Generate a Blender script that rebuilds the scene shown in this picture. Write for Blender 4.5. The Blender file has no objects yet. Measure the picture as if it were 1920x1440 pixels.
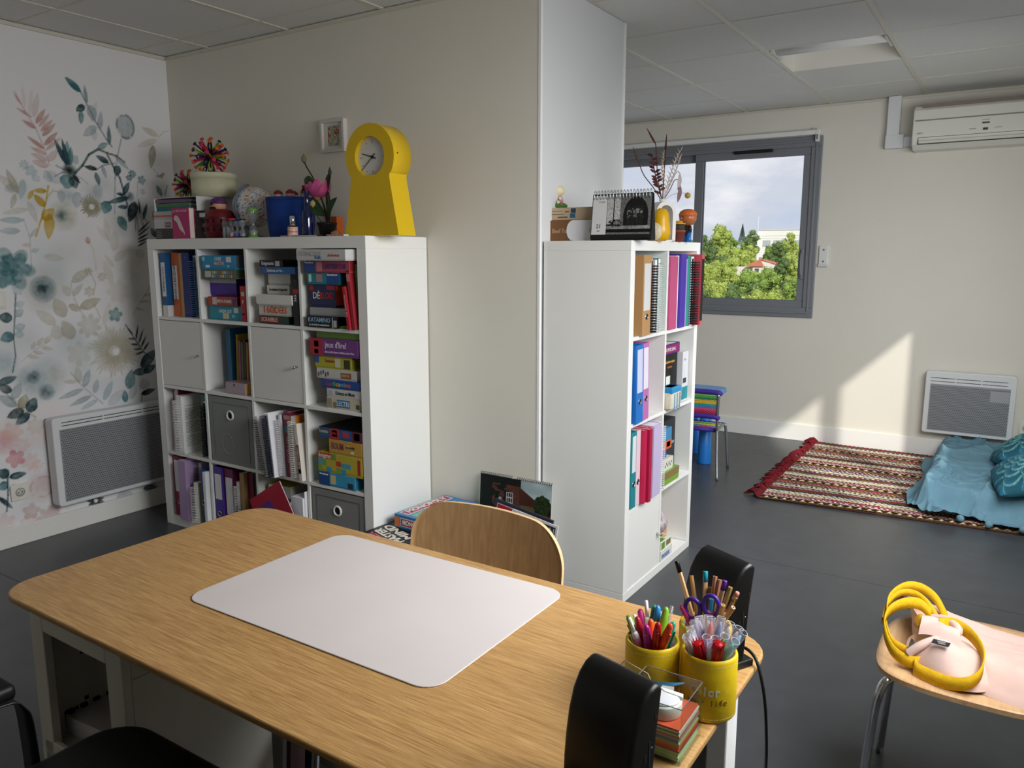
import bpy, bmesh, math, random
import numpy as np
from mathutils import Vector, Matrix
random.seed(7); np.random.seed(7)
PI = math.pi
sc = bpy.context.scene
COL = sc.collection

# ---------------------------------------------------------------- camera, world, lights, exposure
cam_d = bpy.data.cameras.new('camera'); cam = bpy.data.objects.new('camera', cam_d); COL.objects.link(cam)
cam.location = (3.7201, -2.3742, 1.4116); cam.rotation_euler = (PI/2-0.1638, 0, 0.5726)
cam_d.sensor_width = 36; cam_d.lens = 1469.4/1920*36; cam_d.clip_start = .05; cam_d.clip_end = 2000
sc.camera = cam
vs = sc.view_settings
vs.view_transform = 'Standard'; vs.look = 'None'; vs.exposure = 0.0; vs.gamma = 1.0; vs.use_curve_mapping = False
sc.cycles.max_bounces = 8; sc.cycles.transparent_max_bounces = 12

def lin(h):
    h = h.lstrip('#'); out = []
    for i in (0, 2, 4):
        c = int(h[i:i+2], 16)/255
        out.append(c/12.92 if c <= .04045 else ((c+.055)/1.055)**2.4)
    return tuple(out)

w = bpy.data.worlds.new('sky'); sc.world = w; w.use_nodes = True
nt = w.node_tree; nt.nodes.clear()
wo = nt.nodes.new('ShaderNodeOutputWorld'); bg = nt.nodes.new('ShaderNodeBackground')
tc = nt.nodes.new('ShaderNodeTexCoord'); mp = nt.nodes.new('ShaderNodeMapping'); mp.inputs['Scale'].default_value = (1, 1, 2.6)
nz = nt.nodes.new('ShaderNodeTexNoise'); nz.inputs['Scale'].default_value = 5.5; nz.inputs['Detail'].default_value = 8; nz.inputs['Roughness'].default_value = .55
cr = nt.nodes.new('ShaderNodeValToRGB')
e = cr.color_ramp.elements
e[0].position = .33; e[0].color = (*lin('c3d1ea'), 1); e[1].position = .68; e[1].color = (*lin('fbfcff'), 1)
n1 = e.new(.5); n1.color = (*lin('d5dbe8'), 1)
nt.links.new(tc.outputs['Generated'], mp.inputs['Vector']); nt.links.new(mp.outputs['Vector'], nz.inputs['Vector'])
nt.links.new(nz.outputs['Fac'], cr.inputs['Fac']); nt.links.new(cr.outputs['Color'], bg.inputs['Color'])
bg.inputs['Strength'].default_value = 1.0
nt.links.new(bg.outputs['Background'], wo.inputs['Surface'])

def sun_light(d, strength):
    l = bpy.data.lights.new('sun', 'SUN'); l.energy = strength; l.angle = math.radians(1.2); l.color = (1, .95, .86)
    o = bpy.data.objects.new('sun', l); COL.objects.link(o); o.location = (12, -12, 10)
    o.rotation_euler = Vector(d).to_track_quat('-Z', 'Y').to_euler()
sun_light((-1, 1.45, -1), 2.9)
def area(name, loc, d, sx, sy, power, color=(1, 1, 1), spread=180):
    l = bpy.data.lights.new(name, 'AREA'); l.shape = 'RECTANGLE'; l.size = sx; l.size_y = sy; l.energy = power; l.color = color; l.spread = math.radians(spread)
    o = bpy.data.objects.new(name, l); COL.objects.link(o); o.location = loc
    o.rotation_euler = Vector(d).to_track_quat('-Z', 'Y').to_euler()
# daylight from the windows of the right-hand wall
area('window_daylight', (4.20, 1.26, 1.6), (-1, 1.4, -1.15), 1.7, 1.15, 38, (.97, .99, 1), 140)
area('near_window_lamp', (4.16, -.58, 1.55), (-1, .05, -.68), 1.5, 1.2, 57, (.98, .99, 1), 132)  # area lamp added inside the room for daylight of the unseen near window

# ---------------------------------------------------------------- materials
MATS = {}
def mat(col, rough=.55, metal=0., noise=0., nscale=60., bump=0., spec=.4, key=None, aniso=None):
    k = key or (col, rough, metal, noise, nscale, bump, spec, aniso)
    if k in MATS: return MATS[k]
    m = bpy.data.materials.new('m_'+str(col)); m.use_nodes = True
    t = m.node_tree; b = t.nodes['Principled BSDF']
    c = lin(col)
    b.inputs['Base Color'].default_value = (*c, 1); b.inputs['Roughness'].default_value = rough
    b.inputs['Metallic'].default_value = metal; b.inputs['Specular IOR Level'].default_value = spec
    if noise or bump:
        co = t.nodes.new('ShaderNodeTexCoord'); mpn = t.nodes.new('ShaderNodeMapping')
        if aniso: mpn.inputs['Scale'].default_value = aniso
        n = t.nodes.new('ShaderNodeTexNoise'); n.inputs['Scale'].default_value = nscale; n.inputs['Detail'].default_value = 4
        t.links.new(co.outputs['Object'], mpn.inputs['Vector']); t.links.new(mpn.outputs['Vector'], n.inputs['Vector'])
        if noise:
            r = t.nodes.new('ShaderNodeValToRGB')
            r.color_ramp.elements[0].position = .3; r.color_ramp.elements[1].position = .7
            r.color_ramp.elements[0].color = (*[v*(1-noise) for v in c], 1); r.color_ramp.elements[1].color = (*[min(1, v*(1+noise)) for v in c], 1)
            t.links.new(n.outputs['Fac'], r.inputs['Fac']); t.links.new(r.outputs['Color'], b.inputs['Base Color'])
        if bump:
            bp = t.nodes.new('ShaderNodeBump'); bp.inputs['Strength'].default_value = bump; bp.inputs['Distance'].default_value = .003
            t.links.new(n.outputs['Fac'], bp.inputs['Height']); t.links.new(bp.outputs['Normal'], b.inputs['Normal'])
    MATS[k] = m
    return m
def glassy(key, tint='ffffff', fac=.08, rough=.02, body=0.):
    if key in MATS: return MATS[key]
    m = bpy.data.materials.new(key); m.use_nodes = True; t = m.node_tree; t.nodes.clear()
    o = t.nodes.new('ShaderNodeOutputMaterial'); tr = t.nodes.new('ShaderNodeBsdfTransparent'); tr.inputs['Color'].default_value = (*lin(tint), 1)
    g = t.nodes.new('ShaderNodeBsdfGlossy'); g.inputs['Roughness'].default_value = rough
    fr = t.nodes.new('ShaderNodeLayerWeight'); fr.inputs['Blend'].default_value = .5
    pw = t.nodes.new('ShaderNodeMath'); pw.operation = 'POWER'; pw.inputs[1].default_value = 4.0; t.links.new(fr.outputs['Facing'], pw.inputs[0])
    ma = t.nodes.new('ShaderNodeMath'); ma.operation = 'MULTIPLY_ADD'; ma.inputs[1].default_value = .55; ma.inputs[2].default_value = .03; t.links.new(pw.outputs[0], ma.inputs[0])
    mx = t.nodes.new('ShaderNodeMixShader'); t.links.new(ma.outputs[0], mx.inputs['Fac'])
    t.links.new(tr.outputs[0], mx.inputs[1]); t.links.new(g.outputs[0], mx.inputs[2])
    last = mx
    if body:
        d = t.nodes.new('ShaderNodeBsdfDiffuse'); d.inputs['Color'].default_value = (*lin(tint), 1)
        m2 = t.nodes.new('ShaderNodeMixShader'); m2.inputs['Fac'].default_value = body
        t.links.new(mx.outputs[0], m2.inputs[1]); t.links.new(d.outputs[0], m2.inputs[2]); last = m2
    t.links.new(last.outputs[0], o.inputs['Surface']); MATS[key] = m
    return m
def vcol(key, rough=.6, bump=0., bscale=200., spec=.35):
    if key in MATS: return MATS[key]
    m = bpy.data.materials.new(key); m.use_nodes = True; t = m.node_tree; b = t.nodes['Principled BSDF']
    a = t.nodes.new('ShaderNodeVertexColor'); a.layer_name = 'Col'
    t.links.new(a.outputs['Color'], b.inputs['Base Color']); b.inputs['Roughness'].default_value = rough; b.inputs['Specular IOR Level'].default_value = spec
    if bump:
        co = t.nodes.new('ShaderNodeTexCoord'); n = t.nodes.new('ShaderNodeTexNoise'); n.inputs['Scale'].default_value = bscale
        bp = t.nodes.new('ShaderNodeBump'); bp.inputs['Strength'].default_value = bump; bp.inputs['Distance'].default_value = .002
        t.links.new(co.outputs['Object'], n.inputs['Vector']); t.links.new(n.outputs['Fac'], bp.inputs['Height']); t.links.new(bp.outputs['Normal'], b.inputs['Normal'])
    MATS[key] = m
    return m
def wood(key, c0, c1, scale, rough=.42, axis=(1, 14, 14), spec=.4):
    if key in MATS: return MATS[key]
    m = bpy.data.materials.new(key); m.use_nodes = True; t = m.node_tree; b = t.nodes['Principled BSDF']
    co = t.nodes.new('ShaderNodeTexCoord'); mpn = t.nodes.new('ShaderNodeMapping'); mpn.inputs['Scale'].default_value = axis
    n = t.nodes.new('ShaderNodeTexNoise'); n.inputs['Scale'].default_value = scale; n.inputs['Detail'].default_value = 6; n.inputs['Roughness'].default_value = .62
    n.inputs['Distortion'].default_value = .25
    n2 = t.nodes.new('ShaderNodeTexNoise'); n2.inputs['Scale'].default_value = scale*3.2; n2.inputs['Detail'].default_value = 3
    r = t.nodes.new('ShaderNodeValToRGB'); r.color_ramp.elements[0].position = .32; r.color_ramp.elements[1].position = .68
    r.color_ramp.elements[0].color = (*lin(c0), 1); r.color_ramp.elements[1].color = (*lin(c1), 1)
    mx = t.nodes.new('ShaderNodeMath'); mx.operation = 'MULTIPLY_ADD'; mx.inputs[1].default_value = .45; 
    ml = t.nodes.new('ShaderNodeMath'); ml.operation = 'MULTIPLY'; ml.inputs[1].default_value = .55
    t.links.new(co.outputs['Object'], mpn.inputs['Vector']); t.links.new(mpn.outputs['Vector'], n.inputs['Vector']); t.links.new(mpn.outputs['Vector'], n2.inputs['Vector'])
    t.links.new(n2.outputs['Fac'], ml.inputs[0]); t.links.new(n.outputs['Fac'], mx.inputs[0]); t.links.new(ml.outputs[0], mx.inputs[2])
    t.links.new(mx.outputs[0], r.inputs['Fac']); t.links.new(r.outputs['Color'], b.inputs['Base Color'])
    b.inputs['Roughness'].default_value = rough; b.inputs['Specular IOR Level'].default_value = spec
    bp = t.nodes.new('ShaderNodeBump'); bp.inputs['Strength'].default_value = .12; bp.inputs['Distance'].default_value = .001
    t.links.new(mx.outputs[0], bp.inputs['Height']); t.links.new(bp.outputs['Normal'], b.inputs['Normal'])
    MATS[key] = m
    return m

WHITE = mat('f2f2ee', .38, key='white_laminate')
WALL = mat('e4e0d4', .75, noise=.015, nscale=3, bump=.15, key='wall_paint')
WPANEL = mat('dadbdc', .6, key='panel_white')
CEIL = mat('dcdcd8', .85, noise=.04, nscale=180, bump=.25, key='ceiling_tile')
CHROME = mat('d8d8da', .14, 1., key='chrome')
STEEL = mat('b8babd', .35, .9, key='steel')
BLACKP = mat('0b0b0c', .38, key='black_plastic', spec=.45)
PAPER = mat('efeee9', .8, key='paper')
BAMBOO = wood('bamboo', '936a3c', 'd2a86c', 5.0, .36, (1.5, 42, 42))
BEECH = wood('beech_veneer', 'b18a5c', 'cba678', 4.0, .42, (9, 9, 1.2))
BEECHX = wood('beech_seat', 'c0966a', 'd9b487', 4.0, .34, (1.2, 9, 9))

# ---------------------------------------------------------------- geometry helpers
def tag(o, label=None, cat=None, group=None, kind=None):
    if label: o['label'] = label
    if cat: o['category'] = cat
    if group: o['group'] = group
    if kind: o['kind'] = kind
    return o
def thing(name, label, cat, loc=(0, 0, 0), rz=0., group=None, rot=None):
    o = bpy.data.objects.new(name, None); COL.objects.link(o); o.empty_display_size = .05
    o.location = loc; o.rotation_euler = rot if rot else (0, 0, rz)
    return tag(o, label, cat, group)
def link(name, me, m, parent=None, smooth=False):
    if m is not None: me.materials.append(m)
    if smooth: me.polygons.foreach_set('use_smooth', [True]*len(me.polygons))
    o = bpy.data.objects.new(name, me); COL.objects.link(o)
    if parent is not None: o.parent = parent
    return o
def pyd(name, v, f, m, parent=None, smooth=False):
    me = bpy.data.meshes.new(name); me.from_pydata(v, [], f); me.update()
    return link(name, me, m, parent, smooth)
BF = [(0, 3, 2, 1), (4, 5, 6, 7), (0, 1, 5, 4), (1, 2, 6, 5), (2, 3, 7, 6), (3, 0, 4, 7)]
def bxv(b):
    x0, x1, y0, y1, z0, z1 = b
    return [(x0, y0, z0), (x1, y0, z0), (x1, y1, z0), (x0, y1, z0), (x0, y0, z1), (x1, y0, z1), (x1, y1, z1), (x0, y1, z1)]
def boxes(name, bs, m, parent=None, bev=0., seg=2, smooth=False):
    v = []; f = []
    for b in bs:
        n = len(v); v += bxv(b); f += [tuple(i+n for i in q) for q in BF]
    if not bev: return pyd(name, v, f, m, parent)
    bm = bmesh.new(); vs_ = [bm.verts.new(p) for p in v]
    for q in f: bm.faces.new([vs_[i] for i in q])
    bmesh.ops.bevel(bm, geom=list(bm.edges), offset=bev, segments=seg, profile=.5, affect='EDGES')
    me = bpy.data.meshes.new(name); bm.to_mesh(me); bm.free()
    return link(name, me, m, parent, smooth)
def box(name, x0, x1, y0, y1, z0, z1, m, parent=None, bev=0., seg=2, smooth=False):
    return boxes(name, [(x0, x1, y0, y1, z0, z1)], m, parent, bev, seg, smooth)
def lathe(name, prof, m, parent=None, n=24, loc=(0, 0, 0), smooth=True, caps=True, M=None):
    v = []; f = []
    for r, z in prof:
        for i in range(n):
            a = 2*PI*i/n; v.append((r*math.cos(a), r*math.sin(a), z))
    for k in range(len(prof)-1):
        for i in range(n):
            j = (i+1) % n; f.append((k*n+i, k*n+j, (k+1)*n+j, (k+1)*n+i))
    if caps:
        if prof[0][0] > 1e-5: f.append(tuple(range(n-1, -1, -1)))
        if prof[-1][0] > 1e-5: f.append(tuple((len(prof)-1)*n+i for i in range(n)))
    if M is not None: v = [tuple(M @ Vector(p)) for p in v]
    o = pyd(name, v, f, m, parent, smooth); o.location = loc
    return o
def axisM(p, q):
    p = Vector(p); q = Vector(q); d = (q-p)
    return Matrix.Translation(p) @ d.to_track_quat('Z', 'Y').to_matrix().to_4x4(), d.length
def tubev(path, r, n=8, closed=False):
    P = [Vector(p) for p in path]; v = []; f = []; N = len(P)
    up = None
    for i, p in enumerate(P):
        if closed: t = (P[(i+1) % N]-P[i-1])
        else: t = (P[min(i+1, N-1)]-P[max(i-1, 0)])
        t.normalize()
        if up is None:
            up = Vector((0, 0, 1)) if abs(t.z) < .9 else Vector((1, 0, 0))
        a = t.cross(up); a.normalize(); b = a.cross(t); up = b
        rr = r[i] if isinstance(r, (list, tuple)) else r
        for k in range(n):
            th = 2*PI*k/n; v.append(tuple(p+a*rr*math.cos(th)+b*rr*math.sin(th)))
    R = N if closed else N-1
    for i in range(R):
        j = (i+1) % N
        for k in range(n):
            l = (k+1) % n; f.append((i*n+k, i*n+l, j*n+l, j*n+k))
    if not closed:
        f.append(tuple(range(n-1, -1, -1))); f.append(tuple((N-1)*n+k for k in range(n)))
    return v, f
def tube(name, path, r, m, parent=None, n=8, closed=False, smooth=True):
    v, f = tubev(path, r, n, closed)
    return pyd(name, v, f, m, parent, smooth)
def multi(name, parts, m, parent=None, smooth=True):
    v = []; f = []
    for a, b in parts:
        n = len(v); v += a; f += [tuple(i+n for i in q) for q in b]
    return pyd(name, v, f, m, parent, smooth)
def smooth_path(pts, k=6):
    P = [Vector(p) for p in pts]; out = []
    for i in range(len(P)-1):
        p0 = P[max(i-1, 0)]; p1 = P[i]; p2 = P[i+1]; p3 = P[min(i+2, len(P)-1)]
        for j in range(k):
            t = j/k
            out.append(.5*((2*p1)+(p2-p0)*t+(2*p0-5*p1+4*p2-p3)*t*t+(3*p1-p0-3*p2+p3)*t**3))
    out.append(P[-1]); return out
def prism(name, poly, d0, d1, m, parent=None, plane='xz', bev=0., smooth=False, seg=2):
    """extrude a 2D outline: plane xz -> along y, xy -> along z, yz -> along x"""
    def P(a, b, d): return {'xz': (a, d, b), 'xy': (a, b, d), 'yz': (d, a, b)}[plane]
    bm = bmesh.new(); A = [bm.verts.new(P(a, b, d0)) for a, b in poly]; B = [bm.verts.new(P(a, b, d1)) for a, b in poly]
    n = len(poly); bm.faces.new(A); bm.faces.new(B[::-1])
    for i in range(n): bm.faces.new((A[i], B[i], B[(i+1) % n], A[(i+1) % n]))
    bmesh.ops.recalc_face_normals(bm, faces=bm.faces[:])
    if bev:
        es = [e_ for e_ in bm.edges if len(e_.link_faces) == 2 and any(len(f_.verts) == n for f_ in e_.link_faces)]
        bmesh.ops.bevel(bm, geom=es, offset=bev, segments=seg, profile=.5, affect='EDGES')
    me = bpy.data.meshes.new(name); bm.to_mesh(me); bm.free()
    o = link(name, me, m, parent)
    if smooth:
        me.polygons.foreach_set('use_smooth', [len(p.vertices) == 4 for p in me.polygons])
    return o
def gridmesh(name, X, Y, Z, m, parent=None, smooth=True, col=None):
    h, w_ = X.shape
    v = np.stack([X.ravel(), Y.ravel(), Z.ravel()], 1)
    i = np.arange((h-1)*w_).reshape(h-1, w_)[:, :-1].ravel()
    f = np.stack([i, i+1, i+w_+1, i+w_], 1)
    me = bpy.data.meshes.new(name)
    me.vertices.add(len(v)); me.vertices.foreach_set('co', v.astype('f4').ravel())
    me.loops.add(f.size); me.loops.foreach_set('vertex_index', f.astype('i4').ravel())
    me.polygons.add(len(f)); me.polygons.foreach_set('loop_start', np.arange(0, f.size, 4, dtype='i4'))
    me.update(calc_edges=True); me.validate()
    if col is not None:
        at = me.color_attributes.new('Col', 'FLOAT_COLOR', 'POINT')
        c = np.ones((len(v), 4), 'f4'); c[:, :3] = col.reshape(-1, 3); at.data.foreach_set('color', c.ravel())
    return link(name, me, m, parent, smooth)
def tolin(a):
    a = np.clip(a, 0, 1); return np.where(a <= .04045, a/12.92, ((a+.055)/1.055)**2.4)
def rgb(h): return np.array([int(h[i:i+2], 16)/255 for i in (0, 2, 4)])
def text(s, parent, loc, h, m, rot=(PI/2, 0, 0), width=None, align='CENTER', bold=0., name='lettering'):
    c = bpy.data.curves.new(name, 'FONT'); c.body = s; c.size = h*1.35; c.align_x = align; c.align_y = 'CENTER'
    c.extrude = .0002; c.offset = bold; c.resolution_u = 2
    t_ = bpy.data.objects.new(name, c); me = bpy.data.meshes.new_from_object(t_); me.name = name
    bpy.data.objects.remove(t_); bpy.data.curves.remove(c)
    if width and len(me.vertices):
        xs_ = [v_.co.x for v_ in me.vertices]; k = min(1.7, width/(max(xs_)-min(xs_)))
        for v_ in me.vertices: v_.co.x *= k
    me.materials.clear(); me.materials.append(m)
    o = bpy.data.objects.new(name, me); COL.objects.link(o); o.location = loc; o.rotation_euler = rot
    if parent is not None: o.parent = parent
    return o
def vnoise(x, y, s, seed=0):
    """cheap smooth value noise on numpy arrays"""
    rs = np.random.RandomState(seed); G = rs.rand(64, 64)
    u = x*s; v = y*s; i = np.floor(u).astype(int); j = np.floor(v).astype(int); a = u-i; b = v-j
    a = a*a*(3-2*a); b = b*b*(3-2*b)
    g = lambda p, q: G[p % 64, q % 64]
    return (g(i, j)*(1-a)+g(i+1, j)*a)*(1-b)+(g(i, j+1)*(1-a)+g(i+1, j+1)*a)*b

# ================================================================ the room
H = 2.475; XA = -.32; YB = .395; YW = 3.77; XR = 4.28; YN = -3.2
def struct(o): o['kind'] = 'structure'; return o
FLOORM = mat('434548', .36, noise=.12, nscale=9, bump=.1, key='dark_vinyl', spec=.5)
fl = struct(box('floor', XA-.2, XR+.2, YN, YW+.2, -.06, -.004, mat('232325', .6)))
ys = [YN, -2.82, -.82, 1.18, 3.17, YW+.02]
for a, b in zip(ys[:-1], ys[1:]):
    for x0, x1 in ((XA, XR),):
        box('vinyl_sheet', x0, x1, a+.0012, b-.0012, -.004, 0, FLOORM, fl)
ce = struct(box('ceiling', XA-.2, XR+.2, YN, YW+.2, H+.12, H+.16, mat('555555', .9)))
xs = [XA, .05, .655, 1.26, 1.865, 2.47, 3.075, 3.68, XR]; yc = [YN, -2.77, -2.172, -1.574, -.976, -.378, .22, .818, 1.416, 2.014, 2.612, 3.21, YW]
for i in range(len(xs)-1):
    for j in range(len(yc)-1):
        if (i, j) == (5, 9): continue
        box('ceiling_tile', xs[i]+.006, xs[i+1]-.006, yc[j]+.006, yc[j+1]-.006, H, H+.015, CEIL, ce)
BARM = mat('d8d4c6', .5, key='grid_bar')
for x in xs[1:-1]: box('grid_bar', x-.012, x+.012, YN, YW, H-.004, H+.001, BARM, ce)
for y in yc[1:-1]:
    for a, b in zip(xs[:-1], xs[1:]): box('grid_bar', a+.013, b-.013, y-.007, y+.007, H-.003, H+.001, BARM, ce)
# recessed tube light
lt = thing('ceiling_light', 'recessed white strip light set between the ceiling tiles', 'ceiling light', (2.7725, 2.313, H))
boxes('housing', [(-.296, .296, -.292, -.287, -.002, .1), (-.296, .296, .287, .292, -.002, .1), (-.296, -.291, -.287, .287, -.002, .1), (.291, .296, -.287, .287, -.002, .1), (-.296, .296, -.292, .292, .1, .105)], mat('e6e3da', .6), lt)
prof = [(.105*math.cos(a)-.13, .085+.085*-math.sin(a)) for a in np.linspace(.0, PI, 12)]
prism('diffuser', prof, -.27, .27, mat('eeeeea', .4), lt, plane='yz', smooth=True)
boxes('end_cap', [(-.285, -.272, -.24, -.02, .0, .095)], mat('dcdcd8', .5), lt)
boxes('end_cap', [(.272, .285, -.24, -.02, .0, .095)], mat('dcdcd8', .5), lt)

# walls
wl = struct(box('wall_left', XA-.2, XA, YN, YW, 0, H+.1, mat('e6e6e4', .8)))
wc = struct(box('wall_center', XA, 2.063, YB, 1.16, 0, H-.001, WALL))
struct(box('trim_1', 2.063, 2.067, YB+.004, 1.16, 0, H-.002, WPANEL))
struct(box('trim_2', 2.056, 2.072, YB-.002, YB+.012, 0, H-.002, mat('f4f4f2', .4), bev=.003))
struct(box('trim_3', 2.058, 2.074, 1.148, 1.166, 0, H-.002, mat('f4f4f2', .4), bev=.003))
struct(box('trim_4', XA, 2.063, YB-.012, YB, H-.02, H-.004, BARM))
struct(box('trim_5', XA, XA+.014, YN, YB-.014, H-.02, H-.004, BARM))
struct(box('trim_6', XA, XR, YW-.012, YW, H-.018, H-.004, BARM))
wx0, wx1, wz0, wz1 = .66, 2.40, .98, 2.222
struct(boxes('wall_back', [(XA, wx0, YW, YW+.2, 0, H+.1), (wx1, XR+.2, YW, YW+.2, 0, H+.1), (wx0, wx1, YW, YW+.2, 0, wz0), (wx0, wx1, YW, YW+.2, wz1, H+.1)], WALL))
struct(boxes('wall_right', [(XR, XR+.06, YN, -1.60, 0, H+.1), (XR, XR+.06, -1.60, .17, 0, wz0), (XR, XR+.06, -1.60, .17, wz1, H+.1), (XR, XR+.06, .17, .34, 0, H+.1),
    (XR, XR+.06, .34, 2.18, 0, wz0), (XR, XR+.06, .34, 2.18, wz1, H+.1), (XR, XR+.06, 2.18, YW, 0, H+.1)], WALL))
struct(box('wall_front', XA, XR+.2, YN-.2, YN, 0, H+.1, WALL))
BBM = mat('efeee9', .42, key='baseboard_white')
struct(box('baseboard_left', XA, XA+.014, YN, YB, 0, .1, BBM, bev=.003))
struct(box('baseboard_back', XA, XR, YW-.014, YW, 0, .128, BBM, bev=.003))
struct(box('baseboard_center', XA+.014, 2.062, YB-.012, YB, 0, .09, BBM, bev=.003))

# windows: grey aluminium sliders
GREYAL = mat('83868c', .42, .15, key='grey_aluminium')
GLASS = glassy('window_glass')
def window(name, M):
    """local: x along the wall 0..1.87, z 0..1.317 above z0, y into the wall"""
    r = bpy.data.objects.new(name, None); COL.objects.link(r); r.matrix_world = M; r['kind'] = 'structure'
    W, Hh = 1.81, 1.317
    boxes('frame', [(0, W, -.018, .09, 0, .075), (0, W, -.018, .09, Hh-.075, Hh), (0, .075, -.018, .09, .075, Hh-.075), (W-.075, W, -.018, .09, .075, Hh-.075)], GREYAL, r, bev=.004)
    boxes('frame_lip', [(.03, W-.03, -.026, -.017, .03, .045), (.03, W-.03, -.026, -.017, Hh-.045, Hh-.03), (.03, .045, -.026, -.017, .045, Hh-.045), (W-.045, W-.03, -.026, -.017, .045, Hh-.045)], GREYAL, r, bev=.002)
    for x0, x1, y0 in ((.06, .915, .045), (.86, W-.06, -.004)):
        s = boxes('sash', [(x0, x1, y0, y0+.04, .062, .128), (x0, x1, y0, y0+.04, Hh-.128, Hh-.062), (x0, x0+.068, y0, y0+.04, .128, Hh-.128), (x1-.068, x1, y0, y0+.04, .128, Hh-.128)], GREYAL, r, bev=.003)
        boxes('seal', [(x0+.067, x1-.067, y0+.012, y0+.028, .126, .13), (x0+.067, x1-.067, y0+.012, y0+.028, Hh-.13, Hh-.126), (x0+.066, x0+.07, y0+.012, y0+.028, .13, Hh-.13), (x1-.07, x1-.066, y0+.012, y0+.028, .13, Hh-.13)], mat('15161a', .6), s)
        box('pane', x0+.068, x1-.068, y0+.018, y0+.022, .128, Hh-.128, GLASS, s)
    return r
w1 = window('window_1', Matrix.Translation((.622, YW, .942)))
v_ = boxes('vent_slot', [(1.165, 1.46, -.03, -.004, 1.222, 1.246)], mat('141517', .5), w1, bev=.008, seg=3)
h_ = boxes('handle', [(1.702, 1.722, -.02, -.004, .29, .51)], GREYAL, w1, bev=.004)
tube('grip', smooth_path([(1.712, -.02, .31), (1.712, -.045, .33), (1.712, -.05, .4), (1.712, -.045, .47), (1.712, -.02, .49)], 4), .007, GREYAL, h_)
window('window_2', Matrix.Translation((XR, 2.16, .942)) @ Matrix.Rotation(-PI/2, 4, 'Z'))
window('window_3', Matrix.Translation((XR, .19, .942)) @ Matrix.Rotation(-PI/2, 4, 'Z'))
bl = thing('sun_block_blind', 'unseen white roller blind added to keep sun out of the near side window', 'blind', (XR-.04, -.715, .95))  # added out of view, blocks direct sun at the near window
m = bpy.data.materials.new('sun_block_cloth'); m.use_nodes = True; t = m.node_tree; t.nodes.clear()
o_ = t.nodes.new('ShaderNodeOutputMaterial'); d_ = t.nodes.new('ShaderNodeBsdfDiffuse'); d_.inputs['Color'].default_value = (.8, .8, .77, 1)
tl = t.nodes.new('ShaderNodeBsdfTranslucent'); tl.inputs['Color'].default_value = (.8, .8, .77, 1); mx = t.nodes.new('ShaderNodeMixShader'); mx.inputs[0].default_value = .3
t.links.new(d_.outputs[0], mx.inputs[1]); t.links.new(tl.outputs[0], mx.inputs[2]); t.links.new(mx.outputs[0], o_.inputs[0])
box('sun_block_cloth', -.003, .003, -.94, .94, 0, 1.32, m, bl)
tube('roller', [(0, -.95, 1.34), (0, .95, 1.34)], .025, mat('f0f0ee', .4), bl, 12)
box('bottom_bar', -.008, .008, -.94, .94, -.02, .002, mat('f0f0ee', .4), bl)
# rolled-up blind above the far window
rb = thing('blind_casing', 'slim white roller blind casing fixed above the grey window', 'blind', (1.5, YW, 2.262))
box('casing', -.92, .918, -.06, -.012, .0, .034, mat('ececea', .45), rb, bev=.006)
box('end_bracket', .888, .912, -.064, 0, -.05, .034, mat('e6e6e4', .45), rb, bev=.003)
box('bracket_slot', .896, .904, -.066, -.0635, -.035, .0, mat('606060', .5), rb)
box('screw_tab', .86, .88, -.03, 0, .034, .05, mat('c8c8c6', .5), rb)
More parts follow.
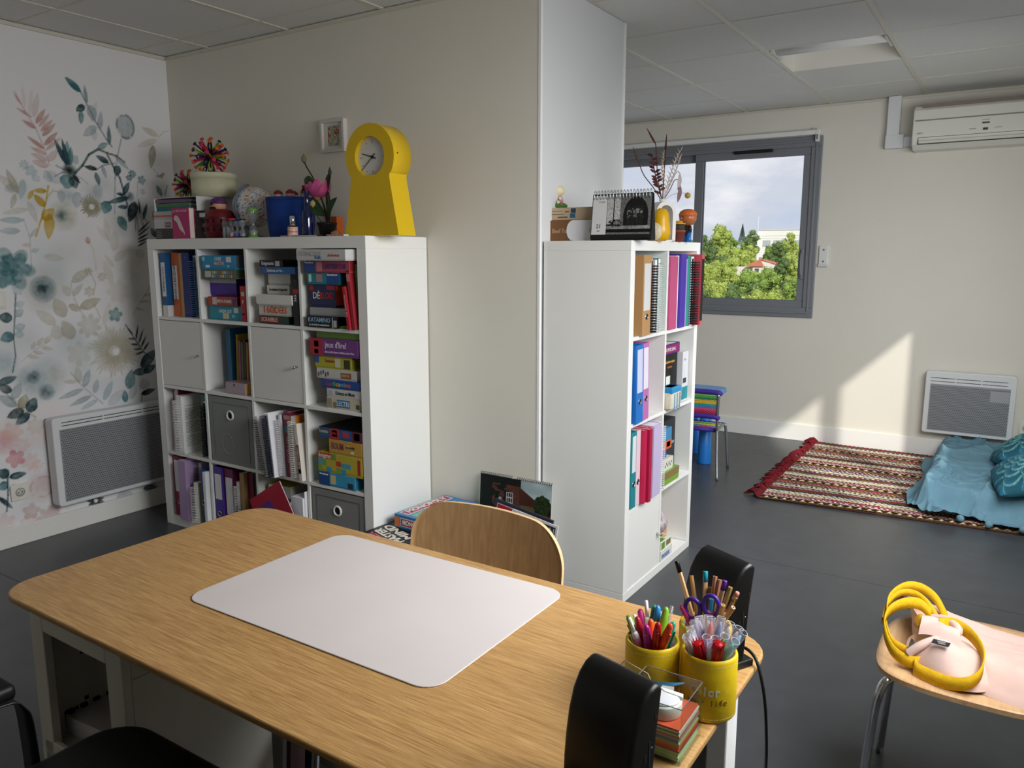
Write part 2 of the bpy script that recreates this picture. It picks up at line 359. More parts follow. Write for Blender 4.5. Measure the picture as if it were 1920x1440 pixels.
# mural on the left wall : a printed wallpaper sheet
MURAL = 'L -0.091 2.213 -0.166 2.274 0.0338 t 9|L -0.064 2.164 -0.072 2.252 0.0186 t 5|L -0.077 2.151 -0.125 2.116 0.0338 d 9|L -0.098 2.121 -0.104 2.057 0.0287 t 6|S 0.0051 d -0.091 2.213 -0.065 2.156 -0.031 2.085 0.026 1.993 0.049 1.964|L -0.053 2.158 -0.032 2.078 0.0507 g 7|L -0.048 2.076 -0.015 2.179 0.0254 g 3|L -0.011 2.042 0.006 2.136 0.0287 g 6|L -0.026 2.056 -0.098 2.001 0.0423 g 5|L -0.043 2.046 -0.04 1.981 0.0338 g 3|L 0.037 1.971 0.039 2.072 0.022 d 6|S 0.011 d -0.158 1.813 -0.115 1.855 -0.078 1.912 -0.027 1.944|S 0.0085 k -0.027 1.944 0.021 1.93 0.07 1.92 0.111 1.892|L -0.027 1.947 0.029 1.982 0.0287 t 6|L 0.025 1.88 -0.042 1.912 0.0304 d 8|L 0.062 1.919 0.134 1.854 0.0254 g 7|S 0.0093 k 0.02 1.922 0.056 1.847 0.078 1.809 0.097 1.731 0.109 1.667|L -0.04 1.843 -0.108 1.852 0.0237 k 9|S 0.0034 k -0.04 1.843 -0.01 1.865 0.059 1.883|L -0.05 1.826 -0.035 1.761 0.0254 d 7|L -0.014 1.864 0.005 1.8 0.022 g 7|L 0.075 1.873 0.057 1.816 0.0423 d 8|L 0.092 1.726 0.129 1.793 0.0287 d 9|L 0.096 1.723 0.05 1.728 0.0169 d 9|L 0.122 1.712 -0.001 1.677 0.0287 d 9|B 0.126 1.716 0.0254 d 8|L 0.155 1.69 0.111 1.582 0.0558 k 9|L 0.109 1.659 0.052 1.66 0.0211 d 9|L 0.004 1.685 -0.023 1.621 0.0592 t 7|L 0.057 1.612 0.09 1.536 0.0507 t 8|S 0.0034 k 0.154 1.673 0.157 1.604 0.159 1.521|S 0.0034 k 0.154 1.673 0.18 1.613 0.197 1.547|S 0.0034 k 0.148 1.661 0.147 1.587 0.143 1.538|S 0.0034 k 0.162 1.67 0.198 1.614 0.218 1.581|L 0.16 1.53 0.233 1.594 0.0118 k 9|L 0.154 1.509 0.231 1.565 0.011 k 9|L 0.152 1.492 0.223 1.527 0.011 k 9|L 0.151 1.476 0.217 1.502 0.0101 k 9|L 0.149 1.455 0.206 1.485 0.0101 k 8|L 0.192 1.597 0.223 1.689 0.0203 d 8|L 0.177 1.629 0.175 1.711 0.0118 d 8|L -0.193 1.848 -0.246 1.976 0.0254 d 9|L -0.186 1.849 -0.208 1.977 0.0237 d 8|L -0.178 1.849 -0.166 1.941 0.0287 t 6|L -0.186 1.849 -0.183 1.969 0.0338 t 5|L -0.169 1.865 -0.135 1.899 0.0507 g 5|B -0.182 1.823 0.0355 k 9|L -0.19 1.803 -0.208 1.734 0.0761 t 6|L -0.175 1.797 -0.157 1.738 0.0507 d 7|L -0.167 1.805 -0.135 1.766 0.0203 k 9|S 0.0034 d -0.181 1.819 -0.218 1.831 -0.247 1.843|S 0.0034 d -0.181 1.819 -0.22 1.812 -0.259 1.79|S 0.0034 g -0.174 1.812 -0.129 1.793 -0.095 1.765|E 0.131 2.076 0.05 0.063 g 6|R 0.131 2.076 0.05 0.063 d 5|S 0.0068 g 0.103 2.01 0.075 1.92 0.052 1.807 0.034 1.623|L 0.316 2.051 0.223 2.084 0.0355 b 7|L 0.31 2.03 0.188 1.98 0.0338 b 6|L 0.284 1.998 0.26 1.873 0.0423 o 6|S 0.0034 o 0.274 1.874 0.313 1.836|L 0.313 1.836 0.343 1.857 0.0186 o 7|L 0.285 1.838 0.336 1.83 0.0118 o 6|S 0.0042 b 0.32 2.044 0.351 2.076 0.385 2.087|S 0.0042 p -0.406 2.164 -0.369 2.082 -0.326 2.009 -0.298 1.926 -0.277 1.84|L -0.324 2.031 -0.274 2.106 0.0237 p 8|L -0.311 2.018 -0.254 2.088 0.0186 p 6|L -0.304 1.998 -0.242 2.06 0.0203 p 7|L -0.3 1.976 -0.231 2.044 0.0237 p 8|L -0.294 1.934 -0.224 2.004 0.0237 p 9|L -0.288 1.912 -0.21 1.98 0.0186 p 6|L -0.326 2.009 -0.386 2.04 0.022 p 8|L -0.339 2.058 -0.409 2.093 0.0135 p 7|L -0.38 2.108 -0.413 2.159 0.0118 p 7|L -0.295 1.915 -0.371 1.968 0.0203 p 9|L -0.287 1.891 -0.363 1.919 0.022 p 6|L -0.286 1.862 -0.362 1.89 0.0271 p 5|L -0.283 1.836 -0.359 1.855 0.0338 p 5|L -0.332 2.059 -0.3 2.178 0.0287 p 3|L -0.349 2.07 -0.327 2.191 0.0203 p 2|L -0.367 2.096 -0.371 2.201 0.0169 p 2|L -0.282 1.862 -0.232 1.918 0.0338 p 4|S 0.0076 y -0.293 1.743 -0.306 1.683 -0.336 1.593 -0.374 1.499|L -0.303 1.717 -0.368 1.716 0.0254 y 8|L -0.317 1.642 -0.366 1.698 0.0355 y 9|L -0.367 1.715 -0.394 1.671 0.022 y 7|L -0.337 1.581 -0.274 1.633 0.0507 y 8|L -0.298 1.609 -0.316 1.485 0.0507 y 7|S 0.0034 y -0.306 1.683 -0.273 1.722 -0.247 1.716|B -0.235 1.6 0.0719 o 4|B -0.243 1.6 0.0321 d 5|B -0.22 1.597 0.0118 v 9|D -0.085 1.653 0.0678 24 o 6|F -0.396 1.833 0.0254 q 7|F -0.367 1.807 0.0304 q 7|F -0.348 1.776 0.022 q 5|L -0.406 1.764 -0.429 1.669 0.0372 q 6|L -0.437 1.697 -0.477 1.808 0.0355 o 5|L -0.44 1.704 -0.514 1.777 0.044 b 6|L -0.447 1.696 -0.475 1.623 0.0254 o 4|L -0.424 1.574 -0.534 1.57 0.0304 q 7|L -0.443 1.523 -0.539 1.52 0.0321 q 6|L -0.398 1.627 -0.518 1.6 0.0271 b 5|L -0.394 1.663 -0.361 1.562 0.0338 b 5|L -0.451 1.725 -0.494 1.708 0.0423 g 4|S 0.0034 g -0.423 1.582 -0.403 1.494 -0.406 1.353|L -0.403 1.494 -0.363 1.54 0.0169 g 4|L -0.403 1.457 -0.442 1.457 0.0203 p 4|L -0.402 1.428 -0.362 1.436 0.022 g 4|F -0.48 1.351 0.0761 t 5|F -0.506 1.369 0.0507 t 5|L -0.347 1.402 -0.247 1.39 0.0355 b 5|L -0.118 1.464 -0.123 1.504 0.0254 p 8|S 0.0034 b -0.117 1.476 -0.096 1.437 -0.09 1.326|L -0.01 1.478 -0.02 1.605 0.0355 b 4|L 0.012 1.43 0.03 1.543 0.0507 b 4|L 0.011 1.377 0.09 1.438 0.0423 b 5|L 0.004 1.344 -0.04 1.413 0.0254 b 5|B 0.141 1.405 0.0592 n 3|F 0.159 1.414 0.0287 n 5|B 0.041 1.575 0.0676 b 4|L -0.009 1.486 -0.069 1.556 0.0338 b 3|B 0.143 1.644 0.0507 d 3|F 0.15 1.835 0.0237 t 7|F 0.201 1.807 0.0254 t 6|F 0.13 1.814 0.0186 d 7|S 0.0034 g 0.173 1.793 0.174 1.752 0.166 1.711|F 0.2 1.746 0.0169 g 5|L 0.314 1.732 0.286 1.789 0.0287 t 6|S 0.0051 d 0.334 1.737 0.352 1.789|L -0.051 1.768 -0.041 1.691 0.0507 g 3|L -0.151 1.723 -0.166 1.638 0.0507 g 4|B -0.2 1.697 0.0507 g 4|L -0.235 1.725 -0.233 1.665 0.0423 g 4|L -0.273 1.796 -0.312 1.779 0.0592 g 4|L -0.294 1.809 -0.225 1.755 0.0507 g 3|L 0.275 1.591 0.256 1.649 0.0338 d 6|L 0.259 1.507 0.235 1.557 0.0304 d 8|B -0.362 1.242 0.1184 b 4|B -0.364 1.244 0.0609 d 8|R -0.364 1.244 0.0385 0.0336 v 9|R -0.364 1.244 0.0565 0.0504 v 5|B -0.365 1.244 0.018 k 9|F -0.495 1.345 0.1072 t 4|F -0.534 1.316 0.0677 t 5|L -0.222 1.273 -0.121 1.339 0.0474 n 7|F -0.133 1.324 0.0248 n 7|S 0.0045 n -0.127 1.334 -0.1 1.264 -0.117 1.201|L -0.192 1.141 -0.08 1.183 0.0519 n 9|L -0.248 1.16 -0.188 1.128 0.0361 n 8|L -0.272 1.101 -0.314 1.199 0.0699 n 7|L -0.241 0.987 -0.286 1.083 0.0699 n 7|L -0.318 1.065 -0.41 1.143 0.0541 b 5|L -0.305 0.991 -0.328 1.066 0.0677 b 5|L -0.223 1.205 -0.165 1.266 0.0293 n 5|L -0.233 1.206 -0.27 1.259 0.0429 n 5|S 0.0045 n -0.228 1.268 -0.215 1.184 -0.175 1.097|S 0.0045 n -0.115 1.153 -0.089 1.081|F -0.064 1.296 0.0248 n 6|F -0.136 1.223 0.0293 n 6|L -0.447 0.953 -0.424 0.991 0.0226 b 6|L -0.417 0.97 -0.384 1.008 0.0226 b 6|L -0.386 0.977 -0.343 1.015 0.0248 b 6|L -0.469 0.924 -0.413 0.908 0.0203 b 6|L -0.439 0.941 -0.386 0.926 0.0203 b 6|L -0.398 0.958 -0.34 0.942 0.0203 b 6|S 0.0034 b -0.5 0.897 -0.428 0.951 -0.345 0.994|F -0.152 1.047 0.0654 n 5|F -0.218 0.908 0.0677 b 4|D -0.03 0.905 0.1507 40 b 5|D -0.019 0.898 0.0965 30 b 4|F -0.008 1.095 0.0406 t 6|S 0.0056 k 0.045 1.038 0.092 0.955 0.134 0.882 0.192 0.83|L 0.082 0.979 0.05 1.027 0.0102 k 9|L 0.098 0.955 0.116 1.033 0.0102 k 9|L 0.112 0.931 0.145 1.008 0.0102 k 9|L 0.124 0.907 0.16 0.972 0.0102 k 9|L 0.135 0.888 0.176 0.936 0.0102 k 9|L 0.092 0.955 0.051 0.965 0.0102 k 9|L 0.107 0.925 0.063 0.93 0.0102 k 9|L 0.124 0.901 0.075 0.9 0.0102 k 9|L 0.134 0.882 0.085 0.87 0.0102 k 9|L 0.115 0.798 0.21 0.886 0.0609 d 8|L 0.125 0.768 0.203 0.799 0.0429 d 8|L 0.034 0.688 0.06 0.793 0.0587 t 6|L 0.065 0.773 0.169 0.776 0.0406 d 7|L 0.103 0.649 0.189 0.665 0.0316 k 9|S 0.0045 k 0.1 0.608 0.11 0.654 0.154 0.67|L 0.01 0.617 0.01 0.686 0.0361 t 7|L 0.041 0.629 0.079 0.728 0.0451 g 4|L 0.13 0.674 0.122 0.733 0.0677 g 4|B -0.408 0.804 0.1072 q 6|B -0.45 0.817 0.0316 d 8|B -0.394 0.734 0.0384 d 6|B -0.471 0.802 0.0677 g 4|B -0.346 0.817 0.0564 b 4|S 0.0045 g -0.269 0.817 -0.212 0.734 -0.116 0.631|L -0.213 0.723 -0.343 0.689 0.0293 g 7|L -0.173 0.682 -0.289 0.646 0.0293 g 7|L -0.207 0.733 -0.172 0.822 0.0384 g 6|L -0.156 0.693 -0.133 0.767 0.0338 q 7|L -0.109 0.647 -0.053 0.748 0.0384 q 7|L -0.142 0.655 -0.239 0.616 0.0271 q 6|L -0.232 0.756 -0.234 0.845 0.0429 n 5|L -0.247 0.765 -0.309 0.775 0.0226 n 6|L -0.089 0.616 0.01 0.691 0.0519 g 3|L -0.611 0.806 -0.524 0.829 0.0384 d 7|L -0.556 0.76 -0.612 0.796 0.0406 k 7|L -0.555 0.722 -0.51 0.797 0.0474 g 5|L -0.538 0.688 -0.617 0.749 0.0474 g 6|S 0.0045 o -0.588 0.767 -0.531 0.677 -0.458 0.618|L -0.52 0.667 -0.492 0.738 0.0541 o 7|L -0.488 0.647 -0.45 0.716 0.0564 d 8|L -0.509 0.661 -0.589 0.638 0.0496 k 7|L -0.485 0.641 -0.553 0.597 0.0451 d 8|S 0.0056 d -0.492 1.227 -0.522 1.01 -0.521 0.93 -0.542 0.852|L -0.506 1.119 -0.465 1.151 0.0384 q 8|L -0.518 1.109 -0.58 1.123 0.0496 d 8|L -0.52 1.032 -0.582 1.011 0.0519 t 7|L -0.508 1.059 -0.463 1.074 0.0384 q 7|L -0.513 1.039 -0.471 1.024 0.0406 q 6|L -0.497 1.168 -0.456 1.183 0.0361 q 5|F -0.481 1.246 0.0293 q 6|B -0.575 0.896 0.0654 q 6|B -0.612 0.518 0.0609 r 6|F -0.569 0.431 0.0474 r 9|F -0.571 0.561 0.0541 h 8|F -0.53 0.49 0.0361 h 8|F -0.5 0.4 0.0474 h 6|B -0.598 0.566 0.0564 h 5|F -0.473 0.373 0.0338 h 6|F -0.65 0.123 0.0564 h 5|L -0.608 0.35 -0.652 0.393 0.0496 d 8|L -0.608 0.346 -0.526 0.348 0.0338 d 9|L -0.613 0.32 -0.661 0.298 0.0451 t 7|S 0.0068 d -0.614 0.353 -0.62 0.261 -0.634 0.181|L -0.595 0.307 -0.586 0.252 0.0451 g 6|L -0.664 0.262 -0.606 0.189 0.0226 d 8|B -0.458 0.262 0.079 p 4|R -0.458 0.262 0.0616 0.0525 p 5|F -0.523 0.15 0.0451 p 5|F -0.439 0.093 0.0677 p 5|F -0.538 0.1 0.0451 h 6|D -0.2 0.119 0.0555 11 k 7|L -0.087 0.097 0.009 0.107 0.0677 g 5|L 0.072 0.115 0.16 0.105 0.0338 d 7|F 0.113 0.153 0.0451 o 5|S 0.0034 n 0.091 1.091 0.159 1.178 0.214 1.255|L 0.16 1.189 0.222 1.198 0.0158 n 6|L 0.133 1.156 0.206 1.158 0.0158 n 6|L 0.112 1.124 0.165 1.109 0.0158 n 6|B 0.111 1.325 0.0677 n 3|L -0.011 1.262 -0.046 1.381 0.0451 b 4|F 0.02 1.217 0.0677 b 3|L -0.075 1.047 -0.031 1.164 0.0338 b 3|F -0.623 0.21 0.0 d 1|B -0.459 0.518 0.0677 h 4|F -0.464 0.572 0.0451 b 4'
PALM = dict(k='1c2728', d='1c3c42', t='2b646b', g='8a9a9f', b='b9b09a', p='c79a92', y='c69a1e', o='8d8a68', n='a99f84', q='9fb6ba', r='dd8f97', h='e8c0b4', v='dfe6e8')
def mural():
    y0, y1, z0, z1 = -2.3, YB, .1, H-.02; d = .005
    ny = int((y1-y0)/d); nz_ = int((z1-z0)/d)
    Yv = np.linspace(y0, y1, ny); Zv = np.linspace(z0, z1, nz_); Y, Z = np.meshgrid(Yv, Zv)
    C = np.ones((nz_, ny, 3))*np.array([.935, .93, .935])
    wash = vnoise(Y+9, Z, 4.2, 3)*.6+vnoise(Y+9, Z, 11, 4)*.4
    low = np.clip((1.75-Z)/.6, 0, 1)
    C = C*(1-.10*(np.clip(wash-.45, 0, 1)*2*low)[..., None]*np.array([1.0, .9, .8]))
    gr = vnoise(Y+9, Z, 26, 5)*.5+vnoise(Y+9, Z, 70, 6)*.5
    def win(ya, yb, za, zb):
        i0 = max(0, int((za-z0)/d)-1); i1 = min(nz_, int((zb-z0)/d)+2); j0 = max(0, int((ya-y0)/d)-1); j1 = min(ny, int((yb-y0)/d)+2)
        return None if i0 >= i1 or j0 >= j1 else (slice(i0, i1), slice(j0, j1))
    def put(s, a, col):
        a = np.clip(a*(.70 if col in 'bnhv' else .88 if col in 'qg' else 1.0), 0, 1)[..., None]; c = rgb(PALM[col]); C[s] = C[s]*(1-a)+(.25*C[s]*c+.75*c)*a
    def leaf(ya, za, yb, zb, wd, col, al, fade=True):
        m_ = wd; s = win(min(ya, yb)-m_, max(ya, yb)+m_, min(za, zb)-m_, max(za, zb)+m_)
        if s is None: return
        y = Y[s]-ya; z = Z[s]-za; L = math.hypot(yb-ya, zb-za)+1e-6; ux, uz = (yb-ya)/L, (zb-za)/L
        t = (y*ux+z*uz)/L; q = y*-uz+z*ux
        hw = wd*.5*np.clip(np.sin(np.clip(t, 0, 1)**.8*PI), 0, 1)**.8
        a = np.clip((hw-np.abs(q))/.004+.4, 0, 1)*((t > 0) & (t < 1))
        edge = np.exp(-((hw-np.abs(q))/.006)**2)*.25
        g = (.55+.75*gr[s])
        put(s, a*(al/9)*g*(1.0-.35*t if fade else 1)+a*edge*(al/9), col)
    def stroke(wd, col, pts, al=.8):
        for (ya, za), (yb, zb) in zip(pts[:-1], pts[1:]):
            s = win(min(ya, yb)-wd, max(ya, yb)+wd, min(za, zb)-wd, max(za, zb)+wd)
            if s is None: continue
            y = Y[s]-ya; z = Z[s]-za; L = math.hypot(yb-ya, zb-za)+1e-6; ux, uz = (yb-ya)/L, (zb-za)/L
            t = np.clip((y*ux+z*uz)/L, 0, 1); q = np.hypot(y-t*L*ux, z-t*L*uz)
            put(s, np.clip((wd*.5-q)/.004+.5, 0, 1)*al*(.6+.6*gr[s]), col)
    def draw(dy, dz=0, skip=0):
        for it in MURAL.split('|'):
            a = it.split(); k = a[0]
            if skip and random.random() < skip: continue
            if k == 'L': leaf(float(a[1])+dy, float(a[2])+dz, float(a[3])+dy, float(a[4])+dz, float(a[5]), a[6], int(a[7]))
            elif k == 'S':
                p = [float(q) for q in a[3:]]; stroke(float(a[1]), a[2], [(p[i]+dy, p[i+1]+dz) for i in range(0, len(p), 2)])
            elif k in 'BF':
                cy, cz, r = float(a[1])+dy, float(a[2])+dz, float(a[3]); s = win(cy-r*1.3, cy+r*1.3, cz-r*1.3, cz+r*1.3)
                if s is None or r < .001: continue
                y = Y[s]-cy; z = Z[s]-cz; R = np.hypot(y, z)/r; th = np.arctan2(z, y)
                if k == 'B': put(s, np.clip(1.15-R, 0, 1)**.8*(int(a[5])/9)*(.45+.9*gr[s]), a[4])
                else:
                    nP = 5+int(abs(cy*100)) % 4; rr = .62+.38*np.abs(np.cos(nP*th/2+cz*40))
                    put(s, np.clip((rr-R)/.1+.3, 0, 1)*(int(a[5])/9)*(.5+.7*gr[s])*(.55+.45*R), a[4])
            elif k in 'ER':
                cy, cz, ra, rb_ = float(a[1])+dy, float(a[2])+dz, float(a[3]), float(a[4]); s = win(cy-ra*1.3, cy+ra*1.3, cz-rb_*1.3, cz+rb_*1.3)
                if s is None: continue
                R = np.hypot((Y[s]-cy)/ra, (Z[s]-cz)/rb_)
                al = np.clip((1-R)/.06, 0, 1) if k == 'E' else np.exp(-((R-.95)/.09)**2)*(gr[s] > .38)
                put(s, al*(int(a[6])/9)*(.5+.6*gr[s]), a[5])
            elif k == 'D':
                cy, cz, r, n = float(a[1])+dy, float(a[2])+dz, float(a[3]), int(a[4])
                for i in range(n):
                    th = 2*PI*i/n+.1; r1 = r*random.uniform(.75, 1.05)
                    leaf(cy+math.cos(th)*r*.18, cz+math.sin(th)*r*.18, cy+math.cos(th)*r1, cz+math.sin(th)*r1, r*(.16 if n > 20 else .3), a[5], int(a[6]), False)
    for cy_, cz_, r_, c_, al_ in ((-.12, 1.45, .22, 'b', 3), (-.30, 1.30, .2, 'q', 3), (.05, 1.2, .24, 'b', 3), (-.2, .95, .2, 'q', 4), (-.42, .62, .18, 'h', 3), (.1, 1.62, .16, 'g', 4), (-.05, 1.72, .14, 'g', 4), (-.35, 1.7, .15, 'q', 3)):
        s = win(cy_-r_, cy_+r_, cz_-r_, cz_+r_); put(s, np.clip(1-np.hypot(Y[s]-cy_, Z[s]-cz_)/r_, 0, 1)**1.2*al_/9*(.4+1.0*vnoise(Y[s]+9, Z[s], 14, 8)), c_)
    draw(-1.07, .03, .1); draw(-2.1, -.06, .1); draw(0)
    o = gridmesh('wallpaper', np.full_like(Y, XA+.0015), Y, Z, vcol('wallpaper_print', .72, .12, 400, .3), wl, False, tolin(C))
    return o
mural()

# ================================================================ cube shelves
C_, D_ = .335, .0157
def zb(Ht, o, r): return Ht-o-(r+1)*C_-r*D_          # cell floor of row r (0 = top)
oA = .05; HA = 4*C_+3*D_+2*oA; oB = .039; HB = 4*C_+3*D_+2*oB; WB = 2*C_+D_+2*oB
xA = lambda c: oA+c*(C_+D_)
ka = thing('cube_shelf', 'large white sixteen-cube shelf unit standing against the cream wall', 'shelf unit', (0, 0, 0), group='white cube shelves')
SD = .39
box('side_panel', 0, oA, 0, SD, 0, HA-oA, WHITE, ka, bev=.0015); box('side_panel', HA-oA, HA, 0, SD, 0, HA-oA, WHITE, ka, bev=.0015)
box('top_panel', 0, HA, 0, SD, HA-oA, HA, WHITE, ka, bev=.0015); box('bottom_panel', oA, HA-oA, .001, SD, 0, oA, WHITE, ka, bev=.0015)
for r in range(3): box('shelf', oA, HA-oA, .002, SD, zb(HA, oA, r)-D_, zb(HA, oA, r), WHITE, ka, bev=.001)
for r in range(4):
    for c in range(3): box('divider', xA(c)+C_, xA(c+1), .002, SD, zb(HA, oA, r), zb(HA, oA, r)+C_, WHITE, ka, bev=.001)
def door(parent, x0, x1, z0, z1, kx, y=.004, kz=None):
    dd = box('door', x0+.002, x1-.002, y, y+.016, z0+.002, z1-.003, mat('ecebe6', .42, key='door_white'), parent, bev=.0015)
    lathe('knob', [(.006, 0), (.005, .012), (.0075, .014), (.0075, .022), (.006, .024)], CHROME, dd, 14, M=Matrix.Translation((kx, y, kz or (z0+z1)/2)) @ Matrix.Rotation(PI/2, 4, 'X'))
door(ka, xA(0), xA(0)+C_, zb(HA, oA, 1), zb(HA, oA, 1)+C_, xA(0)+C_-.035)
door(ka, xA(2), xA(2)+C_, zb(HA, oA, 1), zb(HA, oA, 1)+C_, xA(2)+C_-.035)
# tall narrow unit, its open side facing the window (local -y faces +x)
BX, BY = 2.464, .412
kb = thing('cube_shelf', 'tall narrow white eight-cube shelf unit at the end of the wall', 'shelf unit', (BX, BY, 0), PI/2, 'white cube shelves')
box('side_panel', 0, oB, 0, SD-.004, oB, HB-oB, WHITE, kb, bev=.0015); box('side_panel', WB-oB, WB, 0, SD-.004, oB, HB-oB, WHITE, kb, bev=.0015)
box('top_panel', 0, WB, 0, SD-.004, HB-oB, HB, WHITE, kb, bev=.0015); box('bottom_panel', 0, WB, 0, SD-.004, 0, oB-.001, WHITE, kb, bev=.0015)
for r in range(3): box('shelf', oB, WB-oB, .002, SD-.004, zb(HB, oB, r)-D_, zb(HB, oB, r), WHITE, kb, bev=.001)
for r in range(4): box('divider', oB+C_, oB+C_+D_, .002, SD-.004, zb(HB, oB, r), zb(HB, oB, r)+C_, WHITE, kb, bev=.001)
door(kb, oB, oB+C_, oB, oB+C_, oB+C_-.022, kz=.19)

# ---------------------------------------------------------------- books, binders, notebooks, game boxes
INKW = mat('f4f2ee', .6, key='ink_white'); INKB = mat('16161a', .6, key='ink_black')
GA = 'books and games in the large white cube shelf'; GB = 'books and folders in the narrow white cube shelf'
def place(unit, name, label, cat, x, y, z, lean=0., yaw=0., pitch=0.):
    """x along the unit, y in from its front, z height"""
    if unit == 'A': loc = (x, y, z); rz = yaw
    else: loc = (BX-y, BY+x, z); rz = PI/2+yaw
    e_ = (Matrix.Rotation(rz, 4, 'Z') @ Matrix.Rotation(pitch, 4, 'X') @ Matrix.Rotation(lean, 4, 'Y')).to_euler()
    return thing(name, label, cat, loc, rot=tuple(e_), group=GA if unit == 'A' else GB)
def book(unit, label, x, z, th, h, y=.05, d=.21, col='888888', lean=0., txt=None, tcol='ink', page='f0ece0', cat='book', name='book', sticker=None, yaw=0., bands=()):
    r = place(unit, name, label, cat, x+th/2, y, z, lean, yaw)
    M_ = mat(col, .45); c = min(.003, th*.2)
    boxes('cover', [(-th/2, th/2, 0, c, 0, h), (-th/2, -th/2+c, c, d, 0, h), (th/2-c, th/2, c, d, 0, h)], M_, r)
    box('pages', -th/2+c, th/2-c, c, d-.004, .003, h-.003, mat(page, .8), r)
    if sticker:
        z0, z1, sc_ = sticker; box('sticker', -th*.36, th*.36, -.0006, 0, z0, z1, mat(sc_, .6), r)
    for z0, z1, bc in bands: box('spine_band', -th*.5, th*.5, -.0006, 0, z0, z1, mat(bc, .6), r)
    if txt:
        s, zc, size, ink = txt
        text(s, r, (0, -.0012, zc), size, mat(ink, .6), rot=(PI/2, -PI/2, 0))
    return r
def binder(unit, label, x, z, th, h, y=.02, d=.28, col='204080', lab=None, hole=None, lean=0., txt=None, labc='e9e9ea', foot=None):
    r = place(unit, 'binder', label, 'binder', x+th/2, y, z, lean)
    M_ = mat(col, .4)
    boxes('shell', [(-th/2, th/2, 0, .003, 0, h), (-th/2, -th/2+.003, .003, d, 0, h), (th/2-.003, th/2, .003, d, 0, h)], M_, r)
    box('papers', -th/2+.004, th/2-.006, .02, d-.02, .004, h-.03, PAPER, r)
    if lab: box('spine_label', -th*.38, th*.38, -.0008, 0, lab[0], lab[1], mat(labc, .5), r)
    if hole:
        v, f = tubev([(math.cos(a)*.0115, -.001, hole+math.sin(a)*.0115) for a in np.linspace(0, 2*PI, 17)[:-1]], .002, 6, True)
        g = pyd('finger_ring', v, f, CHROME, r, True)
        lathe('finger_hole', [(.011, 0), (.011, .001)], mat('0a0a0a', .7), g, 16, M=Matrix.Translation((0, -.0002, hole)) @ Matrix.Rotation(PI/2, 4, 'X'))
    if foot: box('spine_foot', -th/2-.0004, th/2+.0004, -.0006, d*.4, 0, foot[0], mat(foot[1], .5), r)
    if txt: text(txt[0], r, (0, -.0014, txt[1]), txt[2], mat(txt[3] if len(txt) > 3 else '1a1a1a', .6), rot=(PI/2, -PI/2, 0))
    return r
def coil(h, r, pitch, wire, m, parent, z0=.01, comb=False):
    ps = []; n = int((h-2*z0)/pitch)
    for i in range(n):
        z = z0+i*pitch
        ps.append(tubev([(math.cos(a)*r, math.sin(a)*r-.001, z+(0 if comb else a/(2*PI)*pitch*.4)) for a in np.linspace(0, 2*PI, 11)[:-1]], wire, 5, True))
    if comb: ps.append(tubev([(0, r*.7, z0), (0, r*.7, h-z0)], r*.35, 6))
    return multi('spiral_binding', ps, m, parent)
def notebook(unit, label, x, z, th, h, y=.0, d=.21, col='f0f0f0', ccol='e8e8e8', lean=0., comb=False, pages='f2f1ee', lines=False, yaw=0.):
    r = place(unit, 'spiral_notebook', label, 'notebook', x+th/2, y, z, lean, yaw)
    boxes('cover', [(-th/2, -th/2+.0012, .012, d, 0, h), (th/2-.0012, th/2, .012, d, 0, h)], mat(col, .45), r)
    box('pages', -th/2+.0014, th/2-.0014, .012, d-.002, .002, h-.002, mat(pages, .8), r)
    coil(h, max(.007, th*.55), .011 if comb else .0085, .0028 if comb else .0013, mat(ccol, .4), r, comb=comb)
    if lines:
        ls = [(th/2, th/2+.0004, .03, d-.015, h*.12+i*h*.026, h*.12+i*h*.026+.0018) for i in range(28) if i % 9 != 8]
        boxes('printed_lines', ls, mat('6a6c70', .7), r)
    return r
def game(unit, label, x0, x1, z, h, y=.01, d=.26, col='888888', side=None, txt=(), pan=(), top=(), name='game_box', yaw=0., pitch=0., cat='game box', base=None, lean=0.):
    w_ = x1-x0
    r = place(unit, name, label, cat, (x0+x1)/2, y, z, lean, yaw, pitch)
    M_ = mat(col, .42)
    box('lid', -w_/2, w_/2, 0, d, h*.1, h, M_, r, bev=.0012, seg=1)
    box('tray', -w_/2+.002, w_/2-.002, .002, d-.002, 0, h*.6, mat(base or col, .5), r)
    if side: box('printed_panel', w_/2, w_/2+.0006, .002, d-.002, h*.1+.001, h-.001, mat(side, .45), r)
    for a, b, c, e_, pc in pan: box('printed_panel', -w_/2+a*w_, -w_/2+b*w_, -.0006, 0, c*h, e_*h, mat(pc, .45), r)
    for a, b, c, e_, pc in top: box('printed_panel', -w_/2+a*w_, -w_/2+b*w_, c*d, e_*d, h, h+.0005, mat(pc, .45), r)
    for s, cx, cz, sz, ink, wd in txt: text(s, r, (-w_/2+cx*w_, -.0013, cz*h), sz*h, mat(ink, .55), width=wd*w_ if wd else None, bold=.0004)
    return r
def zr(r): return zb(HA, oA, r)+.0005
def stackA(items, z):
    for it in items:
        it = dict(it); h = it['h']; game('A', it.pop('label'), it.pop('x0'), it.pop('x1'), z, it.pop('h'), **it); z += h+.0006
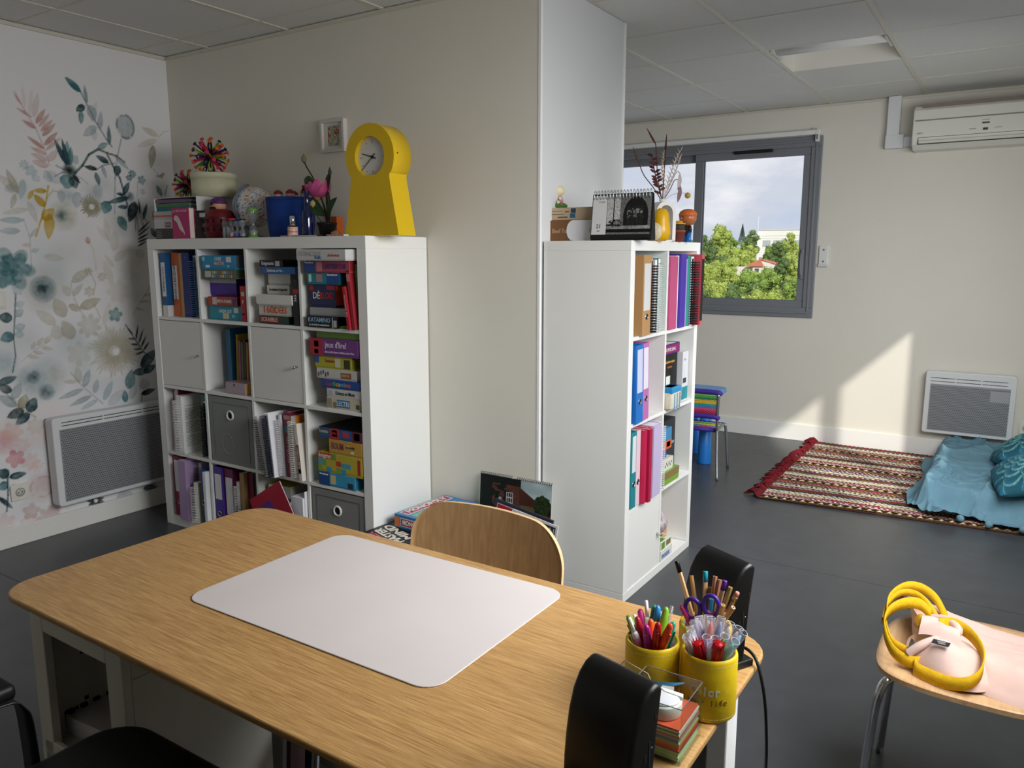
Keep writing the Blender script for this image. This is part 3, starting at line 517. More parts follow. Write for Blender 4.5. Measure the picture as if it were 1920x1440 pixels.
# ---- row 0
z = zr(0)
binder('A', 'blue binder with a long white handwritten spine label, first on the top shelf', .069, z, .040, .318, .02, .27, '1f5c94', (.10, .27), None, 0, ('Géhiamo tuilo', .185, .016), foot=(.055, 'e6e6e6'))
binder('A', 'orange binder with a white handwritten spine label beside the blue binder', .116, z, .050, .318, .05, .27, 'cf6a35', (.085, .255), None, 0, ('REVEZ LE REUZNZS', .17, .015))
book('A', 'narrow cream folder between the orange and the navy binder', .168, z, .026, .316, .055, .25, 'c9a070')
nb_ = binder('A', 'navy blue binder with two rivets on its spine, next to the cream folder', .196, z, .058, .318, .055, .27, '1d3684')
for p in (.02, .295):
    o = lathe('rivet', [(.003, 0), (.002, .001)], CHROME, nb_, 10, M=Matrix.Translation((0, 0, p)) @ Matrix.Rotation(PI/2, 4, 'X'))
notebook('A', 'pale blue comb-bound booklet last on the top left shelf', .262, z, .028, .305, .06, .21, '8fb2d8', '5d86bd', comb=True)
stackA([
 dict(label='teal game box tipped forward at the bottom of its stack', x0=.432, x1=.672, h=.068, y=.025, d=.24, col='1c93a8', side='167488', pitch=-.0, txt=[('GREEN OUT', .5, .62, .22, 'dff2f4', .4), ('CE', .74, .3, .16, 'dff2f4', 0)], pan=[(.42, .6, .1, .5, 'd8c9a8'), (.76, .9, .55, .9, 'cfe0e0')]),
 dict(label='brick red logic game box with a pale animal picture', x0=.440, x1=.650, h=.042, y=.015, d=.22, col='b8412c', side='4a2a50', txt=[('META FORMS', .58, .5, .36, 'f2e6d8', .5)], pan=[(.16, .32, .12, .92, 'd8c8c0'), (.86, .98, .1, .9, '2c3c78')]),
 dict(label='plain violet box with a silver lid edge', x0=.400, x1=.598, h=.085, y=.06, d=.22, col='4b23a0', pan=[(0, 1, .74, 1, 'b8b8c2')]),
 dict(label='flat game box with an all-over small mosaic pattern', x0=.444, x1=.676, h=.043, y=.0, d=.24, col='5b6a5c', side='3c4a34', pan=[(.03, .22, .15, .8, 'c9ccc4')]+[(.26+.065*i, .30+.065*i, .12+.4*(j), .42+.4*j, ['c9d8d0', 'b8674c', '8a9aa8', 'd8c060', '5a8a70'][(i*2+j*3) % 5]) for i in range(10) for j in range(2)]),
 dict(label='bright teal code puzzle game box on top of its stack', x0=.430, x1=.676, h=.064, y=.0, d=.24, col='1b8fc0', side='4a5560', txt=[('CODE', .5, .74, .24, 'f0f4f4', .2), ('MASTER', .53, .42, .24, 'f2c9b8', .3), ('CE', .8, .22, .14, 'f0f4f4', 0)], pan=[(.74, .88, .52, .9, 'e8d8d8'), (.03, .09, .6, .9, 'b8dce8'), (.12, .24, .12, .3, 'e8f0f0')]),
], z)
game('A', 'small red game box standing upright beside the stacked boxes', .684, .722, z, .165, .01, .16, 'b81f22', txt=[('F', .5, .55, .1, 'f0e0d8', 0), ('m', .5, .22, .1, '1a1a1a', 0)], pan=[(.2, .8, .72, .84, 'a8c8a0')])
stackA([
 dict(label='dark green word game box with a brick red name field', x0=.822, x1=1.012, h=.036, y=.0, d=.26, col='1c3b34', side='121a18', txt=[('SCRABBLE', .36, .55, .5, 'e8c8b8', .56)], pan=[(.02, .68, .15, .9, '8f2b24')]),
 dict(label='white game box with large orange number lettering', x0=.810, x1=1.026, h=.050, y=.01, d=.25, col='d8d8d2', txt=[('160', .3, .52, .66, 'd9541e', .3), ('IDÉES', .67, .5, .6, 'd9541e', .38)]),
 dict(label='plain white flat box jutting out over the orange lettered box', x0=.812, x1=1.048, h=.044, y=-.005, d=.28, col='e6e6e0'),
 dict(label='small white box with one black handwritten line', x0=.812, x1=.962, h=.040, y=.06, d=.2, col='e4e2d8', txt=[('Je compte et j’apprends', .52, .5, .3, '1a1a1a', .8)]),
 dict(label='plain white deep box set back in its stack', x0=.800, x1=.948, h=.050, y=.08, d=.2, col='dadad4'),
 dict(label='flat blue question card box with white lettering', x0=.830, x1=1.050, h=.031, y=.02, d=.24, col='2167a8', txt=[('Dessinons, sur les…', .42, .5, .42, 'e6eef6', .5)], pan=[(.2, .24, .2, .8, 'd04040')]),
 dict(label='slim black riddle game box topmost of its stack', x0=.818, x1=.972, h=.030, y=.02, d=.24, col='141416', side='0e0e10', txt=[('Enigmania', .36, .5, .55, 'e6e6e6', .52)], pan=[(.68, .86, .12, .85, 'c8c8c8')]),
], z)
book('A', 'tall black calendar book standing beside the white boxes', 1.050, z, .032, .2, .0, .2, '17171a', txt=('365', .12, .016, 'f0f0f0'), bands=((.14, .16, 'b02a38'),))
stackA([
 dict(label='black puzzle box with pale blue lettering under the grey tin box', x0=1.136, x1=1.318, h=.049, y=-.005, d=.26, col='15181f', side='101318', txt=[('KATAMINO', .42, .66, .4, '9cc8e8', .72), ('jeu évolutif de combinaisons', .42, .24, .16, 'c8d0d8', .66)], pan=[(.84, .86, .0, .95, 'd8d8d8'), (.88, .98, .1, .7, 'b8bcc4')]),
 dict(label='plain light grey tin box in the right-hand stack', x0=1.140, x1=1.356, h=.035, y=.01, d=.25, col='a8aaac'),
 dict(label='navy and orange game box with big white and red lettering', x0=1.140, x1=1.296, h=.098, y=.015, d=.27, col='232a5c', side='d6541e', txt=[('DÉ', .26, .5, .3, 'f4f2ee', .26), ('BLOK!', .66, .5, .3, 'd0402a', .5)], pan=[(.0, .14, .72, .96, 'b8282a'), (.66, .96, .78, .96, 'b8282a')]),
 dict(label='teal and navy children game box below the red and blue maze box', x0=1.142, x1=1.334, h=.050, y=.0, d=.26, col='178a98', side='137280', txt=[('Ravensburger', .8, .82, .18, 'f4f4f4', .32)], pan=[(.62, 1, .02, 1, '1d4e9c'), (.06, .14, .2, .86, 'd8ecec'), (.3, .48, .2, .85, 'b88a90')]),
 dict(label='red and blue maze game box under the white jutting box', x0=1.140, x1=1.404, h=.049, y=-.01, d=.26, col='b8485a', side='8a1f22', txt=[('LABYRINTHE', .68, .5, .46, '2a3a7c', .5), ('Ravensburger', .12, .84, .17, 'f4f4f4', .2)], pan=[(0, .25, .02, 1, '204a90'), (.28, .4, .1, .9, 'c8808a')]),
 dict(label='white game box with pale grey lettering jutting out on top', x0=1.132, x1=1.418, h=.046, y=-.045, d=.28, col='cfcfce', txt=[('CONCEPT', .29, .58, .42, 'b4b4b2', .48), ('Kids', .45, .3, .34, '2f6fb4', .12), ('Animaux', .77, .48, .26, 'c8641c', .24)]),
], z)
book('A', 'thin red picture book leaning right of the navy and orange box', 1.392, z, .014, .18, -.02, .22, 'a81f2e', -.14, ('Les aventures', .1, .012, 'e8c0c0'))
book('A', 'second thin red picture book leaning against the shelf side', 1.409, z, .016, .245, -.01, .22, '9c2a34', -.11, bands=((.2, .23, 'd08088'),))
book('A', 'thin green picture book behind the leaning red books', 1.421, z, .014, .27, .02, .2, '4e8a58', -.07)
# ---- row 1
z = zr(1)
binder('A', 'dark teal binder first in the picture book cube', .470, z, .034, .30, .08, .22, '165f86')
xx = .508
for lab, th, h, cc in (('mustard yellow thin album beside the dark teal binder', .015, .275, 'c0a83c'), ('pink thin album among the picture books', .013, .245, 'c8619a'), ('leaf green thin album among the picture books', .015, .24, '4e7c3a'),
                   ('dark brown thin album among the picture books', .014, .25, '4a3424'), ('ochre thin album among the picture books', .013, .24, 'a8842a'), ('orange-red thin album among the picture books', .016, .24, 'c04a26'),
                   ('navy thin album among the picture books', .016, .25, '1c3058'), ('teal thin album among the picture books', .014, .235, '1c7078'), ('amber thin album last in the picture book cube', .016, .20, 'b06a24')):
    book('A', lab, xx, z, th, h, .10, .2, cc, .04, bands=((h*.12, h*.13, '202020'),)); xx += th+.0045
g_ = game('A', 'lilac cardboard box with an orange patterned side below the picture books', .545, .690, z, .056, .005, .09, 'b3a3ad', side='cf9a5a', pan=[(.42, .48, .72, .9, '1a1a1a')], top=[(.1+.14*i, .17+.14*i, .1+.25*j, .2+.25*j, 'b06a3c') for i in range(6) for j in range(3)], cat='box', name='card_box')
text('S', g_, (.0737, .05, .028), .036, mat('e8c088'), rot=(PI/2, 0, PI/2))
stackA([
 dict(label='cream word box with a blue name label at the bottom of its stack', x0=1.222, x1=1.420, h=.050, y=.01, d=.25, col='d3cbb2', txt=[('LECTRI', .50, .5, .44, 'e8f2f8', .36)], pan=[(.32, .7, .18, .85, '2f7fb8'), (.88, .98, .2, .6, '5a5648'), (.02, .16, .1, .9, 'a49a80'), (.2, .3, .1, .6, '8a8068')]),
 dict(label='white flat box with thin black lettering below the rainbow lettered box', x0=1.226, x1=1.425, h=.040, y=.01, d=.24, col='dcdcd8', txt=[('Echecs et Mots', .55, .5, .42, '26262a', .56)], pan=[(.05, .18, .2, .75, 'b8bcc0')]),
 dict(label='blue game box with rainbow lettering', x0=1.200, x1=1.425, h=.037, y=.005, d=.25, col='1f4c9c', txt=[('Lu', .2, .52, .55, 'e04040', .12), ('di', .33, .52, .55, '50b850', .1), ('ca', .45, .52, .55, 'e8c83c', .12), ('ni', .57, .52, .55, '58b8e0', .1), ('mo', .7, .52, .55, 'e87a3a', .15)]),
 dict(label='white game box with black line drawings and a brown label', x0=1.168, x1=1.402, h=.045, y=.01, d=.25, col='cfcdc6', txt=[('DETECTIVE', .74, .45, .24, 'd8b88a', .2)], pan=[(.62, .88, .18, .72, '8f5a2c')]+[(.04+.06*i, .07+.06*i, .2+.12*(i % 3), .6+.1*(i % 3), '4a4a4a') for i in range(5)]),
 dict(label='acid yellow quiz game box with a small cartoon face', x0=1.160, x1=1.378, h=.055, y=.01, d=.25, col='b8b42c', side='8c8a26', txt=[('Dessinator', .42, .6, .26, 'a8382a', .26)], pan=[(0, .12, .4, 1, '2f5cae'), (.56, .7, .15, .85, 'd8d0c0'), (.8, .96, .1, .8, '3c3a20')]),
 dict(label='purple and red game box in the tall game stack', x0=1.142, x1=1.428, h=.074, y=.0, d=.26, col='743a86', txt=[("jeux d'lire!", .55, .66, .36, 'ecdcf0', .44), ('des petits jeux drôles pour lire', .62, .25, .12, 'e0cce4', .6)], pan=[(0, .27, .01, 1, 'b02434'), (.1, .19, .5, .85, 'd8a85a'), (.1, .18, .1, .36, 'c88a3c')]),
 dict(label='olive green game box topmost of the tall game stack', x0=1.176, x1=1.430, h=.030, y=.01, d=.26, col='5f7f2e'),
], z)
game('A', 'green nature game box with brown lettering on the tall game stack', 1.178, 1.430, z+.050+.040+.037+.045+.055+.074+.030+.0045, .026, .01, .25, '6c9a3a', txt=[('Bio Nest', .82, .5, .7, '6a3020', .34)], pan=[(.03, .3, .15, .95, 'c8c0a0')])
# ---- row 2
z = zr(2)
book('A', 'maroon folder with a white upper spine first on the third shelf', .060, z, .042, .32, .05, .24, '8a2436', sticker=(.12, .32, 'd8d8d6'), txt=('BZAZ AM', .2, .022, '2a2a2a'))
notebook('A', 'small white comb-bound booklet beside the maroon folder', .115, z, .018, .17, .02, .15, 'e6e6e2', 'f0f0ee', comb=True)
notebook('A', 'thick white spiral notebook showing a ruled white page', .150, z, .040, .30, -.01, .24, 'f4f4f4', 'f4f4f2', lines=True)
book('A', 'narrow straw coloured folder behind the ruled notebook', .268, z, .012, .30, .08, .22, 'b8a468')
binder('A', 'teal display folder last on the third shelf', .284, z, .040, .31, .05, .24, '1d7f86')
notebook('A', 'black notebook pressed beside the teal display folder', .335, z, .022, .29, .012, .22, '17181a', '222326', comb=True)
def fabric_box(unit, label, x0, x1, z0, z1, colr, key, inner, y=.006):
    r = place(unit, 'storage_box', label, 'storage box', (x0+x1)/2, y, z0); w_ = x1-x0; h = z1-z0
    M_ = mat(colr, .8, noise=.1, nscale=500, bump=.3, key=key, aniso=(1, 1, 1))
    box('body', -w_/2, w_/2, 0, .34, 0, h, M_, r, bev=.004)
    boxes('front_seam', [(-w_/2+.03, w_/2-.03, -.0016, 0, h-.032, h-.029), (-w_/2+.03, -w_/2+.033, -.0016, 0, .02, h-.032), (w_/2-.033, w_/2-.03, -.0016, 0, .02, h-.032)], mat(inner, .8), r)
    v, f = tubev([(math.cos(a)*.021, -.002, h-.085+math.sin(a)*.021) for a in np.linspace(0, 2*PI, 25)[:-1]], .005, 8, True)
    g = pyd('grommet', v, f, mat('e6e6e4', .35), r, True)
    lathe('opening', [(.018, 0), (.018, .002)], mat('17140f', .9), g, 20, M=Matrix.Translation((0, -.0003, h-.085)) @ Matrix.Rotation(PI/2, 4, 'X'))
    return r
fb = fabric_box('A', 'smooth translucent grey storage box with a faint ring mark', xA(1)+.006, xA(1)+C_-.006, z, z+.328, '8e9290', 'grey_mesh', '767a78')
v, f = tubev([(math.cos(a)*.04-.03, -.0016, .1+math.sin(a)*.05) for a in np.linspace(0, 2*PI, 29)[:-1]], .0012, 5, True)
pyd('ring_mark', v, f, mat('b4aeae', .6), fb, True)
for lab, x, th, h, cc, wc_, ln, y, cm in (('white spiral notebook with a black coil leaning out of the shelf', .884, .020, .285, 'e9e9ee', '2a2a30', -.20, -.06, False), ('white report with a navy comb binding leaning beside it', .928, .022, .30, 'e2e2e8', '1c2233', -.09, -.06, True), ('thin white-coiled booklet between the navy comb and the maroon book', .956, .012, .29, 'c8c8cc', 'f2f2f2', -.04, -.02, False)):
    notebook('A', lab, x-.02, z, th, h, y, .26, cc, wc_, ln, cm, lines=(th == .024))
book('A', 'maroon textbook with a printed spine in the leaning row', .958, z, .040, .305, .0, .24, '7a1f38', -.02, ('VOCABULAIRE', .13, .014, 'd8b0b0'), bands=((.27, .29, 'c08a94'), (.21, .24, '4a7880')))
notebook('A', 'orange notebook with a thick white spiral binding', 1.004, z, .032, .29, -.01, .23, 'c8791e', 'ece8e0', -.03)
book('A', 'white and brown novel leaning at the end of the row', 1.062, z, .018, .262, -.02, .2, 'ded6cc', -.09, ('A CE MOMENT LA', .12, .011, 'e8d8c8'), bands=((.04, .17, '6a4630'), (.035, .055, '2c8a64')))
stackA([
 dict(label='pale blue game box with a navy corner at the bottom of its stack', x0=1.166, x1=1.386, h=.062, y=.0, d=.27, col='3f9fc8', side='2f7a9c', txt=[('Ravensburger', .15, .84, .14, 'f4f4f4', .24)], pan=[(0, .3, .02, 1, '1f4c94'), (.33, .47, .2, .85, 'e0c890'), (.8, .94, .1, .5, '24384a')]),
 dict(label='yellow and red patchwork quiz game box', x0=1.165, x1=1.430, h=.088, y=.0, d=.28, col='c2b23a', txt=[('énigmo', .16, .84, .24, 'f4f0e6', .29)], pan=[(0, .31, .7, .99, 'c23a2c'), (.31, .42, .68, .99, '7a9a34'), (0, .1, .35, .68, '58a8c0'), (.1, .2, .35, .66, '7aa850'), (0, .1, .03, .33, '8aa838'), (.2, .31, .03, .3, '3a9ac0'), (.42, .53, .4, .66, 'c23a2c'), (.53, .75, .36, .6, '4aa0b8'), (.42, .54, .03, .34, '7aa850'), (.54, .64, .03, .3, '3a9ac0'), (.9, .96, .15, .9, 'b82a2a')], top=[(.05, .3, .1, .5, 'c86a30'), (.35, .6, .05, .4, '5a96b0'), (.65, .95, .1, .6, 'c23a2c'), (.4, .7, .5, .9, 'c8742c')]),
 dict(label='mustard yellow game box under the blue and red box', x0=1.236, x1=1.432, h=.066, y=.0, d=.25, col='c89c3e', txt=[('BOUM', .27, .55, .46, '8a3c64', .36), ('mots en folie', .66, .6, .16, '4a3a2a', .26)], pan=[(.55, .62, .5, .7, 'e8e0c8'), (.66, .76, .2, .36, 'e8e0c8')]),
 dict(label='blue and red card game box topmost in its cube', x0=1.178, x1=1.434, h=.047, y=.0, d=.26, col='235a9c', txt=[('Lumino', .12, .62, .34, 'e8d060', .2), ('JEUX DE', .36, .55, .22, 'c03030', .1)], pan=[(.26, .48, .0, 1, 'b03038'), (.31, .43, .25, .85, 'e8e2d8'), (.56, .7, .3, .8, 'c23a3a'), (.78, 1, .0, 1, '6e1f2e'), (.82, .95, .2, .85, 'c88a60')], top=[(0, 1, 0, 1, '141216')]),
], z)
# ---- row 3
z = zr(3)
binder('A', 'maroon lever binder with a grey spine label in the bottom left cube', .056, z, .078, .322, .02, .28, '8c2440', (.13, .30), .075)
book('A', 'lilac translucent folder pulled out beside the maroon binder', .150, z, .060, .318, -.02, .26, 'b59ac4', .02, page='d8cce4', name='folder', cat='folder')
notebook('A', 'black and white patterned exercise book behind the lilac folder', .222, z, .030, .30, .04, .22, 'b4b4b8', '3a3a40')
notebook('A', 'short thick white-coiled notepad in the bottom left cube', .262, z, .034, .215, -.02, .17, 'b8b4a4', 'efefec')
book('A', 'short olive green book beside the coiled notepad', .300, z, .024, .205, .0, .16, '6a6a26')
binder('A', 'slim blue lever binder beside the olive book', .328, z, .024, .29, -.01, .26, '26489c', None, .12)
book('A', 'white document wallet at the end of the bottom left cube', .356, z, .020, .285, -.02, .24, 'eceef2', name='folder', cat='folder')
binder('A', 'violet lever binder with a white spine label', .404, z, .064, .318, .01, .28, '4e3498', (.15, .28), .075)
binder('A', 'purple-red lever binder with a tall white spine label', .474, z, .066, .315, .02, .28, '6c1c4c', (.08, .27), None)
notebook('A', 'white-coiled notebook beside the purple-red binder', .548, z, .024, .255, .02, .2, 'bcbcb8', 'ececea')
book('A', 'tan cardboard folder in the violet binder cube', .578, z, .030, .305, .03, .24, 'b08c5c', name='folder', cat='folder')
book('A', 'plain maroon folder in the violet binder cube', .612, z, .040, .305, .05, .24, '741c38', name='folder', cat='folder')
book('A', 'dark bottle green folder last in the violet binder cube', .656, z, .026, .305, .055, .24, '143c34', name='folder', cat='folder')
zz = z
for lab, w_, d_, h_, cc, ya in (('thick white catalogue at the bottom of the magazine heap', .2, .26, .05, 'b0ac9c', .02), ('black ring-bound pad in the magazine heap', .19, .24, .05, '26222c', .05), ('green cover magazine in the heap', .18, .24, .04, '4a7a34', -.05), ('beige magazine in the heap', .19, .24, .035, 'bcae92', .06),
                                ('white magazine with a pink edge in the heap', .2, .25, .045, 'd6d0ca', -.03), ('yellow-green magazine topmost in the heap', .19, .22, .05, 'a8a23a', .08)):
    r = place('A', 'magazine', lab, 'magazine', xA(2)+.117, .03, zz, 0, ya); box('pages', -w_/2+.02, w_/2-.03, .002, d_, 0, h_, mat('d0ccc0', .8), r); box('cover', -w_/2+.018, w_/2-.03, 0, d_+.002, h_, h_+.002, mat(cc, .5), r); zz += h_+.003
r = place('A', 'magazine', 'red and violet glossy magazine slanting in front of the heap', 'magazine', .890, -.046, z+.205, -.54)
box('cover', -.125, .125, 0, .002, -.085, .085, mat('b0243a', .3), r); box('pages', -.123, .123, .002, .007, -.083, .083, mat('d8d4cc', .7), r); box('back_cover', -.125, .125, .007, .009, -.085, .085, mat('3a2a5a', .3), r)
box('printed_panel', -.12, .02, -.0006, 0, -.08, .03, mat('5a3a8c', .3), r); box('printed_panel', -.115, -.08, -.001, -.0005, -.03, .01, mat('d8b030', .3), r); box('printed_panel', -.02, .04, -.001, -.0005, -.08, -.02, mat('4a7a4a', .3), r)
r = place('A', 'paper_stack', 'upright white papers in clear sleeves beside the slanting magazine', 'papers', xA(2)+.278, -.02, z, .0)
box('sheets', -.03, .046, 0, .22, 0, .27, mat('e9ebf2', .5), r); box('punched_strip', -.036, -.031, -.002, .2, 0, .24, mat('d8dade', .4), r); boxes('punch_holes', [(-.0368, -.0302, -.0026, -.0018, .04+.06*i, .05+.06*i) for i in range(4)], mat('222222', .7), r)
box('cover', .047, .05, .01, .24, 0, .30, mat('e6e6ea', .4), r)
fabric_box('A', 'grey woven fabric storage box in the bottom right cube', xA(3)+.005, xA(3)+C_-.005, z, z+.327, '8c8c8a', 'grey_fabric', '5e5e5c')

# ---- narrow unit
def zq(r): return zb(HB, oB, r)+.0005
c0, c1 = oB, oB+C_+D_
z = zq(0)
binder('B', 'kraft brown lever binder with a printed spine label', c0+.055, z, .080, .318, -.012, .28, 'b98f5f', (.10, .285), .075, labc='d8d8da')
notebook('B', 'black comb-bound report beside the kraft binder', c0+.142, z, .028, .305, -.012, .22, '1a1a1c', '111113', comb=True)
notebook('B', 'thin white-coiled notebook beside the black report', c0+.188, z, .022, .30, -.015, .22, 'd8cccc', 'e6e8e6')
notebook('B', 'sea green notebook with a pale coil', c0+.222, z, .024, .305, -.015, .22, '3c8a86', 'b8d4cc')
binder('B', 'raspberry pink binder in the upper right cube', c1+.003, z, .085, .312, -.005, .27, 'c2517e')
book('B', 'thick white folder beside the raspberry binder', c1+.092, z, .032, .315, .005, .25, 'eaeaee', name='folder', cat='folder')
binder('B', 'violet ring binder with two rivets in the upper right cube', c1+.128, z, .062, .322, -.005, .27, '4a34a4')
book('B', 'lilac grey folder beside the violet ring binder', c1+.192, z, .026, .30, .0, .25, 'a49cc8', name='folder', cat='folder')
book('B', 'jade green folder in the upper right cube', c1+.220, z, .028, .315, .0, .25, '2f9a86', name='folder', cat='folder')
notebook('B', 'blue-grey report with a big black comb binding', c1+.252, z, .036, .312, -.015, .24, '8a94b4', '0e0e10', comb=True)
book('B', 'coral red document case jutting out at the end of the row', c1+.300, z, .03, .32, -.035, .22, 'd0545e', .02, name='folder', cat='folder', bands=((.02, .3, '1a1416'),))
z = zq(1)
binder('B', 'bright blue lever binder with a long pale label', c0+.020, z, .066, .318, -.012, .28, '2273c4', (.125, .30), .088, labc='cfd2ea', lean=-.035)
binder('B', 'orchid pink lever binder leaning on the blue binder', c0+.098, z, .060, .318, -.006, .28, 'c070b0', (.13, .30), .09, labc='e6e2ee', lean=-.04)
game('B', 'big black book box standing upright with white note cards', c1+.060, c1+.250, z, .230, .045, .06, '121214', txt=[('La grande boîte à enquêtes', .45, .84, .05, 'd8a83c', .7), ('mots', .5, .74, .05, 'd07030', .3)], pan=[(.3, .55, .38, .56, 'e8e6e0'), (.45, .7, .14, .3, 'c8d8e0'), (.02, .1, .4, .55, 'e8e6e0')], name='boxed_set', cat='box')
r = book('B', 'purple paperback lying on top of the black book box', c1+.062, z+.2315, .185, .045, .035, .14, '3a2268', txt=None, page='efece6', bands=((.004, .04, '8a2468'),))
text('LE MOIS SANG', r, (-.02, -.0015, .02), .016, INKW, width=.12)
book('B', 'apple green folder at the far side of the second cube', c1+.300, z, .03, .30, .15, .18, '6cae24', name='folder', cat='folder')
game('B', 'white software box with a teal foot standing upright', c1+.256, c1+.325, z, .228, .02, .1, 'd9dade', pan=[(0, 1, .02, .28, '1f8a94'), (.1, .7, .36, .46, '3a3a3e'), (.2, .6, .82, .86, 'a8aab0')], name='boxed_set', cat='box', lean=0)
r = place('B', 'tissue_pack', 'blue and cream soft pack in front of the black book box', 'pack', c1+.062, -.03, z)
box('pack', -.055, .055, 0, .06, 0, .1, mat('d9d3bc', .35, noise=.08, nscale=40), r, bev=.012, seg=3, smooth=True); box('printed_panel', -.056, .056, -.001, .061, .072, .1, mat('2a8fc4', .35), r, bev=.006); boxes('printed_panel', [(-.03+.03*i, -.022+.03*i, -.0012, 0, .0, .07) for i in range(3)], mat('3f8cc4', .35), r)
z = zq(2)
binder('B', 'dark cyan lever binder first in the third cube', c0+.003, z, .045, .318, -.005, .28, '1d8790', (.15, .30), .10, labc='d8e2e4')
binder('B', 'pale pink lever binder with a black finger hole', c0+.050, z, .040, .316, -.004, .28, 'e8ccd6', None, .10)
for i, (lab, th, cc, y) in enumerate((('crimson pocket folder in the row of pink folders', .024, 'c2204e', -.02), ('dark rose pocket folder beside the crimson folder', .026, 'b01c44', -.03), ('bright rose clear-front folder in the row', .024, 'd0315f', -.01))):
    book('B', lab, c0+.094+i*.03, z, th, .312, y, .24, cc, name='folder', cat='folder')
book('B', 'clear folder stuffed with lilac papers', c0+.190, z, .085, .312, -.02, .26, 'c4b8da', page='e6e2f0', name='folder', cat='folder')
notebook('B', 'punched clear pocket folder with a maroon edge at the end of the row', c0+.282, z, .026, .312, -.015, .24, 'd0b8c4', 'e4e4ea')
game('B', 'large black presentation box standing at the back of the third cube', c1+.12, c1+.318, z, .262, .07, .06, '10131c', txt=[('MOTS & CO', .82, .55, .05, 'c8c8cc', .2)], name='boxed_set', cat='box')
stack = [('lime green game box with a brown patterned lid at the bottom of its stack', c1+.01, c1+.20, .06, .0, '7aa83c', [(0, 1, .45, 1, '8a7448')], ()), ('white patterned game box above the lime green box', c1+.01, c1+.15, .055, .01, 'dcdacb', [(.3+.1*i, .35+.1*i, .3+.2*(i % 2), .5+.2*(i % 2), '2a2a2a') for i in range(6)], ()),
         ('small blue card box in the third cube stack', c1+.008, c1+.09, .045, .02, '2c55a8', (), ()), ('orange and blue cartoon card box topmost in the third cube', c1+.006, c1+.12, .095, .01, '3f86b4', [(0, 1, .0, .42, 'd0623a'), (.1, .4, .5, .9, '6ab8d8'), (.5, .85, .1, .35, 'e8b080')], ())]
for lab, a, b, h, y, cc, pn, tp in stack:
    game('B', lab, a, b, z, h, y, .105, cc, pan=pn); z += h+.0006
z = zq(3)
game('B', 'peach coloured cube box in the bottom right cube', c1+.09, c1+.25, z, .05, .06, .14, 'd9c8a4', name='card_box', cat='box', pan=[(.1, .9, .15+.1*i, .17+.1*i, '8a7a60') for i in range(6)])
r = place('B', 'card_box', 'smaller peach card box with a drawn smile on its lid', 'box', c1+.17, .065, z+.0506); box('box', -.07, .07, 0, .12, 0, .045, mat('dd9a6c', .5), r, bev=.0015)
tube('drawn_line', [(.04*math.cos(a)-.0, .06+.035*math.sin(a), .0455) for a in np.linspace(-.3, 3.6, 16)], .0012, mat('3a2a20', .6), r, 5)
game('B', 'white word game box with blue lettering in the bottom right cube', c1+.012, c1+.145, z, .05, .0, .055, 'e6e6de', txt=[('mouse', .4, .5, .6, '4a78b8', .7)], name='game_box')
game('B', 'second white card box with green leaf pattern on top', c1+.014, c1+.140, z+.0506, .04, .002, .055, 'e2e4d6', pan=[(.05, .35, .1, .9, '6a9a3c'), (.5, .9, .2, .8, '8a7a4a')], top=[(.1, .5, .1, .5, '5f9438'), (.55, .9, .3, .9, 'c8b48a')])
r = place('B', 'pouch', 'patterned fabric pouch lying on the white card boxes', 'pouch', c1+.09, .06, z+.10)
bm = bmesh.new(); bmesh.ops.create_icosphere(bm, subdivisions=3, radius=1)
for v_ in bm.verts:
    p = v_.co; k = 1-.35*max(0, p.z); v_.co = Vector((p.x*.07*k, p.y*.05*k, .055+p.z*.055*(1+.25*p.x)))
me = bpy.data.meshes.new('body'); bm.to_mesh(me); bm.free(); link('body', me, mat('b0a4a8', .75, noise=.45, nscale=55, key='pouch_print'), r, True)

# ================================================================ things on top of the large shelf
ZT = HA+.0005
def T(name, label, cat, x, y, z=ZT, rz=0., group=None, rot=None): return thing(name, label, cat, (x, y, z), rz, group, rot)
# letter tray with notebooks over boxes
r = T('storage_box', 'dark charcoal card box under the white boxes at the shelf corner', 'box', .075, .05); box('box', -.072, .072, 0, .28, 0, .052, mat('3a3a3c', .5), r, bev=.0015)
boxes('printed_lines', [(-.06, -.02, -.0006, 0, .008+.008*i, .011+.008*i) for i in range(5)], mat('8a8a8a', .6), r)
r = T('storage_box', 'white card box with a dark red label under the letter tray', 'box', .075, .05, ZT+.0525); box('box', -.076, .076, 0, .28, 0, .048, mat('cfcfd0', .5), r, bev=.0015); box('printed_panel', .012, .06, -.0006, 0, .006, .03, mat('7a2030', .5), r); text('EVA', r, (.036, -.0013, .018), .018, INKW)
r = T('flat_box', 'flat white box with a coral stripe under the letter tray', 'box', .078, .05, ZT+.101); box('box', -.08, .08, 0, .28, 0, .033, mat('c4c6ca', .5), r, bev=.001); box('printed_stripe', -.081, .081, -.001, .2, .008, .017, mat('d0685c', .5), r)
r = T('letter_tray', 'white letter tray holding coloured notebooks on the shelf corner', 'tray', .165, .06, ZT+.1345)
boxes('tray_frame', [(-.172, .172, 0, .29, 0, .003), (-.172, -.169, 0, .29, .003, .066), (.169, .172, 0, .29, .003, .066), (-.172, .172, 0, .29, .066, .069), (-.172, .172, .287, .29, .003, .066)], mat('d4d4d6', .4), r, bev=.0008)
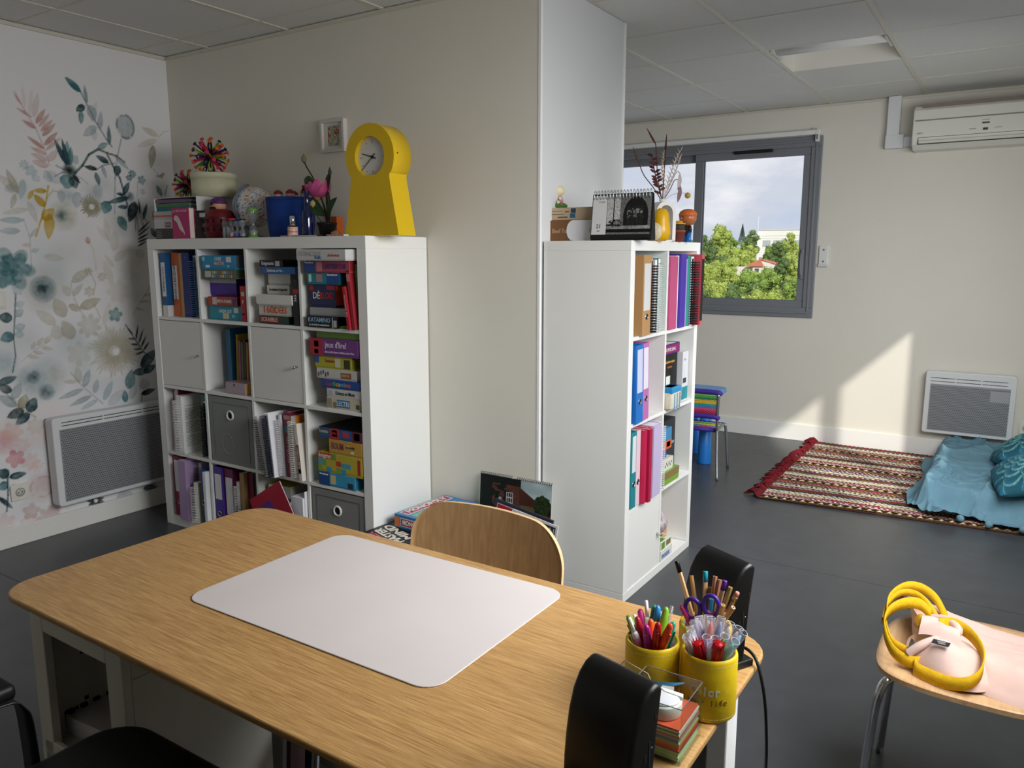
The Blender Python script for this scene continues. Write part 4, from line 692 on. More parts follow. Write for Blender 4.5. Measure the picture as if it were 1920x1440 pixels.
for i, (lab, cc, h) in enumerate((('teal notebook lowest in the letter tray', '2a6a72', .02), ('green notebook in the middle of the letter tray', '4a7a52', .018), ('mauve notebook topmost in the letter tray', '6e5a78', .016))):
    q = T('notebook', lab, 'notebook', .13, .07, ZT+.138+.0205*i, .02*i); box('pages', -.125, .125, .002, .24, .002, h-.002, mat('c8c8c4', .8), q); boxes('cover', [(-.127, .127, 0, .242, 0, .002), (-.127, .127, 0, .242, h-.002, h), (-.127, .127, 0, .003, .002, h-.002)], mat(cc, .5), q)
box_ = T('support_box', 'plain grey box under the right end of the letter tray', 'box', .285, .12); box('box', -.05, .05, 0, .22, 0, .134, mat('8a8a8c', .6), box_, bev=.0015)
# cream hat box with a toy on it
HBX, HBY = .290, .20
r = T('hat_box', 'round cream hat box standing on the letter tray', 'box', HBX, HBY, ZT+.2040)
lathe('body', [(.106, 0), (.107, .095)], mat('cfcdae', .55, noise=.06, nscale=20, key='cream_card'), r, 48); lathe('lid', [(.1095, .088), (.1100, .114), (.107, .117)], mat('d4d2b4', .5), r, 48)
def burst_ball(label, x, y, z, R):
    r = T('expanding_ball', label, 'toy', x, y, z, group='folded expanding balls')
    dirs = []; n = 42
    for i in range(n):
        zz = 1-2*(i+.5)/n; ph = i*2.39996; q = math.sqrt(1-zz*zz); dirs.append(Vector((q*math.cos(ph), q*math.sin(ph), zz)))
    lathe('core', [(R*.0001, -R*.22), (R*.16, -R*.16), (R*.22, 0), (R*.16, R*.16), (R*.0001, R*.22)], mat('8a2a20', .4), r, 12)
    groups = {}
    for i, d in enumerate(dirs):
        a = d.cross(Vector((.3, .2, 1))); a.normalize(); b = a.cross(d)
        c = ['88b82c', '201a4a', 'c83a2a', '8cbc30', 'c02a5a', '241c50'][i % 6]
        for s_ in (-1, 1):
            p0 = d*R*.15+a*s_*R*.02; p1 = d*R*.62+a*s_*R*.10; p2 = d*R*.94+a*s_*R*.045
            groups.setdefault(c, []).append(tubev([p0, p1, p2], R*.042, 4))
        e_ = d*R
        groups.setdefault(['e85a24', 'e8641e', 'c8305a', '2a1c50'][i % 4], []).append(tubev([d*R*.90, d*R*.95, d*R*1.0], [R*.07, R*.12, R*.08], 7))
    for c, ps in groups.items(): multi('scissor_arm' if c in ('88b82c', '201a4a', 'c83a2a', '8cbc30', 'c02a5a', '241c50') else 'joint_cap', ps, mat(c, .35), r, False)
    return r
burst_ball('spiky multicoloured folded ball toy sitting on the cream hat box', .272, .2, ZT+.204+.117+.084, .094)
burst_ball('spiky multicoloured folded ball toy on the letter tray beside the hat box', .060, .22, ZT+.204+.074, .080)
# pink book
r = T('book', 'bright pink boxed book with a white hand drawing standing before the tray', 'book', .270, .012)
box('cover', -.066, .066, 0, .004, 0, .146, mat('b8246a', .45), r); box('pages', -.064, .064, .004, .03, .002, .144, mat('e0d8c8', .8), r); box('back_cover', -.066, .066, .03, .034, 0, .146, mat('b8246a', .45), r)
text('LA VIE EN ROSE', r, (0, -.0012, .131), .012, mat('e8d4d8'), width=.11)
prism('printed_hand', [(-.045, .105), (-.035, .112), (-.02, .108), (-.004, .09), (.01, .065), (.028, .03), (.03, .018), (.018, .03), (.004, .036), (-.012, .05), (-.026, .078), (-.044, .088), (-.05, .097)], -.0008, 0, mat('d8d2cc', .5), r)
# pop-up barrel
r = T('barrel_game', 'dark red toy barrel with a bandana head popping from its top', 'toy', .437, .11)
lathe('barrel', [(.060, 0), (.073, .025), (.077, .065), (.072, .105), (.060, .132), (.045, .138)], mat('6e1420', .4), r, 28)
for z_ in (.02, .055, .09): lathe('hoop', [(.0725+.004*(z_ > .03), z_), (.0765+.003*(z_ > .03 and z_ < .08)-.001*(z_ > .08), z_+.006), (.073+.004*(z_ > .03), z_+.012)], mat('561018', .4), r, 28, caps=False)
boxes('sword_slot', [(math.cos(a)*.079-.003, math.cos(a)*.079+.003, math.sin(a)*.079-.003, math.sin(a)*.079+.003, z0, z0+.02) for a in (-2.3, -1.9, -1.45, -1.0, -.55) for z0 in (.032, .072)], mat('140608', .8), r)
box('sticker', -.050, -.010, -.0745, -.0725, .100, .120, mat('b8c0c0', .4), r)
hd = lathe('head', [(.0001, .128), (.028, .134), (.037, .15), (.036, .168), (.03, .178)], mat('d8a080', .5), r, 20)
lathe('bandana', [(.038, .164), (.039, .172), (.033, .185), (.016, .194), (.0001, .196)], mat('5a2a6a', .5), hd, 20)
box('beard', -.02, .016, -.04, -.02, .132, .15, mat('20140e', .8), hd, bev=.006)
box('eye_patch', -.012, .004, -.0395, -.033, .157, .169, mat('0c0c0c', .6), hd, bev=.002)
# globe
r = T('globe', 'white illustrated globe with a blue grey meridian arm', 'globe', .555, .22)
lathe('base', [(.06, 0), (.06, .008), (.02, .016), (.012, .03)], mat('5a6a78', .5), r, 24)
th = np.linspace(-PI/2, PI/2, 60); ph = np.linspace(0, 2*PI, 100); PH, TH = np.meshgrid(ph, th); Rg = .099
X = np.cos(TH)*np.cos(PH); Y = np.cos(TH)*np.sin(PH); Z = np.sin(TH)
land = (vnoise(PH+3, TH+4, 2.3, 12)*.6+vnoise(PH+3, TH+4, 6, 13)*.4) > .52
spk = vnoise(PH+3, TH+5, 24, 14) > .74
c = np.where(land[..., None], rgb('dcc8bc'), rgb('d6d9dc')); c = np.where(spk[..., None], np.where(land[..., None], rgb('7a4a3c'), rgb('4a5a6a')), c)
gridmesh('ball', X*Rg, Y*Rg, Z*Rg+.15, vcol('globe_print', .45), r, True, tolin(c))
tube('meridian', [(-.045*math.cos(a)*0+math.sin(a)*.0-.02+.02*math.cos(a), -math.cos(a)*.106, .15+math.sin(a)*.106) for a in np.linspace(-1.5, 1.45, 22)], .006, mat('6a7c90', .4), r, 8)
# little sand timers
def timer(label, x, y, h, cap, sand, rr=.015):
    q = T('sand_timer', label, 'sand timer', x, y, group='sand timers')
    lathe('cap', [(rr*1.1, 0), (rr*1.1, h*.07)], mat(cap, .35), q, 16); lathe('cap', [(rr*1.1, h*.93), (rr*1.1, h)], mat(cap, .35), q, 16)
    lathe('glass', [(rr*.9, h*.07), (rr*.95, h*.3), (rr*.2, h*.5), (rr*.95, h*.7), (rr*.9, h*.93)], glassy('vial', 'e8eef0', body=.12), q, 16, caps=False)
    lathe('sand', [(rr*.8, h*.075), (rr*.85, h*.22), (.0005, h*.3)], mat(sand, .8), q, 14)
timer('sand timer with a red cap', .632, .03, .088, 'c02a3a', 'e8d8d8'); timer('sand timer with navy caps beside the red capped one', .667, .03, .082, '1c2a80', '3048b0')
timer('sand timer with black caps and violet sand', .702, .03, .084, '15151a', '8a80b0'); timer('taller sand timer with a lime green lid before the blue basket', .722, .075, .13, '6cc02c', 'c8c4b8', .022)
for i, (lab, x) in enumerate((('clear plastic pot first in the row of sand timers', .565), ('clear plastic pot second in the row of sand timers', .592))):
    q = T('sand_timer', lab, 'sand timer', x, .04, group='sand timers'); lathe('pot', [(.012, 0), (.012, .074)], glassy('vial'), q, 14); lathe('filling', [(.009, .002), (.009, .05)], mat('b8b8b4', .6), q, 12)
# blue basket with finger puppets
r = T('fabric_basket', 'large royal blue fabric basket on the shelf', 'basket', .872, .17)
lathe('body', [(.098, 0), (.104, .05), (.108, .12), (.111, .178), (.108, .18), (.104, .12), (.095, .01)], mat('123a8a', .85, noise=.12, nscale=70, bump=.5, key='blue_cotton', aniso=(1, 1, 6)), r, 40, caps=False)
lathe('bottom', [(.098, .001), (.097, .004)], mat('123a8a', .85), r, 40); lathe('seam', [(.1095, .162), (.1115, .165), (.111, .168)], mat('0e2f74', .85), r, 40, caps=False)
for i, (x, y, cc, hc) in enumerate(((-.035, -.04, 'b03a50', 'd8a890'), (.045, -.04, '8a2a6a', 'c89878'), (-.01, .03, '5a4a8a', 'd0a080'))):
    q = T('puppet', ('small red puppet peeking out of the blue basket', 'small magenta puppet peeking out of the blue basket', 'small violet puppet at the back of the blue basket')[i], 'puppet', .872+x, .17+y, ZT+.006, group='puppets in the basket')
    lathe('body', [(.03, 0), (.032, .1), (.02, .165), (.012, .172)], mat(cc, .8), q, 14); hd = lathe('head', [(.008, .168), (.018, .176), (.02, .188), (.012, .2), (.0001, .203)], mat(hc, .6), q, 14)
    lathe('hair', [(.0205, .188), (.019, .198), (.008, .207), (.0001, .208)], mat('7a2a34', .8), hd, 14)
# bottles
r = T('cosmetic_bottle', 'small pink nail varnish sized bottle with a tall silver cap', 'bottle', 1.040, .025)
lathe('bottle', [(.021, 0), (.0225, .003), (.0225, .04), (.018, .046), (.011, .05)], mat('d8b0a4', .3), r, 24); lathe('collar', [(.0226, .036), (.0205, .045), (.0105, .05)], mat('2a1412', .3), r, 24); lathe('cap', [(.0115, .049), (.0112, .087), (.009, .0885)], mat('cfd0d4', .22, .9), r, 20)
lathe('printed_ring', [(.0227, .018), (.0227, .024)], mat('b87868', .5), r, 24, caps=False)
r = T('glass_bottle', 'tall cobalt blue glass bottle beside the flower pot', 'bottle', 1.095, .06)
lathe('bottle', [(.023, 0), (.0245, .005), (.0245, .085), (.021, .105), (.0125, .118), (.0115, .185), (.013, .187), (.013, .193)], mat('0a1444', .08, spec=.8, key='cobalt_glass'), r, 28)
# potted artificial magnolia
r = T('potted_flower', 'potted pink magnolia in a small black pot', 'plant', 1.147, .125)
lathe('pot', [(.032, 0), (.040, .050), (.044, .052), (.044, .062), (.040, .062), (.036, .03)], mat('101112', .45), r, 28); lathe('soil', [(.039, .052), (.0001, .056)], mat('2a2018', .9), r, 20, caps=False)
for pth, rr_ in (([(0, 0, .05), (-.012, 0, .12), (-.03, -.004, .175), (-.044, -.004, .19)], .004), ([(.004, 0, .05), (.004, 0, .14), (.006, 0, .19), (.02, 0, .225), (.028, 0, .262)], .0045), ([(-.03, 0, .19), (-.075, 0, .255), (-.11, .0, .30), (-.125, 0, .325)], .003), ([(.012, 0, .05), (.018, .004, .12), (.012, .004, .19)], .003)):
    tube('stem', smooth_path(pth), rr_, mat('3c2a22', .8), r, 7)
def leafmesh(name, base, tip, wd, m, parent, up=(0, -1, .3), curl=.12, n=8):
    b = Vector(base); d = Vector(tip)-b; L = d.length; s = d.cross(Vector(up)); s.normalize(); nrm = s.cross(d); nrm.normalize(); v = []; f = []
    for i in range(n+1):
        t = i/n; hw = wd*.5*math.sin(PI*min(1, t*.96+.02))**.75; c = b+d*t+nrm*curl*L*math.sin(PI*t)
        v += [tuple(c-s*hw+nrm*hw*.25), tuple(c-nrm*hw*.08), tuple(c+s*hw+nrm*hw*.25)]
    for i in range(n): k = 3*i; f += [(k, k+1, k+4, k+3), (k+1, k+2, k+5, k+4)]
    return pyd(name, v, f, m, parent, True)
PET = mat('c8528c', .5, noise=.25, nscale=25, key='petal_pink'); LEA = mat('2f4a26', .5, noise=.2, nscale=30, key='leaf_green')
for a, tl_, wd in ((-2.2, .075, .05), (-1.5, .07, .06), (-.9, .08, .055), (-.2, .075, .055), (.8, .07, .055), (1.8, .07, .055), (2.8, .075, .05)):
    leafmesh('petal', (-.045, -.004, .165), (-.045+math.cos(a)*.068, -.004+math.sin(a)*.05, .165+tl_), wd, PET, r, (-math.cos(a), -math.sin(a), .4), -.22)
lathe('sepal', [(.0001, .155), (.012, .16), (.02, .175), (.022, .185)], mat('b08a60', .7), r, 14, loc=(-.045, -.004, 0), caps=False)
lathe('bud', [(.0001, 0), (.011, .012), (.012, .024), (.0001, .044)], mat('8a7a50', .7), r, 12, loc=(-.128, 0, .318)); lathe('bud', [(.0001, 0), (.008, .01), (.008, .02), (.0001, .04)], mat('5a6068', .7), r, 12, loc=(.028, 0, .258))
lathe('bud', [(.0001, 0), (.012, .012), (.012, .024), (.0001, .036)], mat('c8b878', .7), r, 12, loc=(-.062, -.02, .125))
for b, tp, wd in (((.01, 0, .075), (.075, -.01, .165), .045), ((-.01, 0, .09), (-.09, -.01, .14), .042), ((-.01, 0, .10), (-.085, .0, .18), .03), ((-.07, 0, .235), (-.12, -.01, .25), .04), ((.015, 0, .20), (.035, -.01, .27), .022)): leafmesh('leaf', b, tp, wd, LEA, r)
fl_ = [(-.115+math.cos(a)*.016, -.01+math.sin(a)*.012, .2+.012*math.sin(3*a)) for a in np.linspace(0, 6.2, 9)]
multi('berry_cluster', [tubev([p, (p[0], p[1], p[2]+.012)], [.007, .005], 6) for p in fl_], mat('8a3040', .6), r)
tube('stem', smooth_path([(-.115, -.005, .2), (-.1, 0, .14), (-.03, 0, .06)]), .002, mat('4a5a3a', .7), r, 6)
r = T('wooden_cone', 'small wooden cone shaped top lying beside the black pot', 'toy', 1.252, .07, ZT+.013, rot=(0, PI/2, .5))
lathe('body', [(.0001, -.022), (.006, -.018), (.014, .004), (.013, .016), (.0001, .022)], mat('a8744a', .5), r, 18)
r = T('orange_block', 'small orange wooden block behind the blue bottle', 'block', .985, .345); box('block', -.02, .02, -.02, .02, 0, .1, mat('c8601c', .5), r, bev=.002)
r = T('picture_frame', 'small pale framed picture leaning on the wall behind the basket', 'picture frame', .80, .375, rot=(-.12, 0, 0))
boxes('frame', [(-.10, -.085, -.012, 0, 0, .24), (.085, .10, -.012, 0, 0, .24), (-.085, .085, -.012, 0, 0, .015), (-.085, .085, -.012, 0, .225, .24)], mat('8a8478', .5), r, bev=.001); box('picture', -.085, .085, -.006, -.003, .015, .225, mat('c8c6be', .6), r)
r = T('book', 'thin black book lying flat under the flower pot edge', 'book', 1.11, .006, ZT); box('cover', -.13, .10, 0, .03, 0, .006, mat('15120f', .5), r); box('pages', -.128, .098, -.001, .028, .0012, .0048, mat('c8c0ac', .8), r)
r = T('magazine', 'thin magazine with a colourful edge lying before the clock', 'magazine', 1.315, .004, ZT)
box('pages', -.05, .05, 0, .028, 0, .006, mat('c8c8cc', .7), r); boxes('printed_edge', [(-.05+.02*i, -.034+.02*i, -.0006, 0, .001, .005) for i in range(5)], mat('c05a50', .5), r)
# keyhole shaped yellow clock
CX = 1.475
ck = T('clock', 'tall yellow keyhole shaped metal clock on the white shelf', 'clock', CX, .05)
def clock_outline(s=1.0):
    P = [(-.146, 0), (-.104, .222)]; R = .130; cz = .312
    a0 = math.asin((.248-cz)/R); pts = []
    P += [(-.103, .232), (-.1055, .243)]
    for a in np.linspace(PI-a0+.02, a0-.02, 40): P.append((R*math.cos(a), cz+R*math.sin(a)))
    P += [(.1055, .243), (.103, .232), (.104, .222), (.146, 0)]
    return P
YEL = mat('e0ba12', .42, key='clock_yellow')
out = clock_outline(); n_ = len(out)
# front plate with round opening: ring of quads between outline and dial circle
ro = .079; cz = .312
def rayring(k):
    ang = [math.atan2(p[1]-cz, p[0]) for p in out]; return [(ro*math.cos(a), cz+ro*math.sin(a)) for a in ang]
inn = rayring(0)
v = [(x, 0, z) for x, z in out]+[(x, 0, z) for x, z in inn]+[(x, .022, z) for x, z in inn]; f = []
for i in range(n_):
    j = (i+1) % n_; f += [(i, j, n_+j, n_+i), (n_+i, n_+j, 2*n_+j, 2*n_+i)]
pyd('front_plate', v, f, YEL, ck)
v = [(x, 0, z) for x, z in out]+[(x, .105, z) for x, z in out]; f = [(i, i+n_, (i+1) % n_+n_, (i+1) % n_) for i in range(n_)]+[tuple(range(2*n_-1, n_-1, -1))]
sb = pyd('case', v, f, YEL, ck); sb.data.polygons.foreach_set('use_smooth', [3 < i < 44 for i in range(len(f))])
for (x, z_) in ((.1302, .32), (.139, .022)): lathe('screw', [(.004, 0), (.0035, .002)], mat('3a3014', .5), sb, 12, M=Matrix.Translation((x-.0015, .022, z_)) @ Matrix.Rotation(PI/2, 4, 'Y'))
dl = lathe('dial', [(.079, 0), (.079, .004)], mat('d8d8d6', .5), ck, 48, M=Matrix.Translation((0, .024, cz)) @ Matrix.Rotation(PI/2, 4, 'X'), smooth=False)
lathe('dial_ring', [(.079, .0), (.0785, .0215)], YEL, ck, 48, caps=False, M=Matrix.Translation((0, .022, cz)) @ Matrix.Rotation(PI/2, 4, 'X'))
dots = []
for h_ in range(12):
    a = PI/2-h_*PI/6
    for k in range(1 if h_ % 3 else 2): dots.append((math.cos(a)*(.064-.008*k), math.sin(a)*(.064-.008*k)+cz))
boxes('hour_dot', [(x-.0014, x+.0014, .0186, .0196, z_-.0014, z_+.0014) for x, z_ in dots], mat('2a2a2a', .6), dl)
def hand(nm, a, L, tail, wd):
    d = (math.cos(a), math.sin(a)); n2 = (-d[1], d[0]); y = .016
    q = [(-d[0]*tail+n2[0]*wd, -d[1]*tail+n2[1]*wd), (d[0]*L+n2[0]*wd*.6, d[1]*L+n2[1]*wd*.6), (d[0]*L-n2[0]*wd*.6, d[1]*L-n2[1]*wd*.6), (-d[0]*tail-n2[0]*wd, -d[1]*tail-n2[1]*wd)]
    prism(nm, [(x, z_+cz) for x, z_ in q], y, y+.0012, mat('0c0c0c', .4), ck)
hand('hour_hand', math.radians(163), .056, .02, .0022); hand('minute_hand', math.radians(221), .078, .02, .0016)
lathe('hand_hub', [(.006, 0), (.006, .004)], mat('0c0c0c', .4), ck, 16, M=Matrix.Translation((0, .019, cz)) @ Matrix.Rotation(PI/2, 4, 'X'))
# small framed print on the wall
fr = thing('wall_picture', 'small white framed print hanging on the cream wall beside the clock', 'picture', (.944, YB, 1.961))
boxes('frame', [(-.078, -.064, -.024, 0, -.074, .074), (.064, .078, -.024, 0, -.074, .074), (-.064, .064, -.024, 0, -.074, -.06), (-.064, .064, -.024, 0, .06, .074)], mat('cfc9c2', .5), fr, bev=.001)
box('mount', -.064, .064, -.01, -.006, -.06, .06, mat('d8d6d2', .7), fr)
xx = np.linspace(-.036, .036, 60); zz = np.linspace(-.046, .046, 80); X, Z = np.meshgrid(xx, zz); n1_ = vnoise(X+2, Z+2, 160, 31); n2_ = vnoise(X+2, Z+2, 90, 32)
c = np.where((n1_ > .5)[..., None], rgb('8a9a78'), rgb('c8c0a8')); c = np.where((n1_ < .25)[..., None], rgb('2a3020'), c); c = np.where((n2_ > .7)[..., None], rgb('b04030'), c)
gridmesh('print', X, np.full_like(X, -.0105), Z, vcol('print_ink', .6), fr, False, tolin(c))

# ================================================================ things on top of the narrow unit
ZU = HB+.0005
r = thing('card_box', 'long brown cardboard box with a white round-ended flap', 'box', (2.185, .486, ZU), .03)
box('box', -.165, .11, 0, .20, 0, .084, mat('7a5230', .6, key='kraft_brown'), r, bev=.0015); text('Mini Beef Toon', r, (-.085, -.0012, .04), .019, mat('c8b090'), width=.13)
v = [(-.012, .084), (.10, .084), (.10, .001), (-.0, .001)]
prism('flap', [(.11, .083)]+[(-.012+.0-.03*math.sin(a)+.0, .042+.041*math.cos(a)) for a in np.linspace(0, PI, 14)]+[(.11, .001)], -.003, -.0005, mat('e8e8ec', .4), r)
tube('flap_mark', [(.075+.014*math.cos(a), -.0035, .035+.02*math.sin(a)) for a in np.linspace(0, PI, 10)], .0008, mat('707074', .6), r, 5)
r = thing('card_box', 'pale tan card box with printed stamps lying on the brown box', 'box', (2.155, .496, ZU+.085), .03)
box('box', -.14, .115, 0, .19, 0, .05, mat('c2ab8e', .6, key='kraft_pale'), r, bev=.0015)
for a, b, c_, d_, cc in ((-.115, -.10, .004, .022, '8a3a48'), (-.0, .022, .028, .046, '24485a'), (-.004, .02, .008, .026, '2a6a8a'), (-.028, -.008, .03, .036, 'a8503c'), (-.09, -.03, .022, .024, '5a4a3a'), (-.06, -.015, .008, .014, '6a5a48'), (-.1, -.04, .034, .037, '8a7a66')): box('printed_stamp', a, b, -.0006, 0, c_, d_, mat(cc, .6), r)
box('printed_panel', .1152, .1158, .05, .14, .015, .036, mat('8a7258', .6), r)
# peg doll ornament
r = thing('figurine', 'small cream headed figurine in pink on a green cushion', 'figurine', (2.055, .56, ZU+.1355))
lathe('cushion', [(.03, 0), (.042, .006), (.043, .014), (.034, .021), (.02, .024)], mat('4a7a34', .6), r, 24); lathe('body', [(.022, .02), (.025, .03), (.021, .045), (.013, .054)], mat('d878b0', .35), r, 20)
lathe('head', [(.0001, .048), (.018, .052), (.029, .064), (.031, .075), (.026, .088), (.012, .097), (.0001, .099)], mat('e8dcb4', .4), r, 24)
multi('limb', [tubev([(s*.018, -.012, .045), (s*.026, -.02, .035)], [.007, .006], 8) for s in (-1, 1)]+[tubev([(s*.012, -.014, .026), (s*.016+.008, -.038, .024)], [.008, .007], 8) for s in (-1, 1)], mat('e8dcb4', .4), r)
lathe('flower', [(.003, 0), (.006, .002), (.003, .004)], mat('e0a040', .5), r, 8, loc=(.04, -.035, .014))
# standing desk calendar
r = thing('desk_calendar', 'black wire-bound desk calendar with a black and white street photo', 'calendar', (2.405, .432, ZU), -.02)
prism('easel', [(.002, 0), (.045, 0), (.024, .174)], -.128, .128, mat('141416', .5), r, plane='yz')
r2 = Matrix.Rotation(-.18, 4, 'X')
pg = box('page', -.127, .127, -.004, -.0015, .006, .178, mat('1a1a1c', .4), r); pg.rotation_euler = (-.115, 0, 0)
nx, nz2 = 130, 110; X, Z = np.meshgrid(np.linspace(0, 1, nx), np.linspace(0, 1, nz2))
img = np.full(X.shape, .14); img[(X < .3) & (Z > .26)] = .72; img[(X > .14) & (X < .17) & (Z > .25)] = .12
arch = ((X-.66)**2/.08+(Z-.45)**2/.24 < 1) | ((np.abs(X-.66) < .28) & (Z < .45) & (Z > .2)); img[(X > .3) & ~arch & (Z > .22)] = .42; img[arch] = .10
inner = (np.abs(X-.66) < .2) & (Z > .24) & (Z < .7); img[inner] = .14+.35*(vnoise(X[inner]+2, Z[inner]+2, 24, 41) > .62)*(Z[inner] > .42)*(Z[inner] < .64)
img[(np.abs((X*40) % 4-2) < .3) & inner] = .05; fg = (Z < .22); img[fg] = .48+.15*vnoise(X[fg]+1, Z[fg], 9, 42); img[(Z < .13)] = .08; img[(Z < .05)] = .42
mo = ((X-.2)**2/.03+(Z-.28)**2/.01 < 1) & (vnoise(X+1, Z+1, 40, 43) > .45); img[mo] = .05; img[((X-.24)**2/.004+(Z-.30)**2/.004 < 1)] = .55*vnoise(X+3, Z, 30, 44)[((X-.24)**2/.004+(Z-.30)**2/.004 < 1)]+.1
img = img*(.8+.4*vnoise(X+4, Z+4, 45, 45)); cimg = np.repeat(img[..., None], 3, 2)
gridmesh('photo', -.06+X*.184, np.full_like(X, -.0045), .022+Z*.152, vcol('photo_ink', .35), pg, False, tolin(cimg))
box('date_strip', -.124, -.062, -.0048, -.004, .022, .172, mat('dcdcdc', .5), pg); text('21', pg, (-.093, -.0056, .054), .016, mat('303034')); text('JUIN', pg, (-.093, -.0056, .036), .004, mat('303034')); text('Le Temps', pg, (-.084, -.0056, .148), .005, mat('505054'))
multi('wire_binding', [tubev([(-.118+.0138*i, -.002+math.cos(a)*.009, .174+math.sin(a)*.018) for a in np.linspace(0, 2*PI, 13)[:-1]], .0014, 6, True) for i in range(18)], STEEL, pg)
# arch vase with dried stems
r = thing('arch_vase', 'white arch shaped vase holding dried stems', 'vase', (2.425, .80, ZU), 1.0)
A_ = [(-.05, 0)]+[(.05*math.cos(a), .115+.05*math.sin(a)) for a in np.linspace(PI, 0, 20)]+[(.05, 0)]; B_ = [(.034, 0)]+[(.034*math.cos(a), .115+.034*math.sin(a)) for a in np.linspace(0, PI, 20)]+[(-.034, 0)]
v = []; f = []; ring = A_; ringb = [(-.034, 0)]+[(.034*math.cos(a), .115+.034*math.sin(a)) for a in np.linspace(PI, 0, 20)]+[(.034, 0)]
N = len(ring)
for y in (-.03, .03):
    v += [(a, y, b) for a, b in ring]+[(a, y, b) for a, b in ringb]
for i in range(N-1): f += [(i, i+1, N+i+1, N+i), (2*N+i+1, 2*N+i, 3*N+i, 3*N+i+1), (i+1, i, 2*N+i, 2*N+i+1), (N+i, N+i+1, 3*N+i+1, 3*N+i)]
f += [(0, N, 3*N, 2*N), (N-1, 2*N-1, 4*N-1, 3*N-1)]
pyd('arch', v, f, mat('e6e2de', .6), r); box('foot', -.05, .05, -.03, .03, 0, .006, mat('e6e2de', .6), r)
lathe('neck', [(.012, 0), (.014, .016), (.011, .016), (.009, 0)], mat('e6e2de', .6), r, 16, loc=(0, 0, .160), caps=False)
DRY = [('tall curled rust brown dried stem in the arch vase', [(0, 0, 0), (-.02, 0, .09), (-.03, 0, .18), (-.035, 0, .235), (-.045, .0, .252)], 'tip', '4a2418'), ('tall straight rust brown dried stem in the arch vase', [(0, 0, 0), (.003, 0, .1), (.006, 0, .2), (.008, .0, .25)], 'tip', '40200f'),
       ('bent thin dried stem reaching left from the arch vase', [(0, 0, 0), (-.04, 0, .06), (-.08, .0, .11), (-.1, .0, .155), (-.118, 0, .198)], 'tip', '5a3a2c'), ('dark red leafy dried branch in the arch vase', [(0, 0, 0), (-.018, 0, .06), (-.035, .0, .12), (-.05, 0, .195)], 'leaf', '4a1c16'),
       ('pale feathery dried grass leaning right in the arch vase', [(0, 0, 0), (.02, 0, .08), (.045, .0, .16), (.075, 0, .222)], 'feather', 'cfc2b0'), ('second pale feathery dried grass in the arch vase', [(0, 0, 0), (.025, 0, .07), (.055, 0, .14), (.07, 0, .19)], 'feather', 'c8bcae'),
       ('beige plume of dried grass in the middle of the arch vase', [(0, 0, 0), (.0, 0, .08), (-.005, 0, .15), (-.0, 0, .21)], 'feather', 'c0a488'), ('drooping mauve dried pod on a curved stem in the arch vase', [(0, 0, 0), (.03, 0, .05), (.05, 0, .09), (.07, 0, .085), (.075, 0, .06)], 'pod', '8a6a78'), ('pale drooping dried leaf in the arch vase', [(0, 0, 0), (.035, 0, .08), (.06, 0, .125), (.075, 0, .11)], 'pod', 'c0b8b4')]
for k, (lab, pth, kind, cc) in enumerate(DRY):
    q = thing('dried_stem', lab, 'dried stem', (2.425, .80, ZU+.163), .45+.03*k, 'dried stems in the arch vase')
    P_ = smooth_path(pth, 5); tube('stem', P_, .0022 if kind != 'feather' else .0012, mat(cc, .8), q, 6)
    M_ = mat(cc, .75); nl = {'tip': 0, 'leaf': 17, 'feather': 26, 'pod': 1}[kind]
    if kind == 'tip': lathe('seed_head', [(.001, 0), (.0045, .02), (.003, .05), (.001, .075)], M_, q, 8, M=axisM(P_[-6], P_[-1])[0])
    elif kind == 'pod': leafmesh('pod', P_[-3], (P_[-1][0]-.01, P_[-1][1], P_[-1][2]-.06), .018, M_, q)
    else:
        ps = []
        for i in range(nl):
            t_ = .25+.74*i/nl; p = P_[int(t_*(len(P_)-1))]; s = 1 if i % 2 else -1
            L = (.026 if kind == 'leaf' else .016)*(1.1-.4*t_)
            if kind == 'leaf': leafmesh('leaf', p, (p[0]+s*L, p[1]+random.uniform(-.012, .012), p[2]+.012), .012, M_, q)
            else: ps.append(tubev([p, (p[0]+s*L*.7, p[1]+random.uniform(-.006, .006), p[2]+.014)], [.0022, .0006], 4))
        if ps: multi('plume', ps, M_, q)['kind'] = 'stuff'
# plain yellow pebble shaped ornament with a pale tag
r = thing('ornament', 'glossy yellow pebble shaped ornament with a speckled round card', 'ornament', (2.474, .672, ZU))
lathe('body', [(.02, 0), (.033, .008), (.040, .03), (.037, .06), (.032, .085), (.031, .105), (.024, .122), (.009, .13), (.0001, .1305)], mat('dba912', .25, key='gloss_yellow'), r, 28)
lathe('card', [(.036, 0), (.036, .002)], mat('d8c8a8', .6, noise=.25, nscale=160, key='speckle'), r, 28, M=Matrix.Translation((-.012, -.042, .0365)) @ Matrix.Rotation(PI/2, 4, 'X'))
# cactus pot and little figure
r = thing('potted_cactus', 'small terracotta pot with a cactus wearing a yellow straw hat', 'plant', (2.462, .905, ZU))
lathe('pot', [(.019, 0), (.026, .04), (.028, .04), (.028, .05), (.024, .05)], mat('8a4434', .7), r, 22); lathe('cactus', [(.02, .046), (.024, .058), (.022, .072), (.012, .08)], mat('3a3a30', .9, noise=.4, nscale=200, key='cactus'), r, 18); lathe('hat', [(.0001, .09), (.014, .088), (.016, .08), (.028, .077), (.028, .074), (.0001, .076)], mat('d89c2c', .6), r, 20)
r = thing('toy_figure', 'small toy figure with orange hair, brown face and blue trousers', 'figurine', (2.470, .985, ZU), -.5)
multi('leg', [tubev([(s*.011, 0, 0), (s*.011, 0, .012), (s*.009, 0, .04)], [.012, .01, .011], 10) for s in (-1, 1)], mat('1f6ab8', .3), r); lathe('torso', [(.018, .036), (.02, .055), (.014, .07), (.008, .074)], mat('20242c', .4), r, 16)
